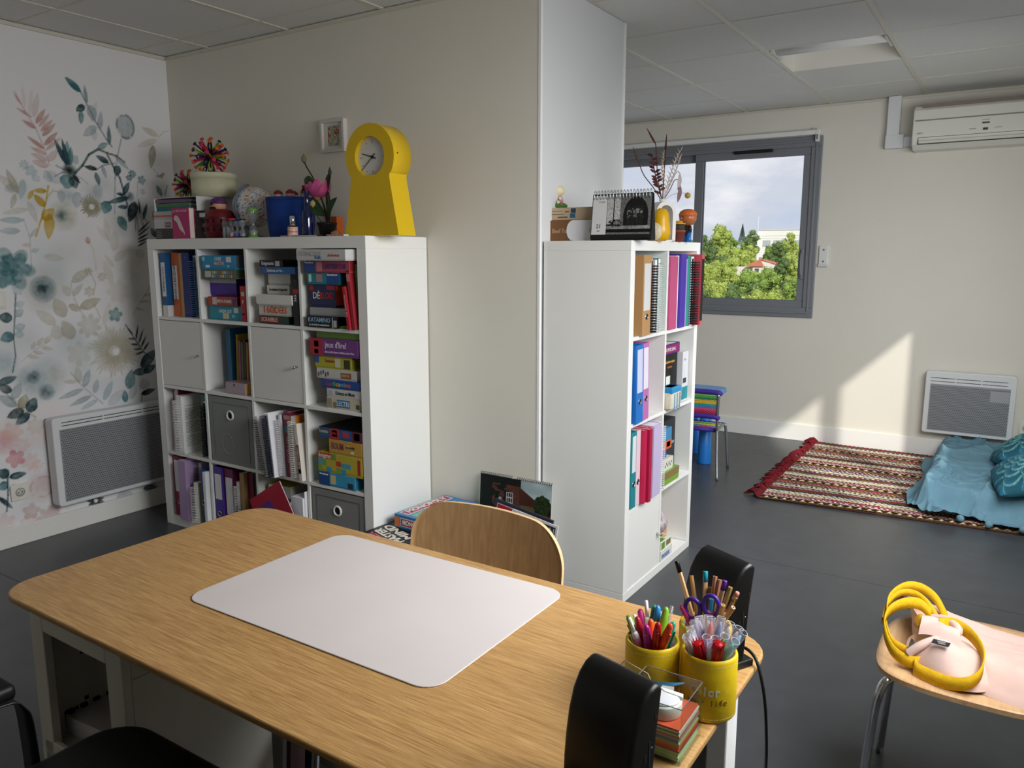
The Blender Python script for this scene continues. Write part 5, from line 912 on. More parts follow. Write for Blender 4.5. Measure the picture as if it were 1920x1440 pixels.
multi('arm', [tubev([(s*.016, 0, .066), (s*.027, -.01, .052)], [.007, .006], 8) for s in (-1, 1)], mat('20242c', .4), r)
hd = lathe('head', [(.0001, .068), (.022, .074), (.036, .092), (.038, .108), (.03, .126), (.014, .136), (.0001, .138)], mat('b0683e', .25), r, 24)
lathe('hair', [(.0385, .110), (.0395, .119), (.034, .131), (.018, .1405), (.0001, .1425)], mat('c8642c', .6, noise=.2, nscale=120, bump=.6, key='orange_hair'), hd, 22)
lathe('nose', [(.0001, -.006), (.005, 0), (.0001, .006)], mat('b0683e', .3), hd, 10, loc=(0, -.038, .1)); boxes('eye', [(-.014, -.008, -.037, -.033, .105, .112), (.008, .014, -.037, -.033, .105, .112)], mat('101010', .3), hd, bev=.001)
# a yellow ball magnet seen against the window
r = thing('ball_stem', 'dried yellow ball flower on a thin stem in the arch vase', 'dried stem', (2.425, .80, ZU+.163), .45, 'dried stems in the arch vase')
tube('stem', smooth_path([(0, 0, 0), (.04, 0, .03), (.085, 0, .036), (.1, 0, .03)], 4), .0009, mat('a89a6a', .8), r, 5); lathe('flower_head', [(.0001, -.013), (.009, -.009), (.013, 0), (.009, .009), (.0001, .013)], mat('b89a2a', .85, noise=.2, nscale=300, bump=.6, key='billy'), r, 16, loc=(.103, 0, .026))

# ================================================================ desk
def rrect(x0, x1, y0, y1, r, n=8):
    P = []
    for cx, cy, a0 in ((x1-r, y1-r, 0), (x0+r, y1-r, PI/2), (x0+r, y0+r, PI), (x1-r, y0+r, 1.5*PI)):
        for a in np.linspace(a0, a0+PI/2, n): P.append((cx+r*math.cos(a), cy+r*math.sin(a)))
    return P
DZ = .73
dk = thing('desk', 'large bamboo topped desk with rounded corners on white metal cabinets', 'desk', (2.700, -1.345, 0), -.012)
prism('tabletop', rrect(-.70, .70, -.335, .335, .075), DZ-.013, DZ, BAMBOO, dk, plane='xy', bev=.004, seg=3)
prism('tabletop_underside', rrect(-.315, .60, -.24, .285, .06), DZ-.034, DZ-.013, mat('5a3a20', .6), dk, plane='xy')
MET = mat('d6d4c8', .45, key='desk_metal')
def cab(parts_x0, parts_x1, y0, y1, ztop, zbot=.28):
    x0, x1 = parts_x0, parts_x1
    boxes('cabinet_frame', [(x0, x0+.05, y0, y0+.018, zbot, ztop), (x1-.055, x1, y0, y0+.018, zbot, ztop), (x0+.05, x1-.055, y0, y0+.018, ztop-.075, ztop)], MET, dk, bev=.002)
    box('cabinet_side', x0, x0+.012, y0+.018, y1, 0, ztop, MET, dk); sp = box('cabinet_side', x1-.012, x1, y0+.018, y1, 0, ztop, MET, dk)
    box('seam', x1, x1+.0005, y0+.02, y1-.01, ztop-.1, ztop-.098, mat('9a988e', .5), sp)
    box('cabinet_back', x0+.012, x1-.012, y1-.012, y1, 0, ztop, MET, dk)
    box('cabinet_shelf', x0+.012, x1-.012, y0+.01, y1-.012, zbot, zbot+.014, MET, dk)
    boxes('shelf_lip', [(x0+.012, x1-.012, y0, y0+.012, zbot-.03, zbot+.03)], MET, dk, bev=.003)
    boxes('cabinet_foot', [(x0, x0+.05, y0, y0+.05, 0, zbot), (x1-.05, x1, y0, y0+.05, 0, zbot)], MET, dk)
    holes = [(x0+.0119, x0+.0128, y0+.09+.0*i, y0+.099, .43+.11*i, .439+.11*i) for i in range(2)]+[(x0+.012, x0+.03, y0+.05, y0+.065, ztop-.085, ztop-.076)]
    boxes('peg_hole', holes, mat('0c0c0c', .8), dk)
cab(-.665, -.323, -.289, .04, DZ-.0135, .36)
# open book slot behind the left cabinet
boxes('book_slot', [(-.665, -.323, .04, .30, .06, .07), (-.665, -.323, .288, .30, .07, DZ-.0135), (-.665, -.655, .04, .288, .07, DZ-.0135), (-.665, -.323, .04, .288, DZ-.05, DZ-.0135), (-.665, -.645, .25, .3, 0, .06), (-.343, -.323, .25, .3, 0, .06)], MET, dk)
# right leg frame with a grey panel
box('leg', .628, .664, .205, .262, 0, DZ-.034, mat('f2f2f2', .35), dk, bev=.003); box('leg', .628, .664, -.02, .03, 0, .02, MET, dk); box('leg_panel', .18, .628, .235, .252, .05, DZ-.034, mat('8c8c8c', .5), dk); box('leg', .14, .18, .215, .262, 0, DZ-.034, MET, dk, bev=.003)
dm = tag(prism('desk_mat', rrect(2.362, 2.998, -1.486, -1.046, .04), DZ+.0004, DZ+.0026, mat('d2cac8', .5, noise=.02, nscale=6, key='mat_vinyl'), None, plane='xy', bev=.0008, seg=1), 'pale pinkish white desk mat with rounded corners lying on the desk', 'desk mat')
# things inside the left cabinet and slot
r = thing('spiral_notebook', 'white report with a black comb binding on the shelf under the desk', 'notebook', (2.145, -1.515, .3745), .08)
box('pages', -.10, .10, -.06, .16, 0, .045, mat('c8c4c4', .8), r); boxes('spiral_binding', [(-.112, -.092, -.055+.03*i, -.042+.03*i, .02, .052) for i in range(7)]+[(-.113, -.103, -.058, .16, .01, .05)], mat('0b0b0c', .5), r)
r = thing('paper_roll', 'rolled papers with an orange sheet standing at the back under the desk', 'papers', (2.285, -1.53, .4205)); tube('roll', [(-.02, 0, .028), (.0, .2, .028)], .028, mat('c8c6c0', .8), r, 12); tube('roll_end', [(.03, .02, .072), (.02, .2, .072)], .018, mat('b8782a', .7), r, 10)
for lab, y, th, cc, ln in (('thin white folder leaning in the open slot under the desk', -1.275, .012, 'a8a8a8', .1), ('dusty pink binder leaning in the open slot under the desk', -1.250, .045, '8c6c70', .1), ('dark blue binder leaning in the open slot under the desk', -1.185, .03, '1f4a7c', .1)):
    q = thing('binder', lab, 'binder', (2.362, y, .072), PI/2, 'binders in the slot under the desk', rot=(0, 0, PI/2)); e_ = (Matrix.Rotation(PI/2, 4, 'Z') @ Matrix.Rotation(ln*.8, 4, 'Y')).to_euler(); q.rotation_euler = e_
    boxes('shell', [(0, th, 0, .003, 0, .335), (0, .003, .003, .24, 0, .335), (th-.003, th, .003, .24, 0, .335)], mat(cc, .5), q); box('papers', .004, th-.004, .012, .22, .003, .29, PAPER, q)

# ---------------------------------------------------------------- yellow pen holder : three joined leather cups
CUPS = [(3.376, -1.293), (3.291, -1.308), (3.342, -1.213)]
LEATH = mat('d6b714', .5, noise=.05, nscale=60, bump=.25, key='yellow_leather')
ph = thing('pen_holder', 'yellow leather pen holder of three joined round cups on the desk corner', 'pen holder', (3.336, -1.271, DZ))
for i, (cx, cy) in enumerate(CUPS):
    rr_ = .0415; lx, ly = cx-3.336, cy+1.271
    cu = lathe('cup', [(rr_-.002, 0), (rr_, .003), (rr_, .093), (rr_-.001, .0965), (rr_-.003, .098), (rr_-.005, .0965), (rr_-.006, .006), (.0001, .005)], LEATH, ph, 48, loc=(lx, ly, .0005))
    st = []
    for zc in (.007, .0885):
        for k in range(64):
            a = 2*PI*k/64; st.append((a, zc))
    v = []; f = []
    for a, zc in st:
        for da, dz in ((-.028, -.0005), (.028, -.0005), (.028, .0005), (-.028, .0005)): v.append((math.cos(a+da)*(rr_+.0004), math.sin(a+da)*(rr_+.0004), zc+dz))
        f.append(tuple(range(len(v)-4, len(v))))
    pyd('stitching', v, f, mat('f0e4a0', .7), cu)
    lathe('lining', [(rr_-.0062, .094), (rr_-.0066, .0065)], mat('d8d2c4', .7), cu, 40, caps=False)
cup1 = [o for o in ph.children][0]
a0 = math.atan2(-2.3742-CUPS[0][1], 3.72-CUPS[0][0])
def cuptext(s, z_, h, ink, off, bold=.0):
    # letters set one by one around the cup
    for k, ch in enumerate(s):
        if ch == ' ': continue
        a = a0+off+(k-(len(s)-1)/2)*h*.66/.0415
        text(ch, cup1, (math.cos(a)*.0423, math.sin(a)*.0423, z_), h, ink, rot=(PI/2, 0, a+PI/2), bold=bold)
cuptext('Color', .050, .0135, mat('dcd8cc', .3, .3), -.10, .0005); cuptext('your life', .033, .0105, mat('6a4a14', .5), -.02)

# pens: (top point, colour, kind) in each cup
def axis_thing(name, label, cat, base, top, group):
    M_, L = axisM(base, top); o = thing(name, label, cat, base, 0, group, rot=tuple(M_.to_euler())); return o, L
def pen(cup, top, cc, kind, label, group):
    cx, cy = CUPS[cup]; t = Vector(top); off = Vector((t.x-cx, t.y-cy, 0))
    zr_, zb_ = DZ+.097, DZ+.009; fr_ = max(.0, min(1, (zr_-zb_)/max(.02, t.z-zb_)))
    lim = .0255; orim = off*fr_*.92
    if orim.length > lim: orim = orim.normalized()*lim
    if t.z-zr_ > .008: ob = orim-(off-orim)/(t.z-zr_)*(zr_-zb_)
    else: ob = orim*.6
    if ob.length > .025: ob = ob.normalized()*.025
    base = Vector((cx+ob.x, cy+ob.y, zb_)); dr_ = t-base; rim = base+dr_*((zr_-zb_)/dr_.z)-Vector((cx, cy, 0)); rim.z = 0
    if rim.length > .0275:
        rim = rim.normalized()*.0275; k_ = (t.z-zb_)/(zr_-zb_); t = Vector((base.x+(cx+rim.x-base.x)*k_, base.y+(cy+rim.y-base.y)*k_, t.z))
    nm = 'pencil' if cup == 2 else ('pen' if cup == 1 else 'felt_pen')
    o, L = axis_thing(nm, label, nm.replace('_', ' '), base, t, group); M_ = mat(cc, .3)
    if kind == 'pen':
        lathe('barrel', [(.0045, 0), (.0052, .01), (.0052, L*.55)], M_, o, 12); lathe('cap', [(.0062, L*.5), (.0066, L*.62), (.0062, L*.85), (.0045, L*.97), (.002, L)], M_, o, 14)
        box('clip', -.0015, .0015, -.0085, -.006, L*.62, L*.9, M_, o, bev=.0006)
    elif kind == 'click':
        lathe('barrel', [(.0052, 0), (.0058, .02), (.0058, L*.78), (.0045, L*.82)], M_, o, 12); lathe('grip', [(.006, L*.4), (.0064, L*.6), (.006, L*.74)], mat('c86a9a' if 'e8' in cc else 'd87a3c', .4), o, 12); lathe('button', [(.003, L*.82), (.003, L*.99), (.002, L)], mat('f4f4f4', .4), o, 10); box('clip', -.0014, .0014, -.0085, -.0065, L*.5, L*.8, M_, o, bev=.0006)
    elif kind == 'clear':
        lathe('barrel', [(.005, 0), (.005, L*.7)], mat('c8a0b0', .3), o, 12); lathe('cap', [(.0055, L*.6), (.006, L*.8), (.003, L)], glassy('pen_clear', 'f0e8ee', body=.15), o, 12)
    elif kind == 'm':
        lathe('barrel', [(.0054, 0), (.0054, L*.84), (.0042, L*.865), (.0034, L*.90), (.0012, L*.95)], M_, o, 12); lathe('cap', [(.0066, L*.70), (.0068, L*.76), (.0066, L)], glassy('marker_cap', 'f6f6fa', body=.20), o, 14, caps=False)
        lathe('ink_band', [(.0062, L*.62), (.0064, L*.695)], mat(cc, .25), o, 12, caps=False)
        v_, f_ = tubev([(math.cos(a)*.0065, math.sin(a)*.0065, L) for a in np.linspace(0, 2*PI, 13)[:-1]], .0004, 5, True); pyd('cap_rim', v_, f_, mat('c4c4cc', .3), o, True)
    elif kind == 'red':
        lathe('barrel', [(.006, 0), (.006, L*.6)], mat('e8e4e0', .4), o, 12)
        v = []; n = 20
        prof = [(.0078, L*.5), (.0078, L*.93), (.0066, L*.97)]
        lathe('cap', prof, M_, o, 14); boxes('cap_ridge', [(math.cos(a)*.0078-.0007, math.cos(a)*.0078+.0007, math.sin(a)*.0078-.0007, math.sin(a)*.0078+.0007, L*.62, L) for a in np.linspace(0, 2*PI, 11)[:-1]], M_, o)
    else:
        body = mat(cc, .35, .25 if kind == 'gold' else 0)
        top_ = L*.9 if kind in ('black', 'turq', 'purple', 'pink') else L
        if kind == 'tip':
            lathe('shaft', [(.0038, 0), (.0038, L*.84)], body, o, 6, smooth=False); lathe('sharpened_cone', [(.0038, L*.84), (.0012, L*.96)], mat('d8b48a', .7), o, 12); lathe('lead', [(.0012, L*.96), (.0003, L)], mat('3a6a9a' if cc == 'c8a880' else 'c0392b', .5), o, 8)
        else:
            lathe('shaft', [(.0038, 0), (.0038, top_)], body, o, 6, smooth=False)
            if kind in ('black', 'turq', 'purple'): lathe('coloured_end', [(.004, top_), (.004, L*.995), (.0036, L)], mat({'black': '0e0e0f', 'turq': '1d9cb4', 'purple': '5a2a8a'}[kind], .25), o, 12)
            elif kind == 'pink': lathe('ferrule', [(.004, L*.9), (.0042, L*.95)], mat('c0a070', .3, .8), o, 12); lathe('eraser', [(.0038, L*.95), (.0038, L*.99), (.003, L)], mat('d88a7a', .7), o, 12)
            else: lathe('lead', [(.0014, L), (.0012, L+.0004)], mat('2a2420' if kind == 'gold' else '3a3028', .6), o, 8)
    return o
PENS2=[((3.248, -1.308, 0.854),'6a9a2a','pen'),((3.26, -1.328, 0.861),'e8e4e6','click'),((3.268, -1.318, 0.861),'a01a28','pen'),((3.26, -1.288, 0.86),'c03080','pen'),((3.268, -1.283, 0.874),'f2f0ee','click'),((3.28, -1.278, 0.868),'1d7a5a','pen'),((3.288, -1.283, 0.871),'2d86c4','pen'),((3.304, -1.288, 0.874),'7db52c','pen'),((3.309, -1.278, 0.873),'e6d8e0','clear'),((3.324, -1.308, 0.863),'12907a','pen'),((3.291, -1.318, 0.863),'e85a1e','pen'),((3.311, -1.338, 0.871),'b01824','pen'),((3.292, -1.338, 0.862),'b02a92','pen'),((3.33, -1.336, 0.873),'e8481c','pen'),((3.255, -1.298, 0.853),'f0f0f0','click'),((3.295, -1.308, 0.855),'e0a018','pen'),
]
PENS1=[((3.323, -1.273, 0.848),'b8d8d4','m'),((3.332, -1.263, 0.853),'b0a878','m'),((3.342, -1.268, 0.856),'b8a8d0','m'),((3.345, -1.258, 0.858),'c8c8d0','m'),((3.362, -1.263, 0.865),'d8c8c8','m'),((3.37, -1.273, 0.868),'f08070','m'),((3.384, -1.268, 0.87),'7f90b8','m'),((3.401, -1.278, 0.87),'d0ccc8','m'),((3.416, -1.283, 0.868),'c8b0b0','m'),((3.425, -1.293, 0.868),'a8d0e4','m'),((3.42, -1.313, 0.861),'88c8b0','m'),((3.405, -1.318, 0.867),'58b858','m'),((3.377, -1.313, 0.856),'b8b0d8','m'),((3.389, -1.308, 0.855),'c8b8d8','m'),((3.388, -1.323, 0.849),'f0eeec','m'),((3.329, -1.293, 0.842),'e0a8b8','m'),((3.346, -1.313, 0.848),'a8a8a8','m'),((3.346, -1.293, 0.848),'d8dce4','m'),((3.366, -1.321, 0.85),'c81420','red'),((3.4, -1.325, 0.86),'c81420','red'),
]
PENS3=[((3.282, -1.193, 0.912),'c8a070','black'),((3.305, -1.183, 0.888),'b08c58','gold'),((3.33, -1.188, 0.903),'c89c70','turq'),((3.345, -1.183, 0.896),'c08868','gold'),((3.353, -1.183, 0.892),'c08868','gold'),((3.341, -1.193, 0.88),'6a4a20','gold'),((3.364, -1.193, 0.897),'c8a078','purple'),((3.375, -1.198, 0.89),'b09858','gold'),((3.388, -1.203, 0.887),'b08858','pink'),((3.307, -1.233, 0.855),'b02868','end'),((3.339, -1.223, 0.865),'c8a880','tip'),((3.375, -1.233, 0.874),'b08858','end'),((3.382, -1.238, 0.871),'c09068','tip'),((3.391, -1.233, 0.874),'b08858','end'),((3.35, -1.213, 0.87),'2a80a0','gold'),
]

N2 = ['lime-ended green pen', 'white click pen with a pink grip', 'dark red pen', 'magenta glitter pen', 'white and orange click pen with a long button', 'dark green capped pen', 'sky blue capped pen', 'apple green capped pen', 'clear pink-tinted pen', 'jade green tipped pen', 'orange capped pen at the back', 'crimson capped pen', 'fuchsia capped pen', 'vermilion capped pen at the front', 'slim white click pen', 'amber yellow pen']
for (tp, cc, k), nm in zip(PENS2, N2): pen(1, tp, cc, k, nm+' in the yellow cup of pens', 'pens in the yellow holder')
N1 = ['pale aqua', 'khaki', 'lavender', 'silver grey', 'rosy grey', 'coral', 'slate blue', 'pearl grey', 'old rose', 'ice blue', 'mint', 'grass green', 'lilac', 'pale lilac', 'white', 'blush pink', 'mid grey', 'pale blue-grey']
i = 0
for tp, cc, k in PENS1:
    if k == 'm': pen(0, tp, cc, k, 'clear-capped felt pen with %s ink in the front yellow cup' % N1[i], 'felt pens in the yellow holder'); i += 1
    else: pen(0, tp, cc, k, ('ridged bright red felt pen cap leaning at the left of the front cup', 'ridged bright red felt pen standing upright in the front cup')[tp[0] > 3.38], 'felt pens in the yellow holder')
N3 = ['long natural pencil with a black end', 'slim gold pencil leaning beside the black-ended one', 'natural pencil with a turquoise end', 'tall copper coloured pencil', 'second copper coloured pencil just behind', 'dark brown pencil', 'natural pencil with a purple glitter end', 'pale gold pencil', 'gold pencil with a worn pink eraser', 'raspberry pencil with a bare wood end', 'sharpened pencil with a blue point', 'gold pencil with a flat end nearest the speaker', 'sharpened pencil with a red point', 'second gold flat-ended pencil', 'short teal pencil']
for (tp, cc, k), nm in zip(PENS3, N3): pen(2, tp, cc, k, nm+' in the back yellow cup', 'pencils in the yellow holder')
r = thing('scissors', 'scissors with purple ring handles in the back yellow cup', 'scissors', (3.345, -1.226, DZ+.02))
for sx, zc, lx in ((-1, .101, -.021), (1, .114, .009)):
    tube('handle', [(lx+math.cos(a)*.0125, 0, zc+math.sin(a)*.0175) for a in np.linspace(0, 2*PI, 25)[:-1]], .0035, mat('3c1c8c', .4), r, 10, True)
    tube('grip_inset', [(lx+math.cos(a)*.0095, .001, zc-.001+math.sin(a)*.0135) for a in np.linspace(-2.4, -.6, 9)], .0028, mat('8a1f7a', .4), r, 8)
    tube('shank', [(lx, 0, zc-.0175), (lx*.3, 0, .05)], .0035, mat('15131c', .4), r, 8)
boxes('blade', [(-.006, .004, -.001, 0, 0, .06), (-.004, .006, .0002, .0012, 0, .06)], STEEL, r)

# ---------------------------------------------------------------- black desktop speakers
def speaker(label, x, y, ang, kz=.955):
    r = thing('speaker', label, 'speaker', (x, y, DZ), ang, 'pair of desk speakers')
    P_ = [(-.012, 0), (-.004, .10), (.004, .165)]+[(.0-.006*0+.004-.0145*(1-math.cos(a))-.0, .165+.012*math.sin(a)) for a in np.linspace(.4, 1.5, 5)]
    P_ += [(-.022, .172), (-.034, .160), (-.045, .14), (-.053, .11), (-.058, .075), (-.061, .04), (-.062, 0)]
    P_ = [(b, c_*kz+.012) for b, c_ in P_]
    body = prism('body', P_, -.054, .054, BLACKP, r, plane='yz', bev=.007, seg=4, smooth=True)
    body.data.polygons.foreach_set('use_smooth', [True]*len(body.data.polygons))
    boxes('port_slot', [(.0535, .0546, -.022, -.019, .05, .10), (.0535, .0546, -.030, -.027, .075, .085), (.0535, .0546, -.012, -.008, .125, .132)], mat('010101', .9), body)
    lathe('screw', [(.0016, 0), (.0012, .0006)], STEEL, body, 8, M=Matrix.Translation((.0538, -.016, .09)) @ Matrix.Rotation(PI/2, 4, 'Y'))
    prism('foot', [(-.05, -.066), (.058, -.066), (.058, .004), (-.05, .004)], 0, .013, mat('101012', .5), r, plane='xy', bev=.002)
    return r
speaker('black curved desk speaker behind the yellow pen holder', 3.346, -1.104, -.50)
speaker('black curved desk speaker nearest the camera beside the paper cube', 3.345, -1.523, -.27, .89)
cb = thing('cable', 'black cable hanging off the desk edge from the far speaker', 'cable', (0, 0, 0))
tube('cord', smooth_path([(3.352, -1.115, .742), (3.372, -1.112, .750), (3.392, -1.118, .747), (3.408, -1.13, .732), (3.422, -1.135, .68), (3.425, -1.12, .60), (3.422, -1.10, .52), (3.412, -1.08, .42), (3.40, -1.05, .30), (3.39, -1.0, .16), (3.385, -.95, .03), (3.36, -.88, .0045), (3.25, -.80, .004), (3.1, -.86, .004)], 8), .0028, mat('0a0a0b', .5), cb, 8)

# ---------------------------------------------------------------- clear note box, tape dispenser
NX0, NX1, NY0, NY1 = 3.305, 3.391, -1.447, -1.363
r = thing('note_box', 'clear plastic box of coloured note paper on the desk edge', 'note box', ((NX0+NX1)/2, (NY0+NY1)/2, DZ+.0005))
hx, hy, hz = (NX1-NX0)/2, (NY1-NY0)/2, .082
AC = glassy('acrylic', 'f2f6f4')
boxes('case', [(-hx, hx, -hy, -hy+.0015, 0, hz), (-hx, hx, hy-.0015, hy, 0, hz), (-hx, -hx+.0015, -hy+.0015, hy-.0015, 0, hz), (hx-.0015, hx, -hy+.0015, hy-.0015, 0, hz), (-hx+.0015, hx-.0015, -hy+.0015, hy-.0015, 0, .0015)], AC, r)
boxes('case_edge', [(-hx, hx, -hy, -hy+.0012, hz, hz+.0008), (-hx, hx, hy-.0012, hy, hz, hz+.0008), (-hx, -hx+.0012, -hy, hy, hz, hz+.0008), (hx-.0012, hx, -hy, hy, hz, hz+.0008)], mat('6a6e70', .3), r)
cols = ['b8d4a8', 'a8cc98', 'c0dab0', '9cc48c', 'b4d0a4', 'a83a28', 'c84a34', 'd8583c', 'e0704c', 'c8b45a', '4a9cc0', '3a8cb4', 'd890a8', 'b06a58', 'c8d8a8', '5a7a68', 'e8e0dc', 'e0603c']
zz = .003
for i, cc in enumerate(cols):
    h_ = .0026; dx = random.uniform(-.0012, .0012)
    box('paper_layer', -hx+.004+dx, hx-.004+dx, -hy+.004, hy-.004, zz, zz+h_, mat(cc, .85), r); zz += h_
r2_ = thing('tape_dispenser', 'white round sticky tape dispenser lying on the coloured note paper', 'tape', (3.352, -1.412, DZ+.0005+zz+.0005), .3)
lathe('case', [(.0245, 0), (.0255, .002), (.0255, .017), (.0245, .019), (.0001, .019)], mat('dedad0', .4), r2_, 36)
lathe('disc', [(.022, .019), (.022, .021), (.019, .0225), (.0001, .0222)], mat('d2d4d8', .3), r2_, 36)
prism('cutter', [(-.01, .024), (.026, .012), (.026, .002), (.0, .012)], .014, .0235, mat('e4e4e4', .35), r2_, plane='xy', bev=.001); box('tape_end', -.005, .012, .018, .032, .019, .0205, glassy('tape_clear', 'f4f4f0', body=.3), r2_)
r3_ = thing('note_sheet', 'curled blue note sheet sticking up from the paper cube', 'paper', (3.330, -1.372, DZ+.0005+zz+.001))
X, Y = np.meshgrid(np.linspace(0, 1, 12), np.linspace(0, 1, 4)); gridmesh('sheet', -.035+X*.072, -.008+Y*.004+X*0.004, .002+X**1.6*.026+Y*.012*(1-X)*1.4, mat('4a9cc8', .7), r3_)
r = thing('clear_flap', 'clear plastic lid flap standing behind the near speaker', 'plastic lid', (3.292, -1.372, DZ+.0005), -.35)
prism('flap', [(-.034, 0), (.034, 0), (.034, .066), (.024, .080), (-.024, .080), (-.034, .066)], -.0007, .0007, glassy('flap_clear', 'eef2e8', body=.06), r); tube('flap_edge', [(-.034, 0, 0), (-.034, 0, .066), (-.024, 0, .080), (.024, 0, .080), (.034, 0, .066), (.034, 0, 0)], .0006, mat('c8c8a8', .3), r, 5)

# ================================================================ chairs
def shell_chair(label, loc, rz, bag=False):
    r = thing('chair', label, 'chair', loc, rz, 'plywood shell chairs')
    n = 22
    # seat: rounded square, slightly dished; local +y = front
    pts = []
    for a in np.linspace(0, 2*PI, 65)[:-1]:
        c, s = math.cos(a), math.sin(a); e_ = 2/3.2
        pts.append((.225*math.copysign(abs(c)**e_, c), .215*math.copysign(abs(s)**e_, s)))
    v = []; f = []; N = len(pts); R = [0.0001, .4, .75, .92, 1.0]
    def zs(x, y, q): return .448-.010*(1-q*q)-.012*max(0, (y-.1)/.11)**2
    for lay in (0, 1):
        for q in R:
            for x, y in pts: v.append((x*q, y*q, zs(x*q, y*q, q)-lay*.011))
    K = len(R)
    for k in range(K-1):
        for i in range(N):
            j = (i+1) % N
            f.append((k*N+i, (k+1)*N+i, (k+1)*N+j, k*N+j)); o_ = K*N; f.append((o_+k*N+j, o_+(k+1)*N+j, o_+(k+1)*N+i, o_+k*N+i))
    for i in range(N): j = (i+1) % N; f.append(((K-1)*N+i, 2*K*N-N+i, 2*K*N-N+j, (K-1)*N+j))
    seat = pyd('seat', v, f, BEECHX, r); seat.data.polygons.foreach_set('use_smooth', [i < 2*N*(K-1) for i in range(len(f))])
    # backrest at local y=-.2, curved in plan
    U = np.linspace(-1, 1, 31); out = []
    TOPZ = .757; BOT = .50
    def hw(z_): 
        t_ = (z_-BOT)/(TOPZ-BOT); 
        q_ = max(0, (z_-(TOPZ-.105))/.105); return (.238-.105+.105*math.sqrt(max(0, 1-q_*q_)))*(1-.10*max(0, .3-t_)/.3)
    zsr = list(BOT+(TOPZ-BOT)*(1-(1-np.linspace(0, 1, 26))**1.7))
    for d in (0, .011):
        for z_ in zsr:
            for u in U:
                x = hw(z_)*u; out.append((x, -.222+.034*(x/.24)**2+(-.10*(z_-.45))-d, z_-.014*(x/.24)**2*max(0, (z_-.6)/.15)))
    h_, w_ = len(zsr), len(U); f = []
    for lay in (0, 1):
        o_ = lay*h_*w_
        for i in range(h_-1):
            for j in range(w_-1):
                q = (o_+i*w_+j, o_+i*w_+j+1, o_+(i+1)*w_+j+1, o_+(i+1)*w_+j); f.append(q[::-1] if not lay else q)
    nf = len(f); B_ = h_*w_
    edge = [i*w_ for i in range(h_)]+[(h_-1)*w_+j for j in range(1, w_)]+[i*w_+w_-1 for i in range(h_-2, -1, -1)]+list(range(w_-2, 0, -1))
    for a, b in zip(edge, edge[1:]+edge[:1]): f.append((a, b, B_+b, B_+a))
    me = bpy.data.meshes.new('backrest'); me.from_pydata(out, [], f); me.materials.append(BEECH); me.materials.append(mat('d8b586', .5, key='ply_edge'))
    me.polygons.foreach_set('use_smooth', [i < nf for i in range(len(f))]); me.polygons.foreach_set('material_index', [0 if i < nf else 1 for i in range(len(f))])
    o = bpy.data.objects.new('backrest', me); COL.objects.link(o); o.parent = r
    for sx in (-1, 1):
        tube('leg', smooth_path([(sx*.12, .12, .428), (sx*.165, .165, .426), (sx*.185, .185, .40), (sx*.195, .198, .3), (sx*.205, .215, .0)], 6), .0105, CHROME, r, 12)
        tube('leg', smooth_path([(sx*.12, -.10, .428), (sx*.165, -.13, .426), (sx*.185, -.15, .40), (sx*.20, -.17, .3), (sx*.21, -.20, .0)], 6), .0105, CHROME, r, 12)
        tube('back_bar', smooth_path([(sx*.09, -.06, .43), (sx*.09, -.19, .43), (sx*.09, -.236, .46), (sx*.09, -.262, .60)], 5), .008, CHROME, r, 8)
    boxes('seat_frame', [(-.12, .12, .11, .13, .420, .430), (-.12, .12, -.11, -.09, .420, .430), (-.13, -.11, -.1, .12, .418, .428), (.11, .13, -.1, .12, .418, .428)], mat('111112', .4), r)
    return r
shell_chair('plywood shell chair tucked under the far side of the bamboo desk', (2.606, -1.0, 0), PI)
shell_chair('plywood shell chair with a pink tote bag on its seat', (3.712, -.285, 0), PI/2)
# black armchair at the near left
ac = thing('armchair', 'black leather armchair with curved arms in front of the desk', 'chair', (2.672, -1.899, 0), .0)
ARMS = []
LEA_B = mat('060607', .5, bump=.1, nscale=120, key='black_leather', spec=.3)
prism('seat', rrect(-.25, .25, -.24, .247, .08), .515, .590, LEA_B, ac, plane='xy', bev=.018, seg=4, smooth=True)
pb = prism('backrest', [(-.24, .60), (.24, .60), (.23, .94), (.17, .98), (-.17, .98), (-.23, .94)], -.335, -.295, LEA_B, ac, bev=.015, seg=3)
for sx in (-1, 1):
    ARMS.append((sx, [(sx*.292, -.34, .50), (sx*.292, -.34, .65), (sx*.292, -.30, .692), (sx*.292, -.08, .697), (sx*.292, .045, .697), (sx*.292, .085, .678), (sx*.292, .098, .60), (sx*.292, .102, .25), (sx*.292, .104, .0)]))
    tube('leg', [(sx*.24, -.23, .52), (sx*.262, -.31, 0)], .014, mat('0b0b0d', .3), ac, 10)
    box('armrest', sx*.292-(.09 if sx < 0 else .034), sx*.292+(.034 if sx < 0 else .09), -.28, .075, .700, .728, LEA_B, ac, bev=.01, seg=3, smooth=True)
    box('rail', sx*.25-.012, sx*.25+.085, -.10, -.06, .495, .513, mat('0b0b0d', .3), ac)
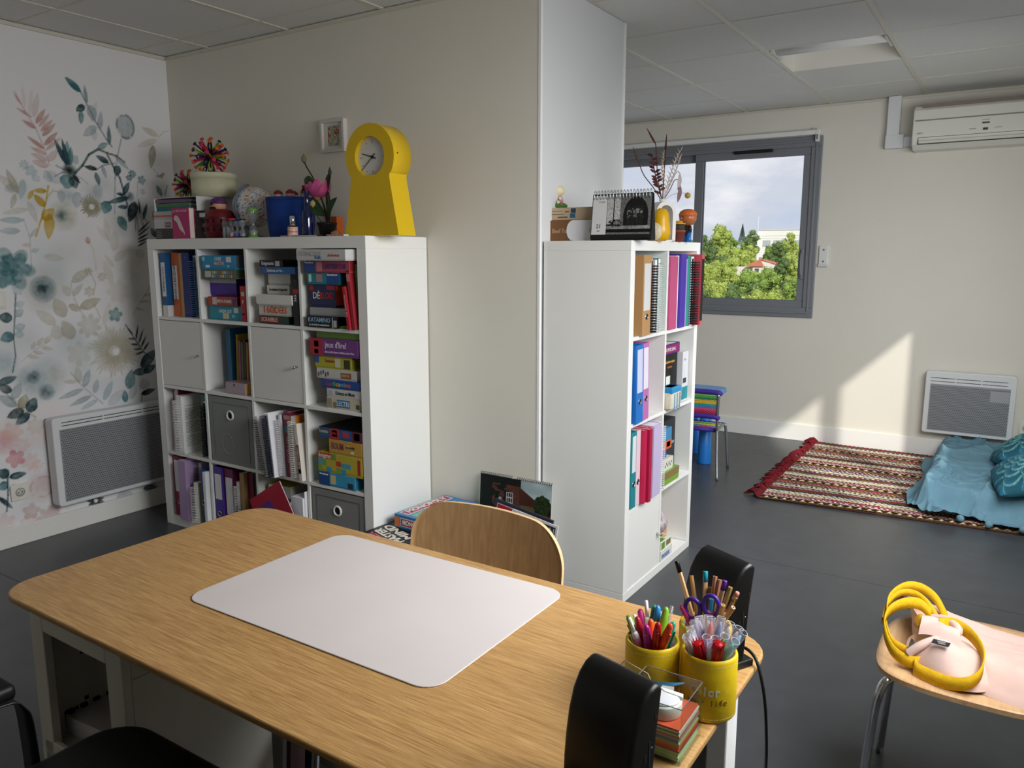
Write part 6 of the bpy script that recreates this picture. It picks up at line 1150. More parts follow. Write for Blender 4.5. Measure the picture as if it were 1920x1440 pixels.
# ---------------------------------------------------------------- tote bag on the right chair
PINK = mat('dcbdb2', .85, noise=.05, nscale=25, bump=.3, key='pink_canvas', spec=.2); YSTR = mat('dcae1c', .8, noise=.08, nscale=90, bump=.4, key='yellow_webbing', spec=.2)
tb = thing('tote_bag', 'pale pink canvas tote bag with yellow handles lying on the right chair', 'bag', (0, 0, 0))
def lerp(P, t):
    n = len(P)-1; i = min(int(t*n), n-1); a = t*n-i; a = a*a*(3-2*a)*.35+a*.65; return [P[i][k]*(1-a)+P[i+1][k]*a for k in range(len(P[0]))]
far = [(3.505, -.078), (3.57, -.10), (3.64, -.122), (3.73, -.135), (3.82, -.118), (3.92, -.10)]; near = [(3.560, -.20), (3.585, -.33), (3.66, -.41), (3.74, -.46), (3.83, -.485), (3.92, -.485)]
T_, V_ = np.meshgrid(np.linspace(0, 1, 60), np.linspace(0, 1, 46)); X = np.zeros_like(T_); Y = X.copy(); Z = X.copy()
for j in range(60):
    fx, fy = lerp(far, T_[0, j]); nx_, ny_ = lerp(near, T_[0, j])
    for i in range(46):
        q = V_[i, 0]; X[i, j] = fx*(1-q)+nx_*q; Y[i, j] = fy*(1-q)+ny_*q
        t_ = T_[0, j]; prof = math.sin(PI*q)**.45 if 0 < q < 1 else 0
        hgt = .064-.022*t_; fold = .016*math.sin(8.5*q+3.0*t_)*(.35+.65*t_)+.008*math.sin(19*q-4*t_+1)+.020*math.exp(-((q-.25-.12*t_)/.06)**2)*t_-.016*math.exp(-((q-.45-.10*t_)/.05)**2)*t_+.014*math.exp(-((q-.70+.05*t_)/.05)**2)*t_
        Z[i, j] = .4445+prof*(hgt+fold)+.02*math.exp(-((q-.12)/.14)**2)*(1-t_)**2
gridmesh('body', X, Y, Z, PINK, tb)
# gusset: open mouth with orange lining at the left end
X2, Y2 = np.meshgrid(np.linspace(0, 1, 14), np.linspace(0, 1, 20))
gridmesh('lining', 3.512+.075*X2+.055*Y2, -.082-.035*X2-.105*Y2, .452+.060*np.sin(PI*np.clip(Y2*.85+.08, 0, 1))**.6-.016*X2, mat('c8804c', .85, key='orange_lining'), tb)
# rolled front flap
X3, Y3 = np.meshgrid(np.linspace(0, 1, 40), np.linspace(0, 1, 26))
ew_ = np.sin(PI*np.clip(X3*.93+.035, 0, 1))**.42; fx_ = 3.562+.188*X3; fy_ = (-.335-.055*X3)+(.5-Y3)*.200*ew_-.012*np.sin(PI*X3)
pz = np.sin(PI*np.clip(Y3, 0, 1))**.5*np.clip(np.sin(PI*np.clip(X3*.94+.04, 0, 1)), 0, 1)**.55
gridmesh('flap', fx_-.0*Y3, fy_*1.0, .452+pz*(.070-.012*X3+.007*np.sin(8*Y3+5*X3)+.006*np.sin(11*X3-4*Y3)), PINK, tb)
tube('hem', smooth_path([(3.575, -.275, .488), (3.60, -.268, .515), (3.645, -.29, .530), (3.668, -.33, .525), (3.640, -.37, .520), (3.60, -.405, .505), (3.572, -.415, .478)], 6), .010, PINK, tb, 10)
gridmesh('fold', 3.588+.078*X2*(1-.15*np.cos(PI*Y2)), -.272-.105*Y2-.02*X2, .512+.020*np.sin(PI*np.clip(Y2*.9, 0, 1))**.7+.008*np.sin(PI*X2)-.02*np.clip(Y2-.8, 0, 1)*4*.5+.005*np.sin(7*Y2+4*X2), PINK, tb)
q_ = gridmesh('tag', 3.622+.036*X2-.004*Y2, -.408-.012*X2-.012*Y2, .528+.004*X2-.006*Y2, mat('23242a', .6), tb)
boxes('tag_print', [(3.632, 3.648, -.4255, -.4235, .5265, .5285), (3.630, 3.648, -.4205, -.4185, .528, .530)], mat('b8b8b8', .6), q_)
def ribbon(name, pts, wd, m, parent, side, k=7):
    P = smooth_path(pts, k); v = []; f = []; n = len(P)
    S = [Vector(s) for s in side]
    for i, p in enumerate(P):
        t_ = i/(n-1)*(len(S)-1); a = min(int(t_), len(S)-2) if len(S) > 1 else 0; u = t_-a
        s = (S[a]*(1-u)+S[min(a+1, len(S)-1)]*u).normalized()
        tan = (P[min(i+1, n-1)]-P[max(i-1, 0)]).normalized(); nr = tan.cross(s).normalized()*.0013
        v += [tuple(p-s*wd/2-nr), tuple(p+s*wd/2-nr), tuple(p+s*wd/2+nr), tuple(p-s*wd/2+nr)]
    for i in range(n-1):
        for a in range(4): b = (a+1) % 4; f.append((4*i+a, 4*i+b, 4*i+4+b, 4*i+4+a))
    return pyd(name, v, f, m, parent, True)
UP = (0, .15, 1)
for sx, P_ in ARMS: ribbon('arm_frame', P_, .055, mat('0b0b0d', .3), ac, [(1, 0, 0), (1, 0, 0)], 8)
ribbon('handle', [(3.635, -.185, .490), (3.605, -.165, .530), (3.565, -.15, .545), (3.53, -.17, .545), (3.505, -.225, .53), (3.507, -.29, .51), (3.515, -.335, .49), (3.535, -.37, .475), (3.575, -.385, .468)], .024, YSTR, tb, [(.2, .6, .7), UP, UP])
ribbon('handle', [(3.622, -.205, .485), (3.59, -.19, .522), (3.555, -.175, .535), (3.522, -.20, .535), (3.502, -.25, .515), (3.50, -.30, .495)], .018, YSTR, tb, [(.2, .6, .7), UP, UP])
ribbon('handle', [(3.605, -.275, .53), (3.575, -.262, .545), (3.54, -.285, .545), (3.514, -.32, .53), (3.512, -.36, .505), (3.535, -.40, .475), (3.572, -.425, .466), (3.61, -.42, .470), (3.64, -.40, .47)], .028, YSTR, tb, [(0, .6, .8), UP, UP, (0, .5, .8)])
ribbon('handle', [(3.625, -.315, .525), (3.655, -.305, .530), (3.695, -.34, .527), (3.722, -.40, .515), (3.722, -.455, .495), (3.70, -.485, .478), (3.665, -.482, .466), (3.62, -.462, .462), (3.59, -.440, .462), (3.60, -.41, .468)], .030, YSTR, tb, [(0, .5, .85), UP, UP, (0, .3, .95), (0, .5, .8)])
gridmesh('inner_print', 3.568+.03*X2+.012*Y2, -.27-.05*Y2, .508+.016*np.sin(PI*X2), mat('c89a1c', .8), tb)
q_ = gridmesh('printed_petal', 3.5735+.010*np.sin(PI*Y2)*(X2-.2)*1.2, -.372-.04*Y2*.9, .497-.012*Y2+.004*X2, mat('3a3c34', .8), tb)

# ================================================================ games and pictures on the floor against the cream wall
r = thing('storage_crate', 'white card crate supporting the board games beside the large shelf', 'box', (1.665, .20, 0)); box('crate', -.16, .16, -.30, .17, 0, .212, mat('8a8a86', .7), r, bev=.002)
r = thing('game_box', 'black code-breaking game box with red and white lettering on the floor stack', 'game box', (1.665, .165, .2125), -.08, 'board games on the floor stack')
box('lid', -.165, .165, -.30, .19, .004, .045, mat('1e1e22', .45), r, bev=.0015); box('tray', -.163, .163, -.298, .188, 0, .01, mat('16161a', .5), r)
for s, yy, ink, sz in (('MIND', -.150, 'ece6d8', .040), ('MASTER', -.203, 'ece6d8', .040), ('SUPER', -.254, 'c8506a', .036)): text(s, r, (-.045, yy, .0462), sz, mat(ink, .5), rot=(0, 0, PI-.25), width=.20, bold=.002)
box('printed_panel', .02, .15, .05, .12, .045, .0455, mat('6a4a38', .5), r)
r = thing('game_box', 'blue property trading game box topmost on the floor stack', 'game box', (1.700, .218, .2582), -.06, 'board games on the floor stack')
box('lid', -.135, .135, -.17, .155, .004, .062, mat('3f7fb8', .42), r, bev=.0015); box('tray', -.133, .133, -.168, .153, 0, .01, mat('2f6fa8', .5), r)
bd = box('printed_panel', -.125, -.07, -.15, .14, .062, .0626, mat('e4e0e0', .5), r); box('printed_panel', -.119, -.076, -.144, .134, .0626, .0631, mat('a83048', .45), r); text('MONOPOLY', r, (-.098, -.005, .0636), .030, INKW, rot=(0, 0, PI/2), width=.25, bold=.0012)
for a, b, c_, d_, cc in ((-.06, .0, -.15, -.05, '7ab898'), (-.06, -.01, -.03, .04, '4a8ac8'), (-.01, .06, .0, .12, '8ab870'), (-.04, .02, .05, .11, 'c8b060'), (.02, .12, -.14, -.03, '6a9ac8'), (-.134, -.128, -.12, .1, '80b8a0')): box('printed_panel', a, b, c_, d_, .062, .0625, mat(cc, .5), r)
box('printed_panel', -.10, .06, -.1708, -.17, .012, .05, mat('d8d8dc', .5), r); box('printed_panel', -.096, .056, -.1713, -.1707, .016, .046, mat('a83048', .5), r); text('MONOPOLY', r, (-.02, -.172, .031), .022, INKW, width=.135, bold=.0008)
box('printed_panel', -.134, -.105, -.1708, -.17, .008, .05, mat('d8783c', .5), r)
def leaning(label, name, cat, x0, x1, y, h, th, rx, rz=0., cc='d8d8d8'):
    q = thing(name, label, cat, ((x0+x1)/2, y, .0005), rot=(rx, 0, rz)); return q
r = leaning('open wall calendar with a brick cottage photo leaning against the wall', 'wall_calendar', 'calendar', 1.79, 2.155, .335, .47, .004, -.07)
w2 = .183
box('pages', -w2, w2, -.003, 0, .0, .468, mat('dcdcd8', .6), r)
nx, nz2 = 150, 100; X, Z = np.meshgrid(np.linspace(0, 1, nx), np.linspace(0, 1, nz2)); I = np.zeros((nz2, nx, 3)); I[:] = rgb('141612')
sky_ = (Z > .62+.12*(X < .6)) & (X > .58); I[sky_] = rgb('8fa3a8')+(vnoise(X[sky_]+1, Z[sky_], 6, 51)*.25-.05)[:, None]
house = (X > .18) & (X < .58) & (Z < .86) & (Z > .25); I[house] = rgb('5a3424')*(.8+.4*vnoise(X[house], Z[house], 60, 52))[:, None]
roof = (Z < .84-.9*(X-.58)) & (X > .56) & (X < .78) & (Z > .52); I[roof] = rgb('4a2a1e')
wall2 = (X > .58) & (X < .78) & (Z > .25) & (Z <= .52); I[wall2] = rgb('5a5038')*(.6+.8*(np.sin(X[wall2]*200)*np.sin(Z[wall2]*160) > 0))[:, None]
hedge = (X >= .74) & (Z < .42) & (Z > .3); I[hedge] = rgb('4a2a20')
grass = (Z < .30); I[grass] = rgb('2f3c1a')*(.6+.9*vnoise(X[grass], Z[grass], 30, 53))[:, None]
for cx_, cz_, rx_, rz_, c_ in ((.88, .58, .12, .2, '26301c'), (.72, .17, .14, .14, '1c2614'), (.94, .12, .12, .12, '202a16')):
    tr = (((X-cx_)/rx_)**2+((Z-cz_)/rz_)**2 < .75+.4*vnoise(X+2, Z, 25, 54)); I[tr] = rgb(c_)*(.7+.9*vnoise(X[tr], Z[tr], 50, 55))[:, None]
ivy = (X < .42) & (vnoise(X+3, Z+3, 22, 56) > .30+.7*np.clip((X-.12), 0, 1)); I[ivy] = rgb('10130e')*(.7+.9*vnoise(X[ivy], Z[ivy], 60, 57))[:, None]
win_ = (X > .38) & (X < .47) & (Z > .42) & (Z < .72); I[win_] = rgb('2a2622'); fr_ = win_ & (((np.abs(((X-.38)*100) % 3-1.5) > 1.15)) | (np.abs(((Z-.42)*100) % 10-5) > 4)); I[fr_] = rgb('d8d4cc'); dr = (X > .27) & (X < .31) & (Z > .25) & (Z < .6); I[dr] = rgb('b0a894'); I[(X > .22) & (X < .27) & (Z > .25) & (Z < .68)] = rgb('0a0a0a')
gridmesh('photo', -w2+.002+X*(2*w2-.004), np.full_like(X, -.0036), .236+Z*.226, vcol('photo_ink', .35), r, False, tolin(I))
multi('wire_binding', [tubev([(-w2+.006+.0105*i, -.0015+math.cos(a)*.005, .466+math.sin(a)*.006) for a in np.linspace(0, 2*PI, 9)[:-1]], .0011, 5, True) for i in range(35) if i not in (16, 17)], mat('1a1a1c', .4), r)
r = leaning('slate grey folder with a red bordered panel leaning before the calendar', 'folder', 'folder', 1.93, 2.2, .20, .37, .01, -.11, -.12); r.location = (2.052, .20, .020); r.rotation_euler = (-.11, .115, -.10)
box('cover', -.15, .15, -.008, 0, 0, .372, mat('2e333c', .45), r); box('printed_panel', -.135, .12, -.0086, -.008, .02, .358, mat('c8b0b0', .45), r); box('printed_panel', -.131, .116, -.0091, -.0085, .024, .354, mat('b0142c', .4), r); box('pages', .15, .153, -.007, -.001, .004, .358, mat('d8d8d8', .7), r)
r = leaning('white edged board with a dark corner lettered N leaning before the folder', 'board', 'board', 2.1, 2.3, .165, .365, .006, -.12, -.12); r.location = (2.125, .165, .014); r.rotation_euler = (-.12, .115, -.10)
box('board', -.115, .115, -.006, 0, 0, .365, mat('dcdcdc', .5), r); box('printed_panel', -.108, .105, -.0066, -.006, .02, .356, mat('2a2c34', .45), r); text('N', r, (.088, -.0075, .335), .028, mat('c8c8cc', .5))
r = leaning('small yellow-green card leaning behind the white edged board', 'card', 'card', 2.2, 2.26, .19, .3, .002, -.14); r.location.x = 2.245; box('card', -.006, .006, -.002, 0, 0, .285, mat('b8b850', .6), r)

# ================================================================ far room
# woven rug with red fringe
RX0, RX1 = 2.535, 4.15
def ynear(x): return 2.125+.085*(x-RX0)
rug = thing('rug', 'striped woven rug with a dark red fringe on the dark floor', 'rug', (0, 0, 0))
nx, ny = 420, 330
U, V = np.meshgrid(np.linspace(0, 1, nx), np.linspace(0, 1, ny)); X = RX0+U*(RX1-RX0); Y = ynear(X)+V*(3.742-ynear(X)); D = V*1.60
C = np.zeros((ny, nx, 3)); pal = dict(c='dfd3b0', m='8a2438', b='4c3a26', g='6a5a30', v='4c3c58', w='d8ccc4', r='a8384a', p='c89aa0', k='2a201c', o='8a6a34', t='8a5a3c')
seq = [('k', 'o', .018, 'z'), ('k', 'c', .030, 'arch'), ('b', 'o', .014, 'dot'), ('m', 'w', .026, 'dot'), ('k', 'p', .026, 'dash'), ('m', 'v', .012, ''), ('k', 'c', .012, 'z'), ('c', 'c', .020, ''), ('c', 'k', .016, 'dot'), ('c', 'c', .008, ''), ('v', 'w', .022, 'dot'), ('v', 'k', .014, 'z'), ('b', 'o', .020, 'dot'), ('b', 'g', .014, ''), ('m', 'r', .014, 'dash'), ('v', 'w', .024, 'dot'), ('k', 'v', .010, ''), ('c', 'c', .014, ''), ('c', 'k', .018, 'dot'), ('k', 'c', .012, 'z'), ('v', 'w', .022, 'dot'), ('b', 'o', .018, 'dot'), ('k', 'p', .026, 'dash'), ('m', 'r', .014, 'dot'), ('g', 'b', .018, '')]
y0 = 0; k = 0; jit = .004*(vnoise(X, Y, 3, 61)-.5)
while y0 < 1.62:
    a, b, wd, kind = seq[k % len(seq)]; wd = wd*1.0
    s = (D+jit >= y0) & (D+jit < y0+wd)
    if s.any():
        t = (D[s]+jit[s]-y0)/wd; x = X[s]
        if kind == 'z': m_ = np.abs(((x/.022) % 1)-.5)*2 > t
        elif kind == 'arch': m_ = np.abs(((x/.05) % 1)-.5)*1.7+t*.5 < .55
        elif kind == 'dash': m_ = (np.abs(((x/.024+.5*(t > .5)) % 1)-.5) < .26)
        elif kind == 'dot': m_ = (np.abs(((x/.03+.5*(t > .5)) % 1)-.5) < .22)
        else: m_ = np.zeros_like(x, bool)
        C[s] = np.where(m_[:, None], rgb(pal[b]), rgb(pal[a]))
    y0 += wd; k += 1
C *= (.86+.28*vnoise(X, Y, 150, 62))[..., None]
Zr = .010+.004*np.sin(D*150)*.3+.006*vnoise(X, Y, 3.2, 63)
gridmesh('weave', X, Y, Zr, vcol('rug_weave', .95, .5, 350, .1), rug, True, tolin(C))
v = []; f = []
bx_ = [tubev([(RX0-.001, ynear(RX0)+.003, .005), (RX1, ynear(RX1)+.003, .005)], .0065, 6), tubev([(RX0, ynear(RX0), .006), (RX0, 3.742, .006)], .007, 6)]
multi('hem', bx_, mat('4a2a24', .95), rug)
ps = []
for i in range(46):
    y = ynear(RX0)+.01+(3.73-ynear(RX0))*i/45; ac_ = random.uniform(-.9, .9); Lc = random.uniform(.045, .095); zc = random.uniform(.008, .028)
    for q in range(13):
        a = ac_+random.uniform(-.35, .35); L = Lc*random.uniform(.6, 1.1)
        ps.append(tubev([(RX0, y+random.uniform(-.018, .018), .010), (RX0-L*.5, y+a*L*.5+random.uniform(-.008, .008), .014+zc+random.uniform(-.006, .010)), (RX0-L, y+a*L, random.uniform(.003, .008)+zc*.5)], [.0036, .0042, .0026], 4))
multi('fringe', ps, mat('74151f', .95, noise=.4, nscale=60, key='fringe_red'), rug)['kind'] = 'stuff'
# blanket over a floor mattress
mt = thing('mattress', 'thin floor mattress hidden under the blue blanket', 'mattress', (3.36, 2.42, .018)); box('mattress', 0, .80, 0, 1.29, 0, .105, mat('c8c4bc', .8), mt, bev=.03, seg=3)
nx, ny = 190, 260
U, V = np.meshgrid(np.linspace(0, 1, nx), np.linspace(0, 1, ny))
def edgeL(y): return 3.30+.03*np.sin(y*7+.5)+.035*np.exp(-((y-2.75)/.16)**2)*-1.0
xl = edgeL(2.2+V*1.5)-.06*np.clip((.35-V)/.35, 0, 1)*0; X = xl+U*(4.20-xl); yn = 2.235+.03*np.sin(X*9)+.015*np.sin(X*23); yn = yn+.22*np.clip((3.46-X)/.2, 0, 1)**1.3; Y = yn+V*(3.735-yn)
din = np.minimum(np.minimum((X-3.345)/.045, (Y-2.37-.0*X)/.075), 1.2); s = 1/(1+np.exp(-5.0*(din-.12)))
top = .145+.006*np.sin(X*8+Y*5)
fold = .017*np.sin((X*1.6+Y*.55)*14+3*vnoise(X, Y, 3, 71))*np.clip(1.2-s*.55, 0, 1)*vnoise(X, Y, 2.4, 75)+.013*np.abs(np.sin((X-.5*Y)*11+2*vnoise(X, Y, 2.5, 74)))*np.exp(-((Y-2.72)/.3)**2)+.010*(vnoise(X, Y, 9, 72)-.4)
def ridge(u, v_, sd, p=3.0):
    n = vnoise(u, v_, 1.0, sd); return np.clip(1-np.abs(2*n-1)*1.6, 0, 1)**p
wr = .020*ridge((X*.9+Y*.45)*5+3, (Y-X*.5)*1.6+3, 81)+.014*ridge((X-Y*.25)*9+5, (Y+.3*X)*3+5, 82)*np.exp(-((Y-2.6)/.35)**2)+.012*ridge(X*4+2, Y*11+2, 83, 2.2)*np.clip((2.75-Y)/.3, 0, 1)+.006*ridge(X*14, Y*12, 84)
Z = .022+(top-.022)*s+np.abs(fold)*.5+wr*1.75+.016*np.exp(-((Y-3.68)/.03)**2)+.02*np.exp(-((X-3.38)/.05)**2)*np.exp(-((Y-2.95)/.5)**2)
bk = tag(gridmesh('blanket', X, Y, Z, mat('6d93a4', .92, noise=.07, nscale=14, bump=.35, key='blue_fleece', spec=.15), None), 'dusty blue fleece blanket with pompoms spread over the floor mattress', 'blanket')
for (x, y, z) in ((3.455, 2.385, .035), (3.56, 2.255, .033), (3.69, 2.225, .033), (3.84, 2.228, .033), (3.44, 3.715, .172), (3.60, 3.715, .172), (3.78, 3.715, .172)):
    bm = bmesh.new(); bmesh.ops.create_icosphere(bm, subdivisions=2, radius=.02)
    for v_ in bm.verts: v_.co *= random.uniform(.88, 1.1)
    me = bpy.data.meshes.new('pompom'); bm.to_mesh(me); bm.free(); o = link('pompom', me, mat('6d93a4', .95), bk, True); o.location = (x, y, z)
# succulent printed cushions
def cushion(label, loc, rot, S=.40, T=.085):
    n = 90; A, B = np.meshgrid(np.linspace(-1, 1, n), np.linspace(-1, 1, n)); r = np.hypot(A, B)
    e_ = ((1-np.abs(A)**2.6).clip(0)*(1-np.abs(B)**2.6).clip(0))**.48
    th = np.arctan2(B, A); col = np.zeros((n, n, 3)); col[:] = rgb('2c6f86'); bump = np.zeros((n, n))
    for kk, (r1, np_) in enumerate(((1.45, 13), (1.12, 11), (.84, 9), (.6, 8), (.4, 7), (.22, 5))):
        ph = (th/(2*PI)*np_+kk*.5) % 1; d = np.abs(ph-.5)*2; edge = r1*(1-.36*d**2.2)
        ins = r < edge; q = np.clip((edge-r)/.30, 0, 1)
        cin = rgb('2a6480')*(1-q[..., None])+rgb('235a6a')*q[..., None]
        rim = np.clip(1-(edge-r)/.055, 0, 1)*(edge > r)
        cc = cin*(1-rim[..., None])+rgb('9ccab8')*rim[..., None]; sh = np.clip(d-.72, 0, 1)*2.2
        cc = cc*(1-.5*sh[..., None])+rgb('1c4450')*.5*sh[..., None]; hi = np.clip(.5-q, 0, 1)[..., None]; cc = cc*(1-.55*hi)+rgb('5fa3a8')*.55*hi
        col[ins] = cc[ins]; bump[ins] = kk*.010-.012*q[ins]
    col[r < .07] = rgb('3a3a30')
    o = thing('cushion', label, 'cushion', loc, rot=rot, group='succulent cushions')
    sx = 1-.06*(np.abs(B)**2); X = A*S/2*sx; Y = B*S/2*(1-.06*np.abs(A)**2)
    gridmesh('cover', X, Y, T*e_+bump*e_*.6, vcol('cushion_print', .8, .3, 300, .2), o, True, tolin(col))
    gridmesh('back_cover', X, Y, -T*e_, mat('3c7c8c', .85), o)
    return o
cushion('round leaf printed teal cushion against the radiator side of the blanket', (3.850, 3.10, .268), (-.25, -.40, .25), .40, .07)
cushion('round leaf printed teal cushion nearer the rug edge on the blanket', (3.868, 2.52, .266), (.12, -.42, .1), .40, .07)

# heaters
def radiator(name, label, M, W, h, dp, mesh_z, slots, sticker=False, sx=0):
    r = thing(name, label, 'heater'); r.matrix_world = M
    fw = .032
    prism('casing', rrect(0, W, 0, h, .018, 5), -dp, -.02, mat('e2e3e4', .4), r, plane='xz', bev=.006, seg=3)
    boxes('wall_bracket', [(W*.2, W*.2+.05, -.02, 0, h*.2, h*.8), (W*.75, W*.75+.05, -.02, 0, h*.2, h*.8)], mat('b8b8b8', .5), r)
    gm = mat('9a9c9f', .5, .2, key='grille_grey')
    g = box('grille_plate', fw, W-fw, -dp-.0015, -dp+.001, .022, mesh_z, gm, r)
    cell = .011; nx = int((W-2*fw)/cell); nz_ = int((mesh_z-.026)/cell); v = []; f = []
    for i in range(nx):
        for j in range(nz_):
            x = fw+.006+i*cell+(cell/2 if j % 2 else 0); z = .028+j*cell
            if x+.007 > W-fw: continue
            k = len(v); v += [(x, -dp-.0018, z), (x+.0062, -dp-.0018, z), (x+.0062, -dp-.0018, z+.0062), (x, -dp-.0018, z+.0062)]; f.append((k, k+1, k+2, k+3))
    pyd('perforation', v, f, mat('55575a', .7), g)['kind'] = 'stuff'
    for k, (z0, z1) in enumerate(slots):
        s = boxes('vent_slot', [(sx*W*.04+W*.06+i*(W*.86/3), W*.06+(i+1)*(W*.86/3)-.008, -dp-.001, -dp+.001, z0, z1) for i in range(3)], mat('3a3b3d', .6), r)
    if sticker: box('sticker', W-.145, W-fw-.004, -dp-.0026, -dp-.0016, mesh_z-.095, mesh_z-.02, mat('a8aaac', .4), r)
    return r
radiator('electric_radiator', 'white electric panel heater with a grey grille under the far wall', Matrix.Translation((3.224, YW, .188)), .535, .432, .088, .345, ((.362, .366), (.385, .389)), True)
radiator('electric_radiator', 'white electric panel heater on the floral wallpapered wall', Matrix.Translation((XA, -.428, .158)) @ Matrix.Rotation(PI/2, 4, 'Z'), .76, .452, .088, .392, ((.408, .412), (.424, .428)))
# air conditioner, its duct
r = thing('air_conditioner', 'white wall mounted air conditioner near the ceiling', 'air conditioner', (3.03, YW, 2.095))
AW = mat('e4e3da', .4, key='ac_white')
prism('casing', [(0, 0), (-.15, 0), (-.20, .03), (-.215, .085), (-.212, .17), (-.205, .245), (-.18, .272), (0, .276)], 0, .86, AW, r, plane='yz', bev=.008, seg=3)
box('panel_groove', .012, .848, -.2135, -.205, .176, .184, mat('8e8c84', .6), r); box('intake_grille', .05, .83, -.205, -.05, .262, .277, mat('8a7c70', .6), r)
boxes('intake_slat', [(.055, .825, -.19+.022*i, -.183+.022*i, .275, .280) for i in range(6)], mat('c8c2b6', .5), r)
fp = box('air_flap', .04, .82, -.2085, -.196, .034, .070, mat('dcdbd2', .4), r, bev=.003); fp.rotation_euler = (0, 0, 0)
boxes('flap_gap', [(.036, .824, -.211, -.19, .029, .033), (.036, .824, -.2125, -.19, .071, .0735), (.036, .039, -.211, -.19, .033, .072)], mat('35352f', .7), r)
box('flap_line', .042, .818, -.2095, -.2, .052, .0535, mat('6a6a62', .6), r)
text('FUJITSU', r, (.047, -.2165, .098), .009, mat('3a3a3a', .5), width=.035); text('INVERTER', r, (.415, -.2150, .155), .006, mat('6a6a6a', .5), width=.04)
box('display', .402, .430, -.2165, -.2135, .092, .106, mat('3c3c3a', .3), r); box('display', .395, .436, -.2150, -.2120, .132, .142, mat('5a5a58', .3), r); text('TIMER', r, (.345, -.2165, .103), .008, mat('6a6a66', .5), width=.04); text('CLEAN', r, (.485, -.2165, .103), .008, mat('6a6a66', .5), width=.04)
r = thing('cable_duct', 'white plastic pipe duct from the ceiling down to the air conditioner', 'duct', (2.848, YW, 2.128))
box('duct', .004, .084, -.062, 0, .09, .345, mat('e6e7e8', .4), r, bev=.004); box('elbow', 0, .115, -.066, 0, 0, .092, mat('e2e3e4', .4), r, bev=.005); box('duct', .115, .185, -.06, 0, .012, .072, mat('dfe0e2', .4), r, bev=.004)
# remote holder, sockets
r = thing('remote_holder', 'small white wall holder to the right of the grey window', 'holder', (2.485, YW, 1.40)); box('plate', -.032, .032, -.02, 0, -.075, .075, mat('e6e6e4', .4), r, bev=.005); box('pocket', -.034, .034, -.026, -.0, -.078, -.055, mat('dcdcda', .4), r, bev=.004)
boxes('screw', [(-.006, .006, -.022, -.0195, .04, .052), (-.006, .006, -.022, -.0195, -.045, -.033)], mat('6a6a6a', .5), r)
def socket(name, label, M, hole=True):
    r = thing(name, label, 'socket' if hole else 'switch'); r.matrix_world = M
    box('plate', -.041, .041, -.011, 0, -.041, .041, mat('e8e6dc', .4), r, bev=.003)
    if hole:
        g = lathe('well', [(.021, 0), (.021, .0015)], mat('d8d6cc', .45), r, 24, M=Matrix.Translation((0, -.0108, 0)) @ Matrix.Rotation(PI/2, 4, 'X')); v, f = tubev([(math.cos(a)*.02, -.0122, math.sin(a)*.02) for a in np.linspace(0, 2*PI, 21)[:-1]], .0018, 5, True); pyd('rim', v, f, mat('8a887e', .5), r, True)
        boxes('pin_hole', [(-.011, -.006, -.0132, -.0122, -.0025, .0025), (.006, .011, -.0132, -.0122, -.0025, .0025)], mat('101010', .7), r); tube('earth_pin', [(0, -.012, .011), (0, -.02, .011)], .0025, STEEL, r, 8)
    else: box('rocker', -.03, .03, -.016, -.0105, -.03, .03, mat('eceae2', .35), r, bev=.003)
    return r
socket('wall_socket', 'cream wall socket on the floral wallpaper below the heater', Matrix.Translation((XA+.002, -.570, .264)) @ Matrix.Rotation(PI/2, 4, 'Z'))
socket('light_switch', 'cream light switch at the left edge of the floral wallpaper', Matrix.Translation((XA+.002, -.583, 1.20)) @ Matrix.Rotation(PI/2, 4, 'Z'), False)
socket('wall_socket', 'white wall socket right of the far heater', Matrix.Translation((3.835, YW, .27)))
# blue children's table and woven chair
BLU = mat('2476c8', .35, key='blue_plastic'); BLU2 = mat('5f97d8', .35)
r = thing('kids_table', 'blue plastic children table behind the narrow shelf', 'table', (1.755, 2.935, 0))
prism('tabletop', rrect(-.40, .30, -.29, .10, .06), .455, .49, BLU2, r, plane='xy', bev=.010, seg=3)
for x, y in ((.245, -.21), (-.31, -.21), (.10, .04), (-.31, .04)): lathe('leg', [(.046, 0), (.047, .008), (.034, .455)], BLU, r, 24, loc=(x, y, 0))
r = thing('kids_chair', 'small chair with purple padding and a rainbow woven back', 'chair', (2.02, 2.50, 0), .08)
GT = mat('9a9da2', .3, .8, key='grey_tube')
for s in (-1, 1):
    tube('leg', smooth_path([(s*.155, -.10, .545), (s*.152, -.095, .42), (s*.15, -.085, .32), (s*.15, -.08, .29), (s*.165, -.12, .12), (s*.18, -.155, 0)], 5), .0095, GT, r, 10)
    tube('leg', smooth_path([(s*.15, -.085, .295), (s*.14, .02, .30), (s*.14, .14, .30), (s*.15, .16, .27), (s*.17, .18, 0)], 5), .0095, GT, r, 10)
for z_, x_ in ((.552, .165), (.395, .155)): tube('padding', smooth_path([(-x_, -.09, z_-.012), (-x_+.02, -.097, z_), (0, -.10, z_+.002), (x_-.02, -.097, z_), (x_, -.09, z_-.012)], 5), .016, mat('3c2a8c', .6), r, 10)
for y_ in (-.055, .145): tube('padding', [(-.14, y_, .30), (.14, y_, .30)], .014, mat('3c2a8c', .6), r, 10)
wc = ['b02038', 'c83060', 'd8587a', '4a8ac0', '3aa0a0', 'e0c040', 'e0b83c', '2c8a4c', '5cae4a', '9ccc6a']
for i in range(20):
    z_ = .412+i*.0066
    v = []; f = []; P_ = [(-.152+.304*k/28, -.0965+(.004 if (k+i) % 2 else -.004), z_) for k in range(29)]
    tube('woven_strand', P_, .0036, mat(wc[i//2], .6), r, 5)
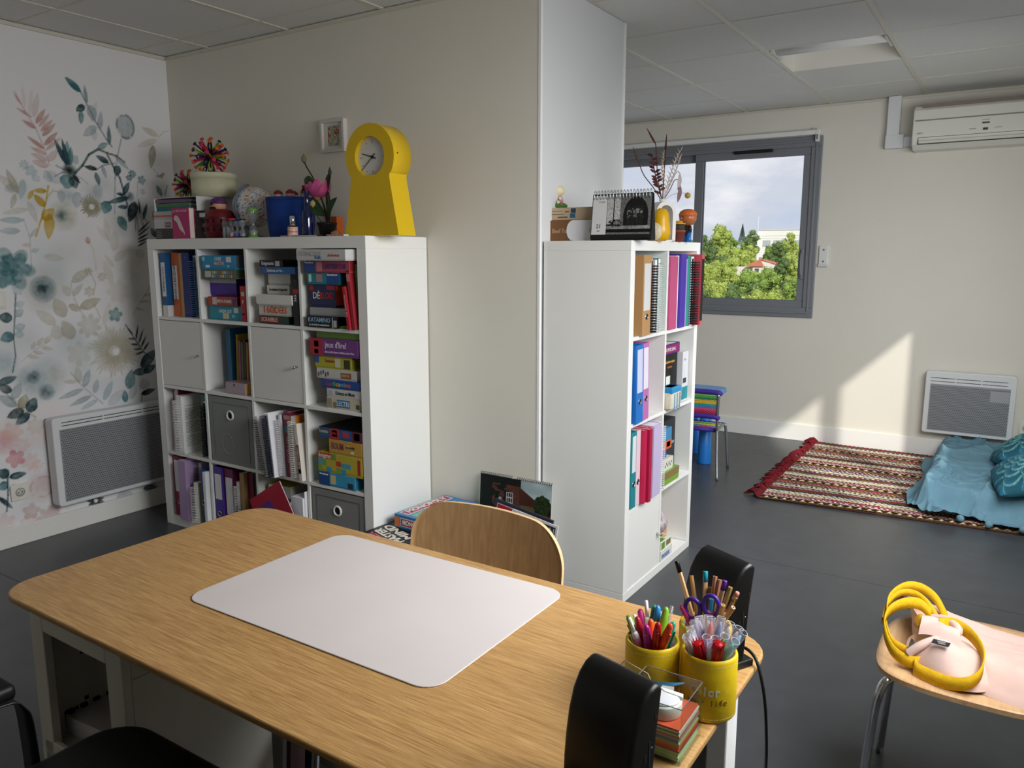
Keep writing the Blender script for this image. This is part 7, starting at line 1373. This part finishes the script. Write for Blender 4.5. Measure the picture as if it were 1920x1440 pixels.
for i in range(24):
    y_ = -.042+i*.0078; tube('woven_strand', [(-.135+.27*k/18, y_, .303+(.003 if (k+i) % 2 else -.002)) for k in range(19)], .004, mat(wc[(i*3//7) % 10], .6), r, 5)

# ================================================================ outside
S6 = 6.0; CC = np.array([3.7201, -2.3742, 1.4116])
def far(x, y, z): return tuple(CC+S6*(np.array([x, y, z])-CC))
gr = struct(pyd('ground', [(-400, 60, -11), (120, 60, -11), (120, 700, -9), (-400, 700, -9)], [(0, 1, 2, 3)], mat('6a7a3a', .9, noise=.2, nscale=.05)))
TREES=[(-12.87,48.0,3.32,-0.04,0.92,'a'),(-13.13,46.0,2.64,0.00,0.48,'b'),(-12.75,55.0,3.20,-0.20,0.57,'c'),(-15.59,62.0,3.85,1.73,0.35,'d'),(-8.93,50.0,2.84,-0.03,0.53,'a'),(-8.36,45.0,2.19,0.10,0.55,'b'),(-9.20,36.0,1.92,-0.75,0.65,'b'),(-8.69,38.0,1.83,-0.83,0.72,'e'),(-6.64,28.0,1.11,-0.62,0.52,'a'),(-4.94,25.0,1.00,-0.40,0.42,'e'),(-4.00,24.0,0.96,-0.40,0.43,'f'),(-3.57,25.0,1.01,-0.44,0.47,'f'),(-4.10,30.0,1.53,-0.64,0.29,'e'),(-2.20,23.0,0.72,-0.44,0.32,'f'),(-3.58,20.0,0.64,-0.46,0.47,'a'),(-2.22,19.0,0.53,-0.33,0.49,'a'),(-16.48,52.0,3.11,-0.19,0.36,'d'),(-16.41,50.0,2.58,-0.15,0.39,'b'),
]
FILL=[(-15.88,51.2,2.46,-0.87,0.68,'b'),(-7.88,29.8,1.15,-0.86,0.49,'a'),(-5.07,22.1,0.74,-0.80,0.47,'a'),(-15.77,53.5,2.59,-0.85,0.59,'b'),(-8.36,31.6,0.97,-1.15,0.40,'b'),(-5.17,23.2,0.31,-1.29,0.44,'b'),(-14.63,52.3,2.41,-0.93,0.58,'f'),(-7.59,31.8,1.19,-0.91,0.49,'a'),(-5.17,24.0,0.59,-1.05,0.43,'a'),(-14.36,53.0,2.74,-0.62,0.49,'a'),(-7.81,33.0,0.95,-1.22,0.40,'a'),(-4.31,22.3,0.24,-1.29,0.43,'b'),(-14.67,56.5,2.71,-0.84,0.50,'f'),(-7.13,32.2,1.34,-0.76,0.43,'a'),(-3.95,22.3,0.55,-0.96,0.48,'b'),(-14.83,59.8,2.44,-1.28,0.61,'f'),(-5.90,30.8,0.60,-1.41,0.41,'e'),(-4.50,26.0,0.75,-0.96,0.43,'a'),(-9.89,44.7,2.01,-0.80,0.46,'e'),(-5.55,30.6,0.74,-1.24,0.39,'e'),(-3.04,21.6,0.60,-0.84,0.51,'b'),(-12.36,57.9,2.09,-1.47,0.51,'b'),(-5.53,32.0,0.60,-1.46,0.48,'f'),(-3.80,25.2,0.39,-1.26,0.46,'a'),(-10.46,52.2,2.16,-1.04,0.58,'f'),(-4.80,30.2,0.72,-1.22,0.46,'a'),(-2.36,21.0,0.38,-1.02,0.34,'e'),(-9.43,50.6,2.10,-0.99,0.42,'b'),(-4.12,29.4,1.34,-0.52,0.40,'b'),(-2.51,23.1,0.29,-1.22,0.42,'e'),(-10.73,59.4,2.13,-1.45,0.62,'e'),(-3.77,29.6,1.37,-0.49,0.40,'a'),(-2.59,25.3,0.33,-1.30,0.50,'e'),(-7.62,49.6,2.11,-0.87,0.56,'a'),
]

KC = {'a': ('98a84e', 'bcca70'), 'b': ('5c7440', '7c9058'), 'c': ('647a48', '80945c'), 'd': ('3c5442', '4c6450'), 'e': ('a0b052', 'c4d078'), 'f': ('7e9a46', 'aabe62')}
KL = {'a': 'round yellow-green tree', 'b': 'mid green bushy tree', 'c': 'grey green tree', 'd': 'slim dark conifer', 'e': 'pale sunlit green tree', 'f': 'fresh green broad bush'}
POS = ['beyond the far end of the white hall', 'left of the slim conifer', 'before the long white hall', 'rising above the other crowns', 'at the right end of the white hall', 'below the white hall front', 'left of the red roofed house', 'just behind the red roofed house', 'at the lower left of the window view', 'below the house on the left', 'in front of the red roofed house', 'below the house on the right', 'right of the house near the window frame', 'lower right corner of the window view', 'lowest left edge of the window view', 'lowest right edge of the window view', 'behind the toy figure in the left pane', 'second behind the toy figure in the left pane']
def tree(i, x, y, zt, zb_, hw, kind, label=None):
    x, y_, zt = far(x, y, zt); zb2 = far(0, y, zb_)[2]; hw *= S6*1.12; y = y_
    gz_ = -11+2*(y-60)/640; up_ = zb2-gz_; zb2 = gz_
    r = thing('conifer' if kind == 'd' else 'tree', label or KL[kind]+' '+POS[i], 'tree', (x, y, zb2), group='tree crowns filling the slope' if label else 'trees seen through the window')
    Ht = zt-zb2; tube('trunk', [(0, 0, 0), (0, 0, Ht*.7)], [hw*.09, hw*.04], mat('5a4a38', .9), r, 7)
    rs = np.random.RandomState(100+i); N = 2600 if label is None else 2200
    if kind == 'd':
        t = rs.rand(N); a = rs.rand(N)*2*PI; rr_ = hw*(1-t)*np.sqrt(rs.rand(N)); P = np.stack([rr_*np.cos(a), rr_*np.sin(a), Ht-(Ht-up_)*.75*(1-t)], 1)
    else:
        nb = 26; cen = []; 
        for k in range(nb):
            a = rs.rand()*2*PI; q = rs.rand()**.5; zc = rs.rand(); cen.append((hw*.72*q*math.cos(a), hw*.72*q*math.sin(a), Ht-hw*(.35+.4*q)-zc*min(Ht*.75, hw*2.2), hw*(.24+.2*rs.rand())))
        cen.append((0, 0, Ht-hw*.4, hw*.4)); cen = np.array(cen); idx = rs.randint(0, len(cen), N); d = rs.randn(N, 3); d /= np.linalg.norm(d, axis=1)[:, None]; P = cen[idx, :3]+d*cen[idx, 3:4]*(.72+.42*rs.rand(N, 1))
    s = hw*.062; n1_ = rs.randn(N, 3); n1_ /= np.linalg.norm(n1_, axis=1)[:, None]; n2_ = np.cross(n1_, rs.randn(N, 3)); n2_ /= np.linalg.norm(n2_, axis=1)[:, None]; sz = s*(.7+.8*rs.rand(N, 1))
    v = np.concatenate([P-n1_*sz, P+n2_*sz*.7, P+n1_*sz, P-n2_*sz*.7]).reshape(4, N, 3).transpose(1, 0, 2).reshape(-1, 3)
    f = np.arange(4*N).reshape(N, 4)
    me = bpy.data.meshes.new('foliage'); me.from_pydata(v.tolist(), [], f.tolist()); me.materials.append(mat(KC[kind][0], .8, spec=.1)); me.materials.append(mat(KC[kind][1], .8, spec=.1)); me.polygons.foreach_set('material_index', rs.randint(0, 2, N))
    o = bpy.data.objects.new('foliage', me); COL.objects.link(o); o.parent = r; o['kind'] = 'stuff'
    if kind != 'd':   # solid inner mass of the crown
        ps = []
        bm = bmesh.new()
        for cx_, cy_, cz_, cr_ in cen: bmesh.ops.create_icosphere(bm, subdivisions=2, radius=cr_*.80, matrix=Matrix.Translation((cx_, cy_, cz_)))
        for v_ in bm.verts: v_.co += Vector((random.uniform(-1, 1), random.uniform(-1, 1), random.uniform(-1, 1)))*hw*.05
        me = bpy.data.meshes.new('crown'); bm.to_mesh(me); bm.free(); link('crown', me, mat(KC[kind][0], .9, noise=.3, nscale=1.2, key='crown'+kind), r, True)
    return r
for i, t_ in enumerate(TREES): tree(i, *t_)
ORD = ['first', 'second', 'third', 'fourth', 'fifth', 'sixth', 'seventh', 'eighth', 'ninth', 'tenth', 'eleventh', 'twelfth']
for i, t_ in enumerate(FILL): tree(40+i, *t_, label='%s leafy crown from the left in the %s row of trees down the slope outside' % (ORD[i//3], ('farthest', 'middle', 'nearest')[i % 3]))
# hedge of distant trees beside the view, one uncountable mass
rs = np.random.RandomState(5); bm = bmesh.new()
for k in range(150):
    x_ = -34+200*k/150+rs.rand()*2; rr_ = 3+2.5*rs.rand()
    bmesh.ops.create_icosphere(bm, subdivisions=1, radius=rr_, matrix=Matrix.Translation((x_, 225+30*rs.rand(), -10+7*rs.rand())) @ Matrix.Scale(1.5, 4, (0, 0, 1)))
for v_ in bm.verts: v_.co += Vector((rs.rand()-.5, rs.rand()-.5, rs.rand()-.5))*1.6
me = bpy.data.meshes.new('treeline'); bm.to_mesh(me); bm.free()
tag(link('treeline', me, mat('5c7440', .9, noise=.3, nscale=1.2, key='crownb')), 'continuous mass of distant green trees beyond the window', 'trees', kind='stuff')
# pale house with a red tiled roof
hx0, hy0, hz0 = far(-7.25, 34, .45); hx1 = far(-5.30, 34, 0)[0]; ht = far(0, 34, .89)[2]; hp = far(0, 34, 1.18)[2]; hm = far(-6.45, 34, 0)[0]
r = thing('house', 'pale house with a red tiled roof among the trees', 'house', (hm, hy0, hz0)); a, b = hx0-hm, hx1-hm; t = ht-hz0; p_ = hp-hz0
HW_ = mat('f0e8e0', .8)
box('wall', a*.25, b, 0, 7, 0, t, HW_, r); box('wall', a*1.5, a*.25, 1.5, 6, 0, t*.9, HW_, r)
pyd('gable', [(0.02*b, -.02, t), (b, -.02, t), (b*.12, -.02, p_*.93)], [(0, 1, 2)], HW_, r)
pyd('roof', [(a*.7, -.6, t*.98), (b*.30, -.6, t*1.0), (b*.12, .0, p_*.98), (a*.05, 2.5, p_), (b*1.06, -.5, t*.97), (b*1.06, 7.4, t*.97), (b*.12, 6, p_), (a*.7, 7.4, t*.98)], [(0, 1, 2, 3), (2, 4, 5, 6), (3, 2, 6), (0, 3, 6, 7)], mat('c8745c', .8, noise=.15, nscale=2.0), r)
box('chimney', a*.1, a*.1+.7, 3, 3.8, p_*.8, p_*1.14, mat('c08a70', .8), r)
for x in (a*.12, b*.35): w_ = box('window', x, x+1.1, -.05, .02, t*.35, t*.75, mat('5a626a', .3), r)
# long white hall
gx0, gy0, gz0 = far(-19.2, 75, 2.0); gx1 = far(-12.6, 75, 0)[0]; gt = far(0, 75, 3.70)[2]; gm_ = far(-18.0, 75, 0)[0]; g2 = far(0, 75, 3.15)[2]; g3 = far(0, 75, 2.95)[2]
r = thing('hall', 'long white flat roofed hall on the skyline beyond the trees', 'building', (gx0, gy0, gz0)); L = gx1-gx0
WH = mat('f4f2ee', .8); box('wall', gm_-gx0, L, 0, 20, -18, gt-gz0, WH, r); box('wall', 0, gm_-gx0, -2, 16, 0, (gt-gz0)*.72, WH, r); box('roof_edge', gm_-gx0-.3, L+.3, -.4, 20, gt-gz0, gt-gz0+.35, mat('d8d6d4', .6), r)
boxes('cladding_band', [(gm_-gx0, L, -.06, 0, g2-gz0, g2-gz0+.25), (gm_-gx0, L, -.06, 0, g3-gz0-.2, g3-gz0)], mat('cfc8c4', .7), r)
for i in range(4): box('window', gm_-gx0+3+i*6, gm_-gx0+7.5+i*6, -.08, 0, .8, g3-gz0-1.2, mat('b8bcc0', .4), r)
mx_, my_, mz_ = far(-16.6, 70, 3.4); r = thing('antenna_mast', 'thin white mast standing above the white hall', 'mast', (mx_, my_, mz_)); tube('mast', [(0, 0, -24), (0, 0, 8)], .12, mat('e8e8ea', .5), r, 6); tube('crossarm', [(-.9, 0, 7.4), (.9, 0, 7.4)], .1, mat('e8e8ea', .5), r, 6)

for o in bpy.data.objects:
    if o.name.split('.')[0] in ('joint_cap', 'peg_hole', 'stitching', 'port_slot', 'wire_binding', 'spiral_binding', 'scissor_arm', 'printed_lines', 'perforation'): o['kind'] = 'stuff'
